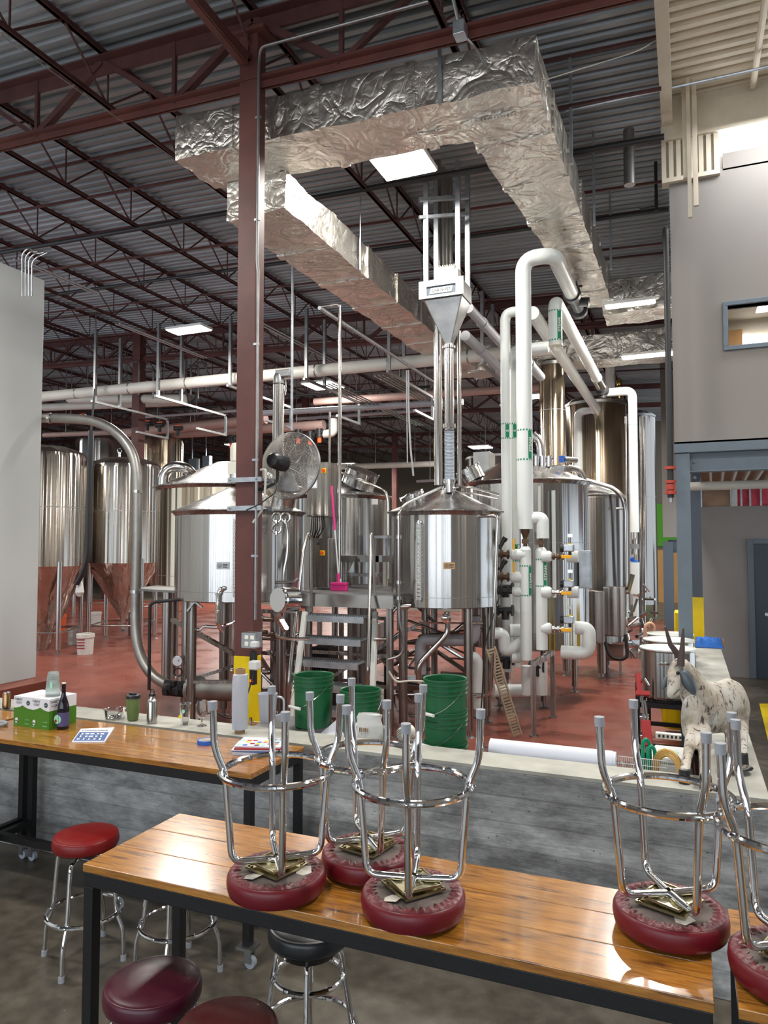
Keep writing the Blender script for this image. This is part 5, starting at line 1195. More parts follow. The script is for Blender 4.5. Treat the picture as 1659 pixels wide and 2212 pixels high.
# black insulated riser between the fermenters
tag(MB().tube([at(197,930,D=15), at(193,1050,D=15), at(190,1200,D=15), at(180,1235,D=15), at(165,1262,D=15)], .055, .2, n=10).build('glycol_line', 'black_plastic'), 'black insulated glycol line running down between the two fermenters', 'pipe')
tag(MB().tube([at(205,840,D=15), at(196,940,D=15), at(198,1010,D=15)], .02, .2, n=8).build('cable_drop', 'cable'), 'thin dark cable dropping to the fermenters from the white pipe', 'cable')
def fbucket(px, py, s, label, m, txt=False):
    q = at(px, py, Z=.002); t = thing('bucket', label, 'bucket', q, None)
    MB().lathe([(0,.002), (.13*s,.002), (.145*s,.3*s), (.155*s,.3*s), (.155*s,.36*s), (.148*s,.365*s), (.14*s,.36*s), (.128*s,.01), (0,.008)], q, n=32).build('body', m, t)
    MB().tube([q+V((-.155*s,0,.3*s)), q+V((0,-.17*s,.15*s)), q+V((.155*s,0,.3*s))], .004, .1, n=5).build('handle', 'chrome', t)
    if txt:
        for k in range(4): MB().box(-.07*s, .07*s, -.002, .002, (.26-.05*k)*s, (.28-.05*k)*s, Matrix.Translation(q+V((.04,-.142*s,0)))@Matrix.Rotation(.35,4,'Z')).build('red_print', 'red_part', t, smooth=0)
fbucket(184, 1413, 1.2, 'white bucket with red printing beside the fermenter leg', 'white_bucket', True)
fbucket(206, 1352, 1.1, 'plain white bucket farther back under the fermenters', 'white_bucket')
fbucket(160, 1392, 1.0, 'white bucket tucked behind the fermenter leg', 'white_bucket')
fbucket(128, 1362, 1.2, 'orange bucket under the fermenters', 'orange_bucket')
tag(MB().lathe([(.0,0), (.05,.02), (.09,.1), (.06,.28), (.03,.36), (0,.36)], at(172,1290,D=15.1), n=14).build('plastic_bag', 'sack'), 'white plastic bag tied to the fermenter leg', 'bag')
# ---- big bent grey pipe
t = thing('transfer_pipe', 'thick grey bent pipe sweeping down in front of the fermenters', 'pipe', at(292,1440,D=9.9))
D_ = 9.9
pts = [at(60,903,D=10.6), at(150,904,D=10.3), at(200,908,D=10.2), at(240,925,D=10.1), at(270,952,D=10), at(289,985,D=9.95), at(296,1030,D=9.9), at(296,1160,D=9.9), at(292,1330,D=9.9), at(293,1380,D=9.8), at(305,1425,D=9.7), at(330,1462,D=9.6), at(365,1482,D=9.5), at(400,1488,D=9.4)]
MB().tube(pts, .068, .4, n=20, k=4).build('pipe', 'brushed_pipe', t)
for px, py, ver in ((107,903,0), (182,906,0), (296,1062,1), (292,1278,1), (292,1330,1)):
    c = at(px, py, D=9.9 if ver else 10.4); d = VU if ver else CR
    MB().cyl(c-d*.02, c+d*.02, .076, n=20).build('pipe_coupling', 'tube_steel', t)
MB().cyl(at(412,1490,D=9.3), at(525,1492,D=9.0), .13, n=24).cyl(at(414,1490,D=9.3), at(421,1490,D=9.28), .18, n=24).cyl(at(426,1490,D=9.26), at(431,1490,D=9.24), .17, n=24).build('floor_header', 'brushed_pipe', t)
mb = MB().cyl(at(355,1485,D=9.3), at(408,1490,D=9.3), .1, n=14)
for k in range(7): mb.box(*[sorted((at(350+k*8,1500-(k%3)*9,D=9.2)[i], (at(350+k*8,1500-(k%3)*9,D=9.2)+V((.07,.06,.06)))[i]))[j] for i in (0,1,2) for j in (0,1)])
mb.build('valve_block', 'black_iron', t)
MB().cyl(at(383,1470,D=9.2), at(383,1445,D=9.2), .014, n=8).lathe([(.06,-.02), (.07,-.015), (.07,.02), (.06,.025)], at(384,1428,D=9.2), ax=-CF, n=28).build('gauge_body', 'grey_steel', t)
MB().lathe([(0,.027), (.058,.026), (.062,.022)], at(384,1428,D=9.2), ax=-CF, n=28).build('gauge_face', 'paper_white', t)
MB().beam(at(384,1428,D=9.17), at(387,1425,D=9.17), .006, .006).build('needle', 'ink', t, smooth=0)
MB().ring(at(385,1452,D=9.2), .05, .01, n=20, k=6, nrm=-CF).build('gauge_loop', 'black_iron', t)
t = thing('steel_shelf', 'thin stainless shelf plate between the grey pipe and left kettle', 'shelf', at(335,1280,D=9.9))
a_, b_, c_, d_ = at(293,1276,D=9.9), at(382,1281,D=9.4), at(382,1272,D=10.2), at(340,1268,D=10.6)
MB().poly([a_, b_, c_, d_], (0,0,.03)).build('plate', 'grey_steel', t, smooth=0)
tag(MB().tube([at(400,1294,D=8.9), at(335,1300,D=8.9), at(324,1306,D=8.9), at(323,1360,D=8.9), at(322,1490,D=8.9)], .02, .06, n=10).build('hose_line', 'black_iron'), 'slim dark pipe bending down left of the left kettle legs', 'pipe')

# ================================================================ PLATFORM AND STAIRS
t = thing('work_platform', 'stainless work platform with steep stairs between the two front kettles', 'platform', at(735,1500,D=9))
L0 = at(632,1290,D=9.25); zp = L0.z+.06; R0 = walk(L0, 'x', px=848); 
yb = L0.y+1.75
# angular left front corner
LL = V((L0.x, L0.y+.25, zp)); 
MB().poly([V((L0.x+.12,L0.y,zp-.02)), V((R0.x,L0.y,zp-.02)), V((R0.x,yb,zp-.02)), V((L0.x-.1,yb,zp-.02)), V((L0.x-.1,L0.y+.35,zp-.02))], (0,0,.02)).build('deck', 'grey_steel', t, smooth=0)
MB().beam((L0.x+.12,L0.y,zp-.09), (R0.x,L0.y,zp-.09), .02, .15).beam((R0.x,L0.y,zp-.09), (R0.x,yb,zp-.09), .02, .15).beam((L0.x-.1,L0.y+.35,zp-.09), (L0.x+.12,L0.y,zp-.09), .02, .15).build('fascia', 'tube_steel', t, smooth=0)
for x_, y_ in ((R0.x-.05, L0.y+.04), (L0.x+.2, L0.y+.06), (R0.x-.05, yb-.05), (L0.x+.1, yb-.05), ((L0.x+R0.x)/2+.1, L0.y+.5), ((L0.x+R0.x)/2-.1, L0.y+.5)):
    MB().box(x_-.035, x_+.035, y_-.035, y_+.035, .003, zp-.03).build('leg', 'steel_dark', t, smooth=0)
MB().beam((L0.x, L0.y+.5, .9), (R0.x, L0.y+.5, .9), .04, .04).beam((L0.x, L0.y+.5, .4), (R0.x, L0.y+1.1, 1.3), .04, .04).beam((L0.x, L0.y+.55, .5), (R0.x, L0.y+.55, .5), .04, .04).build('cross_brace', 'steel_dark', t, smooth=0)
sxl = at(662,1325,D=9.1); sx0 = sxl.x; sx1 = walk(sxl, 'x', px=795).x; ytop = sxl.y
rise = .262; run = .085
zt0 = zpx(1327, 730, 9.1)
for k in range(6):
    z = zt0-k*rise; y = ytop-k*run
    s_ = MB().box(sx0, sx1, y-.13, y+.1, z-.01, z).box(sx0, sx1, y-.135, y-.125, z-.07, z+.002)
    for q in range(28): 
        xx = sx0+.02+q*(sx1-sx0-.04)/27; s_.box(xx-.004, xx+.004, y-.12, y+.1, z, z+.014)
    s_.build('step', 'galv', t, smooth=0)
for x_ in (sx0-.02, sx1+.02):
    lf = x_ < (sx0+sx1)/2
    sa, sb = (at(659,1322,D=9.0), at(627,1575,D=8.4)) if lf else (at(811,1322,D=9.0), at(803,1545,D=8.4))
    MB().beam(sa, sb, .06, .05, up=(0,1,.3)).build('stringer', 'lid_white' , t, smooth=0, bev=.004)
    o_ = -.06 if x_ < (sx0+sx1)/2 else .06
    za = zpx(1152, 730, 9.3); zb_ = zt0-.95
    ha = [at(673,1322,D=9.1), at(671,1160,D=9.1), at(665,1150,D=9.05), at(655,1190,D=8.95), at(627,1440,D=8.4), at(624,1475,D=8.35), at(623,1570,D=8.35)] if lf else [at(810,1322,D=9.1), at(805,1160,D=9.1), at(802,1150,D=9.05), at(801,1190,D=8.95), at(795,1445,D=8.4), at(794,1480,D=8.4)]
    MB().tube(ha, .021, .05, n=12).build('handrail', 'tube_steel', t)
# upper step and second landing on the platform
t = thing('step_unit', 'small raised stainless landing with steps on the platform at right', 'steps', at(790,1270,D=10.3))
a_ = at(712,1200,D=10.6); x1_ = at(845,1200,D=10.6).x; zz = a_.z
MB().box(a_.x, x1_, a_.y, a_.y+.6, zz-.09, zz).build('landing', 'grey_steel', t, smooth=0)
for k, py in enumerate((1238, 1262)): 
    b_ = at(755,py,D=10.4); MB().box(b_.x, x1_, b_.y-.1, b_.y+.1, b_.z-.04, b_.z).build('step', 'grey_steel', t, smooth=0)
MB().beam(at(772,1205,D=10.4), at(757,1240,D=10.3), .03, .1).beam(at(757,1240,D=10.3), at(757,1272,D=10.3), .05, .05).box(a_.x, a_.x+.05, a_.y, a_.y+.05, zp, zz).box(x1_-.1, x1_-.05, a_.y, a_.y+.05, zp, zz).build('frame', 'tube_steel', t, smooth=0)
t = thing('step_stool', 'small metal stool standing on the upper landing', 'stool', at(818,1196,D=10.8))
a_ = at(797,1160,D=10.7); b_ = at(842,1160,D=10.7)
MB().box(a_.x, b_.x, a_.y, a_.y+.2, a_.z-.02, a_.z+.02).build('seat', 'galv', t, smooth=0)
for x_ in (a_.x+.02, b_.x-.04):
    for y_ in (a_.y+.02, a_.y+.18): MB().box(x_-.015, x_+.015, y_-.015, y_+.015, zz, a_.z-.02).build('leg', 'galv', t, smooth=0)
# control cabinets
def cab(label, px0, px1, py0, py1, D, dep, m='steel_dark', name='control_cabinet', cat='cabinet'):
    a_ = at(px0, py0, D=D); b_ = walk(a_, 'x', px=px1); z0 = walk(a_, 'z', py=py1).z
    t = thing(name, label, cat, (a_.x, a_.y, z0)); MB().box(a_.x, b_.x, a_.y, a_.y+dep, z0, a_.z).build('body', m, t, smooth=0, bev=.006)
    MB().box(a_.x+.015, b_.x-.015, a_.y-.008, a_.y, z0+.02, a_.z-.02).build('door', m, t, smooth=0, bev=.003)
    return t, a_.x, b_.x, a_.y, z0, a_.z
def knob(t, x, y, z, s=1.):
    k = MB().box(x-.035*s, x+.035*s, y-.012, y, z-.035*s, z+.035*s).build('switch_plate', 'yellow_plastic', t, smooth=0, bev=.004)
    MB().cyl((x,y-.012,z), (x,y-.03,z), .026*s, n=16).box(x-.007, x+.007, y-.05, y-.03, z-.026*s, z+.026*s).build('red_knob', 'orange_red', k)
t, x0, x1, y0, z0, z1 = cab('upper stainless control cabinet with screen and yellow switch behind the fan', 663, 709, 1000, 1116, 10.1, .3)
knob(t, x1-.06, y0-.008, z1-.12); MB().box(x0+.02, x0+.17, y0-.02, y0-.008, z1-.36, z1-.18).build('bezel', 'box_white', t, smooth=0, bev=.004); MB().box(x0+.035, x0+.155, y0-.023, y0-.019, z1-.345, z1-.195).build('screen', 'screen', t, smooth=0)
mb = MB()
for k in range(7): mb.tube([(x0+.03+k*.03, y0+.1, z0), (x0+.02+k*.035, y0+.1, z0-.14-.03*(k%3)), (x0-.05+k*.02, y0+.2, z0-.3)], .008, .06, n=6)
mb.build('cable_bundle', 'cable', t)
t, x0, x1, y0, z0, z1 = cab('lower stainless cabinet with yellow and red switch standing on the platform', 668, 710, 1163, 1268, 10.0, .3)
knob(t, x1-.09, y0-.008, z1-.2); MB().box(x0+.12, x0+.17, y0-.012, y0-.008, z1-.09, z1-.06).build('name_plate', 'ink', t, smooth=0)
# pink squeegee broom
a_ = at(716,1050,D=9.9); b_ = at(732,1258,D=9.7)
t = thing('push_broom', 'pink handled broom leaning on the platform by the cabinet', 'broom', b_)
m_ = a_.lerp(b_, .46)
MB().cyl(a_, m_, .015, n=12).cyl(b_+(a_-b_)*.09, b_, .02, n=10).build('grip', 'pink', t); MB().cyl(m_, b_, .011, n=10).build('handle', 'white_plain', t)
c_ = at(733,1262,D=9.65); MB().box(c_.x-.115, c_.x+.12, c_.y-.04, c_.y+.04, c_.z-.01, c_.z+.025).box(c_.x-.12, c_.x+.12, c_.y-.03, c_.y+.03, zp, c_.z-.01).build('head', 'pink', t, smooth=0, bev=.008)
# black plastic crate seen behind the steps
t = thing('plastic_crate', 'black slotted plastic crate standing behind the stairs', 'crate', at(690,1455,D=9.9))
a_ = at(672,1398,D=9.9); b_ = walk(a_, 'x', px=709); z0 = .003; mb = MB()
for k in range(9): mb.box(a_.x, b_.x, a_.y, a_.y+.01, z0+k*(a_.z-z0)/8-.012, z0+k*(a_.z-z0)/8+.012)
for k in range(8): mb.box(a_.x+k*(b_.x-a_.x)/7-.008, a_.x+k*(b_.x-a_.x)/7+.008, a_.y, a_.y+.3, z0, a_.z)
mb.build('body', 'black_plastic', t, smooth=0)

# ================================================================ STEAM MANIFOLD
def band(parent, c, r, z, h=.02, n=32):
    mb = MB()
    for i in range(0, n, 2): mb.mat(0).lathe([(r+.0015, z-h/2), (r+.0015, z+h/2)], (c.x, c.y, 0), n=1, a0=2*pi*i/n, a1=2*pi*(i+1)/n)
    mb.build('green_band', 'green_band', parent)
def wtag(t, c, r, pyA, pyB, word='STEAM', face=.0):
    zA = walk(V((c.x,c.y,1)), 'z', py=pyA).z; zB = walk(V((c.x,c.y,1)), 'z', py=pyB).z
    ang = atan2(-c.y, -c.x)+face; aw = .028/r
    band(t, c, r, zA+.01); band(t, c, r, zB-.01)
    MB().lathe([(r+.001, zB), (r+.001, zA)], (c.x,c.y,0), n=8, a0=ang-aw, a1=ang+aw).build('tag_patch', 'green_band', t)
    nn = V((cos(ang), sin(ang), 0)); 
    text('tag_text', word, 'white_plain', .052, frameM(V((c.x,c.y,(zA+zB)/2))+nn*(r+.003), VU, nn.cross(VU)*-1 if False else VU.cross(nn)*-1), t, .0005, min(1.2, (zA-zB)*.8/(.052*len(word)*.72)), bold=.0016)
GS = 'white insulated steam pipes'
def wpipe(label, pts, r, bend=.14, m='white_jacket', name='steam_pipe', caps=True, n=24, group=GS):
    t = thing(name, label, 'pipe', pts[0], group); MB().tube(pts, r, bend, n=n, k=8).build('jacket', m, t); return t
r1 = .1
a_ = at(1135,1143,D=9.2); b_ = walk(a_, 'z', py=560); c_ = walk(b_, 'x', px=1196); d_ = walk(c_, 'y', px=1234)
P1 = wpipe('thickest white steam pipe rising to a hooked bend at the top', [a_, b_, c_, d_], r1, .24)
wtag(P1, a_, r1, 932, 992, 'STEAM', .75)
# black isolation valve at its end
t = thing('steam_valve', 'black flanged valve at the end of the hooked steam pipe under the foil duct', 'valve', d_)
e_ = walk(d_, 'y', px=1252)
MB().cyl(d_, d_.lerp(e_,.12), .13, n=20).cyl(d_.lerp(e_,.2), d_.lerp(e_,.8), .09, n=16).cyl(d_.lerp(e_,.88), e_, .13, n=20).cyl(d_.lerp(e_,.5), d_.lerp(e_,.5)+V((.2,0,-.02)), .07, n=14).build('body', 'black_iron', t)
m2 = d_.lerp(e_,.5); MB().cyl(m2, m2+V((.02,0,.28)), .02, n=8).cyl(m2+V((.02,-.06,.3)), m2+V((.02,.06,.3)), .012, n=6).cyl(m2+V((-.06,0,.24)), m2+V((.1,0,.24)), .02, n=8).build('stem', 'black_iron', t)
a_ = at(1200,743,D=9.6); b_ = walk(a_, 'z', py=650); c_ = walk(b_, 'y', px=1306); d_ = walk(c_, 'x', px=1366); e_ = walk(d_, 'z', py=1150)
P4 = wpipe('white steam pipe that hangs down short, runs back and drops at far right', [a_, b_, c_, d_, e_], .09, .16)
wtag(P4, a_, .09, 675, 735, 'STEAM', .6); band(P4, e_, .09, zpx(955,1366,e_.y/.9), .02)
MB().cyl(a_, a_-V((0,0,.03)), .093, n=20).cyl(a_-V((0,0,.03)), a_-V((0,0,.09)), .02, n=10).build('end_cap', 'off_cream', P4)
m2 = b_.lerp(c_, .8)
MB().cyl(b_.lerp(c_,.76), b_.lerp(c_,.9), .105, n=20).cyl(m2-V((0,0,.1)), m2+V((0,0,.25)), .02, n=8).ring(m2+V((0,0,.32)), .1, .01, n=24, k=6).build('gate_valve', 'tube_steel', P4)
m3 = b_.lerp(c_,.93); MB().cyl(m3-V((0,.1,.02)), m3+V((0,.1,-.02)), .13, n=16).cyl(m3, m3-V((0,0,.2)), .07, n=12).build('strainer', 'black_iron', P4)
e2 = walk(d_, 'z', py=1205); 
MB().cyl(e_, e_-V((0,0,.12)), .03, n=10).cyl(e_-V((0,0,.14)), e_-V((.02,0,.45)), .05, n=12).box(e_.x-.1, e_.x+.08, e_.y-.05, e_.y+.05, e_.z-.34, e_.z-.24).build('trap_valves', 'tube_steel', P4)
a_ = walk(d_, 'z', py=1215); b_ = walk(d_, 'z', py=1283); c_ = walk(d_, 'z', py=1350)
t = wpipe('lower white insulated length under the far right steam drop', [a_, b_], .1, 0); MB().tube([b_, c_], .055, n=16).build('lower_jacket', 'white_jacket', t)
MB().cyl(a_, a_+V((0,0,.05)), .06, n=12).lathe([(0,.012), (.035,.01), (.04,0)], at(1366,1208,D=11.9), ax=-CF, n=16).build('blue_cap', 'blue_part', t)
a_ = at(1150,676,D=9.9); b_ = walk(a_, 'y', px=1290); c_ = walk(b_, 'x', px=1248); d_ = walk(c_, 'z', py=1090)
P5 = wpipe('white pipe slanting back behind the thickest one, then dropping behind the big kettle', [a_, b_, c_, d_], .092, .16); band(P5, d_, .092, zpx(990,1248,14.5))
a_ = at(1097,1430,D=9.9); b_ = walk(a_, 'z', py=676); c_ = walk(b_, 'x', px=1128); 
P2 = wpipe('slim white pipe at the left of the manifold, taller of the two', [a_, b_, c_], .07, .14); wtag(P2, a_, .07, 918, 946, 'S', .3)
a_ = at(1113,1440,D=10.2); b_ = walk(a_, 'z', py=757); c_ = walk(b_, 'x', px=1185)
P3 = wpipe('slim white pipe close behind, with a lower bend to the right', [a_, b_, c_], .078, .14); wtag(P3, a_, .078, 918, 946, 'S', .3)
wtag(P3, a_, .078, 1178, 1210, 'S', .3)
DM = 9.15
def man(px, py0, py1, r, label, D=DM, tagpx=None, face=.4, neck=True):
    a_ = at(px, py1, D=D); b_ = walk(a_, 'z', py=py0); t = wpipe(label, [a_, b_], r, 0)
    MB().lathe([(r,0), (r*.8,.03), (r*.55,.045)], b_, n=24).build('shoulder', 'white_jacket', t)
    if neck: MB().cyl(b_+V((0,0,.04)), b_+V((0,0,.17)), r*.36, n=12).box(b_.x-r*.55, b_.x+r*.55, b_.y-.03, b_.y+.03, b_.z+.08, b_.z+.14).lathe([(r*.3,.14), (r*.75,.22), (r*.78,.3)], b_, n=20).build('ball_valve', 'valve_brown', t)
    if tagpx: wtag(t, a_, r, tagpx[0], tagpx[1], 'STEAM', face)
    return t, a_, b_
V1, v1a, v1b = man(1137, 1188, 1425, .072, 'left vertical leg of the white steam manifold', tagpx=(1224,1284), face=.95)
V2, v2a, v2b = man(1171, 1190, 1403, .072, 'right vertical leg of the manifold with a readable green tag', tagpx=(1210,1264), face=.75)
a_ = at(1150,1119,D=9.2); b_ = walk(a_,'x',px=1172); c_ = walk(b_, 'z', py=1163)
wpipe('short white elbow joining the thickest pipe to the right manifold leg', [a_, b_, c_], .078, .1)
for k, py in enumerate((1202, 1279, 1357)):
    o = at(1171,py,D=DM); rt = walk(o,'x',px=1186)
    MB().tube([o, rt], .072, n=20).lathe([(.072,0), (.055,.03), (.02,.04)], rt, n=20, ax=(1,0,0)).build('branch_stub', 'white_jacket', V2)
    v_ = MB().cyl(rt, walk(o,'x',px=1228), .022, n=12)
    for px in (1196, 1206, 1216): q = walk(o,'x',px=px); v_.cyl(q-V((.012,0,0)), q+V((.012,0,0)), .042, n=12)
    v_.build('branch_valve', 'tube_steel' if k else 'valve_brown', V2)
    q = walk(o,'x',px=1225); MB().box(q.x-.06, q.x+.06, q.y-.08, q.y-.06, q.z-.022, q.z+.018).build('yellow_lever', 'orange_handle', V2, smooth=0, bev=.004)
    e = at(1231, py-18, D=DM); MB().box(e.x-.075, e.x+.05, e.y-.05, e.y+.05, e.z-.045, e.z+.045).build('actuator', 'galv', V2, bev=.012)
    MB().cyl((e.x-.115,e.y,e.z), (e.x-.075,e.y,e.z), .05, n=16).build('actuator_cap', 'black_plastic', V2); MB().cyl((e.x,e.y,e.z-.09), (e.x,e.y,e.z-.045), .02, n=10).build('actuator_stem', 'black_plastic', V2); MB().cyl((e.x,e.y,e.z+.045), (e.x,e.y,e.z+.06), .02, n=12).build('actuator_dial', 'yellow_plastic', V2)
    if k < 2:
        s_ = at(1226,py,D=9.5); MB().tube([s_, walk(s_,'x',px=1250)], .078, n=24).build('capped_end', 'white_jacket', V2)
    tt = at(1232, py-45, D=DM+.1); MB().cyl(tt, tt+V((0,0,-.18)), .012, n=8).box(tt.x-.03, tt.x+.03, tt.y-.015, tt.y+.015, tt.z-.02, tt.z+.02).build('sensor', 'tube_steel', V2)
o = at(1243,1356,D=DM+.1); b_ = walk(o,'x',px=1272); c_ = walk(b_,'z',py=1412); d_ = walk(c_,'x',px=1213)
wpipe('fat white U shaped pipe at the lower right of the manifold', [o, b_, c_, d_], .085, .13)
for k, (py, m_) in enumerate(((1198,'valve_brown'), (1247,'valve_brown'), (1278,'black_iron'))):
    o = at(1137,py,D=DM+.05); l_ = walk(o,'x',px=1108 if k < 2 else 1113)
    MB().tube([o, l_], .07, n=20).lathe([(.07,0), (.055,.03), (.02,.04)], l_, n=20, ax=(-1,0,0)).build('branch_stub', 'white_jacket', V1)
    MB().cyl(l_, walk(l_,'x',px=1082), .035, n=10).cyl(walk(l_,'x',px=1096), walk(l_,'x',px=1099), .06, n=12).cyl(walk(l_,'x',px=1086), walk(l_,'x',px=1083), .06, n=12).build('branch_valve', m_, V1)
    if k < 2: q = walk(l_,'x',px=1113); MB().box(q.x-.012, q.x+.012, q.y-.09, q.y-.07, q.z+.06, q.z+.2).build('yellow_lever', 'orange_handle', V1, smooth=0)
    if k < 2: q = at(1088,py-30,D=DM); MB().cyl(q, q+V((-.06,0,-.1)), .025, n=10).lathe([(0,0),(.035,0),(.035,.05),(0,.05)], q, n=12, ax=(.5,0,.8)).build('black_handle', 'black_plastic', V1)
for px, py in ((1092,1270), (1092,1318), (1094,1424), (1160,1440)):
    q = at(px, py, D=DM+.3); mb = MB().cyl(q-V((.09,0,0)), q+V((.09,0,0)), .045, n=12).cyl(q-V((.1,0,0)), q-V((.08,0,0)), .075, n=14).cyl(q+V((.08,0,0)), q+V((.1,0,0)), .075, n=14).cyl(q, q-V((0,0,.12)), .05, n=12)
    tag(mb.build('steam_trap', 'black_iron'), 'black steam trap %s' % {(1092,1270): 'upper one on the slim white pipe', (1092,1318): 'lower one on the slim white pipe', (1094,1424): 'near the bottom of the slim white pipe', (1160,1440): 'under the right manifold leg'}[(px,py)], 'valve', 'black steam traps')
# lower white runs
def run(label, P, r, D=DM+.15, bend=.1): return wpipe(label, [at(x,y,D=D+dd) for x,y,dd in P], r, bend)
run('white pipe stub going left from the lower manifold leg', [(1100,1362,.1), (1128,1362,.1)], .085)
run('white double elbow pipe between the right kettle leg and manifold', [(1062,1368,0), (1088,1368,0), (1090,1405,0), (1103,1402,0), (1125,1388,0)], .075)
run('low white stub left of the manifold foot', [(1104,1420,0), (1130,1420,0)], .072)
run('lowest white horizontal pipe near the brewery floor', [(1068,1492,.2), (1142,1492,.2)], .085)
run('white vertical pipe under the left manifold leg', [(1137,1438,0), (1137,1500,0)], .062)
run('white vertical pipe under the right manifold leg', [(1171,1425,.15), (1171,1500,.15)], .07)
run('white pipe hanging left of the ladder top', [(1098,1425,.3), (1098,1450,.3)], .06)
# stand
t = thing('pipe_stand', 'stainless two legged stand under the steam manifold', 'stand', at(1153,1592,Z=.003))
a_ = at(1153,1590,Z=.003); b_ = at(1195,1549,Z=.003); za = walk(a_,'z',py=1438).z; zb_ = walk(b_,'z',py=1410).z
for q, zz in ((a_, za), (b_, za)):
    MB().box(q.x-.028, q.x+.028, q.y-.028, q.y+.028, .003, za).box(q.x-.05, q.x+.05, q.y-.05, q.y+.05, .003, .012).build('leg', 'steel_dark', t, smooth=0)
MB().beam((a_.x,a_.y,za+.02), (b_.x,b_.y,za+.02), .06, .06).build('top_rail', 'steel_dark', t, smooth=0)
# leaning lattice
t = thing('lattice_ladder', 'narrow wooden slatted strip leaning in front of the manifold', 'lattice', at(1118,1590,Z=.003))
a_ = at(1060,1400,D=8.6); b_ = at(1118,1592,Z=.003); b_.z = .02; d_ = (b_-a_); s_ = d_.cross(CF).normalized()*.05
MB().beam(a_+s_, b_+s_, .018, .02).beam(a_-s_, b_-s_, .018, .02).build('side_rails', 'lattice_wood', t, smooth=0)
mb = MB()
for k in range(30): q = a_+d_*(k+.5)/30; mb.beam(q+s_, q-s_, .012, .018)
mb.build('slats', 'lattice_wood', t, smooth=0)
# cabinets and machines right of the manifold
cab('flat grey metal enclosure on a stand right of the actuators', 1250, 1276, 1189, 1271, 10.6, .12, 'galv')
cab('narrow stainless electrical cabinet below the grey enclosure', 1264, 1302, 1277, 1388, 11.4, .25)
t, x0, x1, y0, z0, z1 = cab('dark stainless control box beside the narrow kettle', 1302, 1350, 1268, 1374, 12.2, .3)
MB().tube([(x0,y0-.05,z0+.05), (x0+.1,y0-.1,z0-.35), (x0+.4,y0-.1,z0-.35), (x1,y0-.05,z0+.05)], .03, .2, n=8).build('cable_loop', 'cable', t)
t = thing('horizontal_tank', 'small pinkish horizontal tank on legs behind the kettle feet', 'tank', at(1330,1450,Z=.003))
a_ = at(1300,1408,D=13.2); b_ = walk(a_, 'x', px=1348)
MB().lathe([(0,-.02), (.14,0), (.15,.04), (.15,(b_-a_).length-.04), (.14,(b_-a_).length), (0,(b_-a_).length+.02)], a_, n=28, ax=(1,0,0)).build('shell', 'pink_pipe', t)
for x_ in (a_.x+.08, b_.x-.06): MB().box(x_-.02, x_+.02, a_.y-.1, a_.y-.06, .003, a_.z-.1).build('leg', 'steel_dark', t, smooth=0)
def pump(px, py, label, s=1.):
    q = at(px, py, Z=.003); t = thing('pump', label, 'pump', q)
    MB().lathe([(0,0), (.09*s,.01), (.1*s,.04), (.1*s,.24*s), (.07*s,.27*s), (0,.27*s)], q+V((0,0,.26*s)), n=20, ax=(1,.4,0)).build('motor', 'hose_flex', t)
    MB().lathe([(.0,-.1), (.11*s,-.1), (.11*s,-.02), (0,-.02)], q+V((0,0,.26*s)), n=20, ax=(1,.4,0)).tube([q+V((-.05,0,.3)), q+V((-.08,0,.5)), q+V((-.2,.1,.62))], .03, .1, n=10).build('pump_head', 'chrome', t)
    MB().box(q.x-.12*s, q.x+.25*s, q.y-.1, q.y+.16, .003, .14*s).build('base', 'steel_dark', t, smooth=0); return t
pump(1365, 1420, 'small grey pump on the floor behind the three steel pots'); pump(1395, 1400, 'second pump farther down beside the aisle of pots', .9); pump(872, 1500, 'pump beneath the right kettle by its left leg', .8)
tag(MB().tube([at(1393,1385,D=12), at(1394,1352,D=12), at(1404,1345,D=12), at(1413,1352,D=12), at(1412,1378,D=12)], .03, .15, n=12, k=8).build('looped_hose', 'hose_tan'), 'tan rubber hose looped upward behind the steel pots', 'hose')
t = thing('hose_tangle', 'cluster of clamps, valves and small pipes behind the steel pots', 'fittings', at(1390,1420,Z=.003))
mb = MB(); rr = random.Random(2)
for k in range(26):
    q = at(rr.uniform(1355,1410), rr.uniform(1250,1410), D=rr.uniform(12.2,13.4)); d_ = V((rr.uniform(-1,1), rr.uniform(-1,1), rr.uniform(-1,1))).normalized()
    MB().cyl(q, q+d_*rr.uniform(.1,.3), rr.uniform(.015,.04), n=8).build('fitting', 'tube_steel', t)
mb = MB()
for px in (1352, 1384, 1392): mb.tube([at(px,900,D=15), at(px,1400,D=12.8)], .02, n=8)
mb.build('thin_risers', 'tube_steel', t)

# ================================================================ GRAIN CONVEYOR
CDp = 9.25
t = thing('grain_hopper', 'white grain conveyor drive box with a funnel hopper above the right kettle', 'hopper', at(970,740,D=CDp))
a_ = at(906,648,D=CDp); b_ = walk(a_,'x',px=1002); zt_b = walk(a_,'z',py=614).z
wd_ = b_.x-a_.x; zb_ = a_.z; dp = .42
fr = MB().box(a_.x, b_.x, a_.y-.02, a_.y-.006, zb_, zb_+.03).box(a_.x, b_.x, a_.y-.02, a_.y-.006, zt_b-.055, zt_b+.02).box(a_.x, a_.x+.1, a_.y-.02, a_.y-.006, zb_+.03, zt_b-.055).box(b_.x-.1, b_.x, a_.y-.02, a_.y-.006, zb_+.03, zt_b-.055)
fr.build('face_plate', 'white_plain', t, smooth=0)
for x_ in (a_.x+.02, b_.x-.02, (a_.x+b_.x)/2):
    for z_ in (zb_+.02, zt_b): MB().cyl((x_, a_.y-.015, z_), (x_, a_.y-.01, z_), .006, n=8).build('screw', 'ink', t)
MB().box(a_.x+.02, b_.x-.02, a_.y+.0, a_.y+dp, zb_, zt_b).build('housing', 'grey_steel', t, smooth=0)
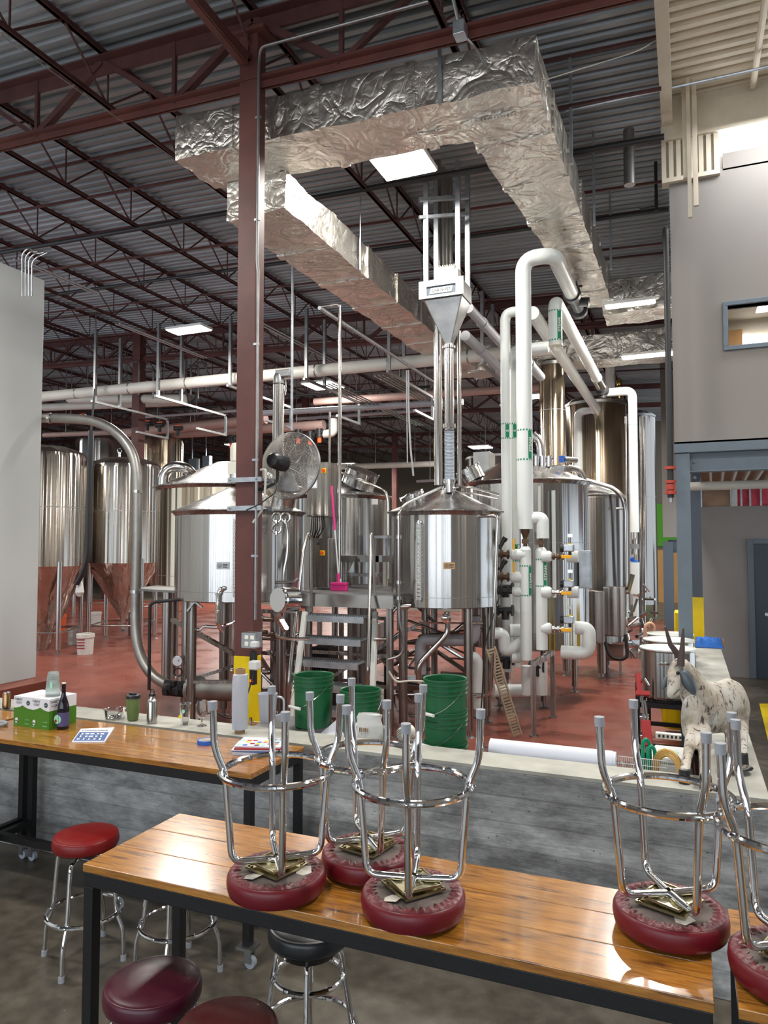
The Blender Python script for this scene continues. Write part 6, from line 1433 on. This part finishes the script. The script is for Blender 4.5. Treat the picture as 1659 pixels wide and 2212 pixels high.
M = frameM(((a_.x+b_.x)/2, a_.y-.008, (zb_+zt_b)/2-.012), (1,0,0), (0,0,1))
MB().box(a_.x+.09, b_.x-.09, a_.y-.005, a_.y, zb_+.02, zt_b-.05).build('dark_opening', 'slate_dark', t, smooth=0)
MB().poly([M @ V(q_) for q_ in ((-.155,-.036,0), (.135,-.036,0), (.155,.036,0), (-.135,.036,0))], (0,-.002,0)).build('sign_backing', 'lid_white', t, smooth=0)
text('sign', 'CHAIN-VEY', 'ink', .058, M @ Matrix.Translation((0,0,.0035)), t, .0005, .82, bold=.0016)
fu = MB(); x0, x1, y0, y1 = a_.x+.05, b_.x-.03, a_.y+.02, a_.y+dp
tp = at(968,742,D=CDp); nx, nz = tp.x, tp.z; ny = a_.y+.2
T_ = [V((x0,y0,zb_)), V((x1,y0,zb_)), V((x1,y1,zb_)), V((x0,y1,zb_))]; B_ = [V((nx-.045,ny-.045,nz)), V((nx+.045,ny-.045,nz)), V((nx+.045,ny+.045,nz)), V((nx-.045,ny+.045,nz))]
fu.add(T_+B_, [(0,1,5,4), (1,2,6,5), (2,3,7,6), (3,0,4,7), (0,3,2,1)]); fu.build('funnel', 'grey_steel', t, smooth=0, bev=.012)
mo = MB().lathe([(0,-.1), (.1,-.08), (.1,.14), (.08,.17), (0,.17)], ((a_.x+b_.x)/2+.03, a_.y+.12, zt_b+.09), n=24, ax=(1,0,0))
for k in range(8): mo.box((a_.x+b_.x)/2-.05+k*.03, (a_.x+b_.x)/2-.042+k*.03, a_.y+.01, a_.y+.12, zt_b+.02, zt_b+.2)
mo.build('drive_motor', 'off_cream', t)
zd = walk(V((nx,ny,5)), 'z', py=930).z
MB().cyl((nx,ny,nz), (nx,ny,zd), .06, n=24).lathe([(.06,0), (.085,.0), (.085,.03), (.06,.03)], (nx,ny,nz-.06), n=24).lathe([(.06,0), (.085,.0), (.085,.05), (.06,.05)], (nx,ny,zd+.03), n=24).build('drop_tube', 'tube_steel', t)
z2 = walk(V((nx,ny,4)), 'z', py=1040).z; L_ = zd-z2; pf = []
for k in range(int(L_/.018)): pf += [(.058, z2+k*.018), (.066, z2+k*.018+.009)]
MB().lathe(pf, (nx,ny,0), n=24).build('flexible_hose', 'hose_flex', t)
MB().cyl((nx,ny,2.98), (nx,ny,z2), .05, n=20).lathe([(.05,0), (.075,0), (.075,.04), (.05,.04)], (nx,ny,z2-.02), n=20).build('lower_tube', 'chrome', t)
# hanging struts of the hopper
for k, (px, D) in enumerate(((921,9.3), (990,9.3), (1011,9.6), (943,9.7))):
    q = at(px, 605, D=D); tag(MB().box(q.x-.03, q.x+.03, q.y-.025, q.y+.025, q.z-.15, zt(q.x)-.3).build('hopper_strut', 'galv', smooth=0), 'galvanised strut holding the grain hopper from the roof, %s' % ('front left', 'front right', 'rear right', 'rear left')[k], 'strut', 'hopper struts')
tag(MB().beam(at(905,432,D=9.3), at(1012,425,D=9.5), .05, .05).beam(at(905,470,D=9.3), at(1012,462,D=9.5), .04, .04).build('strut_rail', 'galv', smooth=0), 'galvanised cross rails joining the hopper struts under the roof', 'rail')
q = at(947, 1048, D=9.6); q2 = walk(q, 'z', py=712)
tag(MB().cyl(q, V((q.x,q.y,zt(q.x)-.1)), .055, n=24).build('grain_pipe', 'tube_steel'), 'shiny vertical tube just left of the hopper drop tube', 'pipe')
mb = MB()
for k, px in enumerate((955, 963, 972)): q = at(px, 590, D=9.9+.1*k); mb.cyl(q, V((q.x,q.y,zt(q.x)-.1)), .045, n=16)
tag(mb.build('grain_pipes', 'brushed_pipe'), 'bundle of dark tubes rising behind the hopper motor', 'pipe')
def pole(label, px, py0, py1, D, r, m='tube_steel', name='vertical_pipe'):
    q = at(px, py1, D=D); e = walk(q, 'z', py=py0); tag(MB().cyl(q, e, r, n=12).build(name, m), label, 'pipe')
pole('polished vertical pipe right of the hopper drop tube', 993, 715, 1052, 9.8, .028)
pole('thin vertical rod above the fan', 630, 572, 930, 9.5, .018, 'galv')
pole('thin conduit farther left of the narrow steel pole', 712, 890, 1000, 12, .018)
a_ = at(733,1250,D=9.8); b_ = walk(a_,'z',py=657); c_ = walk(b_,'x',px=690)
tag(MB().tube([a_, b_, c_], .024, .05, n=12).build('service_pipe', 'tube_steel'), 'narrow steel pole with a bent top right of the fan', 'pipe')
a_ = at(690,665,D=9.8); tag(MB().cyl(a_, walk(a_,'y',px=935), .028, n=12).build('service_pipe', 'galv'), 'conduit running back under the roof from the bent pole top', 'pipe')
tag(MB().tube([at(882,800,D=12), at(883,880,D=11.8), at(886,960,D=11.6), at(893,1028,D=11.5)], .015, .2, n=10).tube([at(878,800,D=12), at(879,900,D=11.8), at(880,1000,D=11.6)], .009, .2, n=8).build('hanging_hose', 'grey_pipe'), 'grey hose hanging down left of the grain pipes', 'hose')
# conveyor tubes running back from the box
for k, (px, py, px2, r, m_) in enumerate(((1012,665,1085,.07,'grey_pipe'), (1005,725,1083,.07,'grey_pipe'), (1125,765,1168,.07,'grey_pipe'))):
    q = at(px, py, D=10.0); tag(MB().cyl(q, walk(q,'y',px=px2), r, n=20).cyl(q.lerp(walk(q,'y',px=px2),.35), q.lerp(walk(q,'y',px=px2),.4), r+.012, n=20).build('conveyor_tube', m_), '%s grey conveyor tube running back right of the hopper' % ('upper', 'lower', 'far')[k], 'pipe', 'grain conveyor tubes')

# ================================================================ FAN
fc = at(626,1006,D=7.25); ax = (CR*.42+CF*.9-VU*.12).normalized(); t = thing('wall_fan', 'large round cage fan mounted on the brown column', 'fan', fc)
R_ = .335; x_ = ax.cross(VU).normalized(); y_ = x_.cross(ax)
def fp(r, a, d): return fc + (x_*cos(a)+y_*sin(a))*r + ax*d
dish = lambda r: .11*(1-(r/R_)**3)
g = MB()
for k in range(24):
    r = .06+k*(R_-.06)/24
    g.tube([fp(r, 2*pi*i/40, -dish(r)) for i in range(40)], .0024, n=4, closed=True).tube([fp(r, 2*pi*i/40, dish(r)) for i in range(40)], .0024, n=4, closed=True)
for k in range(12):
    for s in (-1, 1): g.tube([fp(r_*R_, k*pi/6, s*dish(r_*R_)) for r_ in (.15,.4,.6,.8,.9,1.)], .0028, n=5)
g.build('guard', 'cage_wire', t)
MB().ring(fc, R_, .008, n=60, k=8, nrm=ax)  .ring(fc+ax*.02, R_, .006, n=60, k=8, nrm=ax).build('guard_rim', 'grey_steel', t)
for k in range(3):
    a0 = k*2*pi/3+.4; bl = MB(); vs_ = []
    for i in range(7):
        r = .05+i*.038; w_ = .35+.35*sin(min(1,i/5)*pi/2)
        for j in range(6): an = a0+(j/5-.5)*w_*1.5; vs_.append(fp(r, an, (j/5-.5)*.09))
    bl.add(vs_, [(i*6+j, i*6+j+1, (i+1)*6+j+1, (i+1)*6+j) for i in range(6) for j in range(5)])
    o = bl.build('blade', 'grey_steel', t, smooth=80); so = o.modifiers.new('th', 'SOLIDIFY'); so.thickness = .003
MB().lathe([(0,-.33), (.06,-.32), (.078,-.29), (.08,-.2), (.08,-.12), (.05,-.1), (.05,.05), (0,.05)], fc, n=30, ax=ax).build('motor', 'black_plastic', t)
mp = fc-ax*.22
MB().tube([mp-V((0,0,.06)), mp-V((0,0,.2)), V((cx+cw/2+.05, 5.9, mp.z-.28)), V((cx+cw/2, 5.88, mp.z-.28))], .016, .05, n=10).build('yoke', 'black_steel', t)
MB().tube([V((cx+.16,5.85,mp.z-.1)), V((cx+.22,5.85,mp.z-.1)), V((cx+.2,5.85,mp.z-.45)), V((cx+.1,5.82,mp.z-.6))], .012, .04, n=8).build('bracket', 'offwhite_pipe', t)
(MB().tube([at(592,1035,D=6.6), at(600,1060,D=6.55), at(560,1090,D=6.5), at(532,1102,D=6.45)], .006, .1, n=6).build('fan_cord', 'cable', t))

# ================================================================ OVERHEAD PIPING
def over(label, px0, py0, px1, py1, Y, r, m, rings=True, name='overhead_pipe', group='overhead pipes'):
    a_ = at(px0, py0, Y=Y); b_ = at(px1, py1, Y=Y); d_ = (b_-a_).normalized(); t = thing(name, label, 'pipe', a_, group)
    MB().cyl(a_-d_*0, b_, r, n=20).build('pipe', m, t)
    for k in (1, 3, 5):
        q = a_.lerp(b_, k/6); MB().cyl(q, V((q.x,q.y,max(q.z+.1, zt(q.x)-.05))), .012, n=6).build('hanger_rod', 'grey_steel', t)
    if rings:
        for k in range(1, 8): q = a_.lerp(b_, k/8); MB().cyl(q-d_*.012, q+d_*.012, r+.006, n=20).build('strap', 'grey_steel', t)
    return a_, b_
wa, wb = over('long off-white pipe crossing the whole brewery under the roof joists', 60, 860, 1200, 752, 13.2, .125, 'offwhite_pipe')
over('second white pipe piece below the long one at left, shorter', 150, 862, 398, 862, 15, .12, 'offwhite_pipe', False)
over('lower white pipe at far left beneath the short one', 95, 880, 400, 868, 16, .11, 'offwhite_pipe', False)
over('grey cable tray like beam crossing behind the steel pole', 565, 893, 1000, 868, 15.5, .07, 'grey_pipe', False)
over('pinkish pipe crossing behind the hopper tubes', 680, 868, 1190, 835, 17.5, .1, 'pink_pipe', False)
over('upper dusky pink header pipe at left in front of the fermenter tops', 262, 936, 575, 905, 17, .13, 'pink_pipe', False)
over('middle dusky pink header pipe above the far fermenters', 370, 938, 700, 918, 18.5, .14, 'pink_pipe', False)
over('lower thin pinkish pipe near the fermenter tops', 95, 940, 400, 928, 18, .08, 'pink_pipe', False)
over('faraway white pipe near the back wall', 690, 1010, 940, 1002, 30, .13, 'offwhite_pipe', False)
for k, (px, py) in enumerate(((212,850), (348,838), (503,815), (667,800), (845,783), (1045,765))):
    q = at(px, py, Y=13.0); x_ = q.x; ztt = zt(x_)-.6
    t = thing('pipe_trapeze', 'steel strut trapeze holding the long white pipe, %s from the left' % LW[k], 'hanger', (x_, 13, q.z-.2), 'trapeze hangers of the long white pipe')
    for y_ in (12.9, 13.7): MB().box(x_-.03, x_+.03, y_-.03, y_+.03, q.z-.2, ztt).build('drop_strut', 'grey_steel', t, smooth=0)
    MB().box(x_-.025, x_+.025, 12.8, 15.5, q.z-.24, q.z-.19).build('cross_bar', 'grey_steel', t, smooth=0)
    MB().box(x_-.025, x_+.025, 15.45, 15.5, q.z-.7, q.z-.2).box(x_-.025, x_+.025, 14.3, 15.5, q.z-.74, q.z-.69).build('lower_frame', 'grey_steel', t, smooth=0)
# conduit racks running back
for k, (px, py, px2) in enumerate(((810,812,935), (822,818,945), (838,815,950), (700,830,900), (250,700,440), (30,560,205), (560,700,760))):
    q = at(px, py, Z=(5.7,5.7,5.7,5.6,6.6,6.75,6.5)[k]); e = walk(q,'y',px=px2); mb = MB()
    for j in range(3 if k < 4 else 2): mb.cyl(q+V((j*.09,0,0)), e+V((j*.09,0,0)), .016, n=8)
    tag(mb.build('conduit_run', 'grey_pipe' if k > 3 else 'tube_steel'), 'group of thin conduits running toward the back, %s' % ('under the white pipe in the middle', 'second beside it', 'third beside it', 'left of the steel pole', 'along the joist above the left light', 'along the joist at upper left', 'along the joist left of the column')[k], 'conduit', 'conduit groups')
# valves under headers
t = thing('valve_group', 'black valves with orange handles hanging from the pink header pipe', 'valve', at(660,935,Y=18.5))
for px, py in ((644,928), (670,932), (690,926), (530,942), (500,940)):
    q = at(px, py, Y=18.3); MB().cyl(q, q-V((0,0,.25)), .09, n=12).cyl(q-V((.12,0,.1)), q+V((.12,0,-.1)), .07, n=12).build('valve_body', 'black_iron', t); MB().cyl(q-V((0,0,.4)), q-V((0,0,.25)), .06, n=10).build('orange_handle', 'orange_red', t)
a_ = at(720,905,Y=18.4); wpipe('white pipe dropping beside the black header valves', [a_, walk(a_,'z',py=935), at(700,938,Y=18.4)], .12, .1, 'offwhite_pipe', 'overhead_pipe')
# far electrical boxes
for k, (x0, x1, y0, y1, lb) in enumerate(((407,425,990,1018,'left blue grey electrical box far behind the kettles'), (437,452,984,1010,'right blue grey electrical box far behind the kettles'))):
    a_ = at(x0,y1,Y=24.); b_ = at(x1,y0,Y=24.); tag(MB().box(a_.x,b_.x,24,24.2,a_.z,b_.z).cyl((a_.x+.1,24.1,b_.z), (a_.x+.1,24.1,b_.z+2.2), .03, n=8).build('electrical_box', 'slate_paint', smooth=0), lb, 'electrical box')
# fine clutter behind the kettles: heat exchanger, frames
def frame_thing(label, px0, px1, py0, py1, D, name='equipment_frame', n=4):
    a_ = at(px0, py1, D=D); b_ = walk(a_, 'x', px=px1); z1 = walk(a_, 'z', py=py0).z; t = thing(name, label, 'frame', a_); mb = MB()
    for k in range(n): x_ = a_.x+(b_.x-a_.x)*k/(n-1); mb.box(x_-.03, x_+.03, a_.y-.03, a_.y+.03, .003, z1)
    for z_ in (.25, (a_.z+z1)/2, z1): mb.beam((a_.x,a_.y,z_), (b_.x,a_.y,z_), .05, .05)
    mb.build('frame', 'steel_dark', t, smooth=0); return t, a_, b_, z1
t, a_, b_, z1 = frame_thing('dark frame with a heat exchanger seen between the stair steps', 690, 835, 1330, 1480, 11.3)
MB().box(a_.x+.5, b_.x-.2, a_.y+.05, a_.y+.4, .5, z1-.1).build('heat_exchanger', 'steel_dark', t, smooth=0, bev=.01)
t, a_, b_, z1 = frame_thing('dark pipe frame under the left kettle', 560, 650, 1320, 1500, 10.4)
mb = MB(); rr = random.Random(11)
for k in range(14): q = at(rr.uniform(560,650), rr.uniform(1330,1480), D=10.2); mb.tube([q, q+V((rr.uniform(-.3,.3),0,0)), q+V((rr.uniform(-.3,.3),.1,rr.uniform(-.4,.4)))], rr.uniform(.015,.035), .05, n=8)
mb.build('pipework', 'tube_steel', t)
t = thing('pipework', 'tangle of small steel pipes below the platform and right kettle', 'pipes', at(850,1500,Z=.003)); mb = MB(); rr = random.Random(21)
for k in range(22):
    q = at(rr.uniform(830,1010), rr.uniform(1340,1510), D=rr.uniform(9.4,10.6)); mb.tube([q, q+V((rr.uniform(-.5,.5),0,0)), q+V((rr.uniform(-.5,.5),.1,rr.uniform(-.3,.3)))], rr.uniform(.012,.035), .05, n=8)
mb.build('pipes', 'tube_steel', t)
mb = MB().tube([at(817,1385,D=8.7), at(800,1400,D=8.7)], .02, n=8)
tag(MB().tube([at(838,1425,D=8.7), at(870,1415,D=8.7), at(873,1380,D=8.7), at(862,1345,D=8.7), at(862,1300,D=8.75)], .016, .12, n=8).build('sample_hose', 'grey_steel'), 'thin hose curling beside the left leg of the right kettle', 'hose')
tag(MB().tube([at(840,1450,D=8.5), at(855,1475,D=8.5), at(885,1470,D=8.45), at(915,1472,D=8.4)], .012, .12, n=8).build('sample_hose', 'offwhite_pipe'), 'pale thin hose low beside the right kettle leg', 'hose')
(MB().tube([at(1078,1290,D=8.7), at(1062,1340,D=8.6), at(1045,1400,D=8.6), at(1043,1480,D=8.6), at(1038,1550,D=8.6)], .009, .2, n=6).build('power_cord', 'cable', T1))

# ================================================================ POTS, CLAMP RACK, AISLE THINGS
cartz = .72
def pot(px, py, D, r, label):
    c = at(px, py, D=D); z1 = c.z; h = .47; t = thing('stock_pot', label, 'pot', (c.x, c.y, z1-h), 'large lidded steel pots')
    MB().lathe([(0,z1-h), (r-.02,z1-h), (r,z1-h+.02), (r,z1-.02), (r+.008,z1-.01), (r+.008,z1)], (c.x,c.y,0), n=56).build('pot_body', 'steel', t)
    MB().lathe([(r+.012,z1-.002), (r+.012,z1+.008), (r-.01,z1+.01), (r*.93,z1+.0), (0,z1+.004)], (c.x,c.y,0), n=56).build('lid', 'lid_white', t)
    p, n = onshell(V((c.x,c.y,0)), r, px-8, z=z1-.12); tg = V((0,0,1)).cross(n)
    MB().tube([p-tg*.07, p-tg*.07+n*.035, p+tg*.07+n*.035, p+tg*.07], .007, .02, n=8).build('handle', 'chrome', t)
    return c, z1-h
c_, zb1 = pot(1442, 1400, 7.2, .25, 'nearest of three lidded steel pots behind the goat statue')
c2, zb2 = pot(1444, 1382, 7.9, .25, 'middle one of three lidded steel pots in the aisle')
c3, zb3 = pot(1448, 1370, 8.6, .25, 'farthest of three lidded steel pots in the aisle')
t = thing('pot_cart', 'black steel burner cart carrying the three pots', 'cart', (c_.x, c_.y, 0))
zz = min(zb1, zb2, zb3)-.002; xa, xb, ya, yb2 = c_.x-.27, c_.x+.25, c_.y-.27, c3.y+.27
mb = MB()
for x_ in (xa, xb):
    for y_ in (ya, (ya+yb2)/2, yb2): mb.box(x_-.02, x_+.02, y_-.02, y_+.02, .003, zz+.2 if x_ == xa else zz)
mb.box(xa, xb, ya, ya+.04, zz-.04, zz).box(xa, xb, yb2-.04, yb2, zz-.04, zz).box(xa, xa+.04, ya, yb2, zz-.04, zz).box(xb-.04, xb, ya, yb2, zz-.04, zz)
for y_ in (ya, (ya+yb2)/2, yb2): mb.box(xa, xb, y_-.02, y_+.02, .35, .39).box(xa, xb, y_-.02, y_+.02, .12, .15)
for k in range(6): mb.box(xa, xb, ya+.1+k*.28, ya+.13+k*.28, zz-.02, zz)
mb.build('frame', 'black_steel', t, smooth=0)
mb = MB().tube([(xa-.03, ya-.02, zz-.1), (xa-.03, ya-.02, .4), (xa+.1, ya-.04, .34)], .025, .06, n=8)
for z_ in (zz-.12, zz-.3): mb.cyl((xa+.02, ya-.05, z_), (xa+.1, ya-.05, z_), .035, n=12)
mb.build('burner_fittings', 'chrome', t)
for c, zb_ in ((c_, zb1), (c2, zb2), (c3, zb3)):
    if zb_-zz > .004: MB().lathe([(.2,zz), (.2,zb_-.001), (.18,zb_-.001)], (c.x,c.y,0), n=30).build('burner_ring', 'black_iron', t)
t = thing('power_strip', 'cream power strip lying low behind the goat legs', 'power strip', at(1445,1585,D=5.6)); a_ = at(1416,1590,D=5.6); b_ = walk(a_,'x',px=1472)
MB().box(a_.x, b_.x, a_.y, a_.y+.05, a_.z-.02, a_.z+.025).build('body', 'off_cream', t, smooth=0, bev=.004)
for k in range(6): MB().box(a_.x+.02+k*.03, a_.x+.035+k*.03, a_.y-.003, a_.y, a_.z-.005, a_.z+.015).build('socket', 'ink', t, smooth=0)
# red bar clamps
t = thing('bar_clamp', 'tall red and steel bar clamp standing in the aisle before the pots', 'clamp', at(1390,1660,D=5.3))
a_ = at(1378,1455,D=5.5); b_ = at(1399,1665,D=5.1)
MB().cyl(a_+V((.01,0,0)), b_+V((.01,0,0)), .009, n=10).cyl(a_+V((.045,0,-.2)), b_+V((.045,0,0)), .009, n=10).build('bars', 'chrome', t)
d_ = b_-a_
for s0, s1, w_ in ((0,.22,.04), (.19,.24,.1), (.5,.76,.065)): MB().beam(a_+d_*s0+V((.02 if w_>.05 else 0,0,0)), a_+d_*s1+V((.02 if w_>.05 else 0,0,0)), w_, .03).build('red_head', 'red_part', t, smooth=0, bev=.005)
MB().cyl(a_+d_*.1+V((.03,0,.03)), a_+d_*.1+V((.06,0,-.02)), .02, n=10).build('screw', 'chrome', t)
# yellow mop bucket
q = at(1500,1385,D=9.6)
t = thing('mop_bucket', 'yellow mop wringer bucket beside the pale aisle wall', 'mop bucket', (-.14, 9.4, 0.003))
MB().lathe([(0,.08), (.17,.08), (.2,.45), (.21,.46), (.2,.45), (.16,.1)], (-.16,9.75,0), n=30).build('pail', 'yellow_plastic', t)
MB().box(-.3,-.02,9.62,9.86,.46,.95).build('wringer', 'yellow_plastic', t, smooth=0, bev=.02)
MB().box(-.1,-.06,9.6,9.64,.9,1.4).build('lever', 'yellow_plastic', t, smooth=0)
q = at(1500,1300,D=11); tag(MB().box(-.2,.03,11.4,11.8,.003,1.35).build('yellow_bin', 'yellow_plastic', bev=.02), 'tall yellow plastic bin behind the blue corner post', 'bin')
t = thing('hose_reel', 'dark and lime green hoses heaped behind the pots by the aisle wall', 'hoses', (-.05, 8.2, 0.003)); rr = random.Random(4)
for k in range(9):
    P_ = [V((-.03+rr.uniform(-.05,.05), 8.0+rr.uniform(-.6,.8), .1)), V((-.03, 8.2+rr.uniform(-.4,.4), .5)), V((-.02+rr.uniform(-.05,.05), 8.2+rr.uniform(-.5,.5), 1.0+rr.uniform(0,.25))), V((-.03, 8.4+rr.uniform(-.4,.4), .5)), V((-.02, 8.2+rr.uniform(-.5,.5), .1))]
    MB().tube(P_, .014, .25, n=8).build('hose', 'label_green' if k % 3 == 0 else 'cable', t)

# more clutter under the roof at left
for k, px in enumerate((262, 300, 331, 398, 412, 428, 445)):
    q = at(px, 845+(k%3)*8, Y=14.2+.2*k); tag(MB().tube([q, V((q.x,q.y,q.z+.75+.1*(k%2))), V((q.x-.35,q.y+.1,q.z+.8+.1*(k%2)))], .025, .1, n=8).build('conduit_drop', 'grey_steel'), 'thin bent conduit dropping to the long white pipe, %s from the left' % LW[k], 'conduit', 'bent conduit drops')
for k, (px0, py0, px1, py1, Y, r) in enumerate(((97,900,470,878,16.5,.04), (300,902,560,884,16.2,.035), (560,860,930,835,15,.03), (640,905,980,882,19,.05), (620,915,930,900,22,.06), (900,1040,1080,1030,26,.05))):
    over('thin dark pipe crossing behind the fermenter tops, %s of the set' % LW[k], px0, py0, px1, py1, Y, r, 'grey_pipe' if k % 2 else 'black_iron', False, 'service_pipe', 'thin dark crossing pipes')
for k, (px, py) in enumerate(((150,905), (178,900), (318,915), (345,918), (385,925))):
    q = at(px, py, Y=16.3); t = thing('pipe_valve', 'dark valve with orange lever on the pipes above the fermenters, %s from the left' % LW[k], 'valve', q, 'valves above the fermenters')
    MB().cyl(q-V((.12,0,0)), q+V((.12,0,0)), .07, n=12).cyl(q, q-V((0,0,.2)), .05, n=10).build('body', 'black_iron', t); MB().box(q.x-.02, q.x+.16, q.y-.1, q.y-.08, q.z+.04, q.z+.07).build('lever', 'orange_red', t, smooth=0)
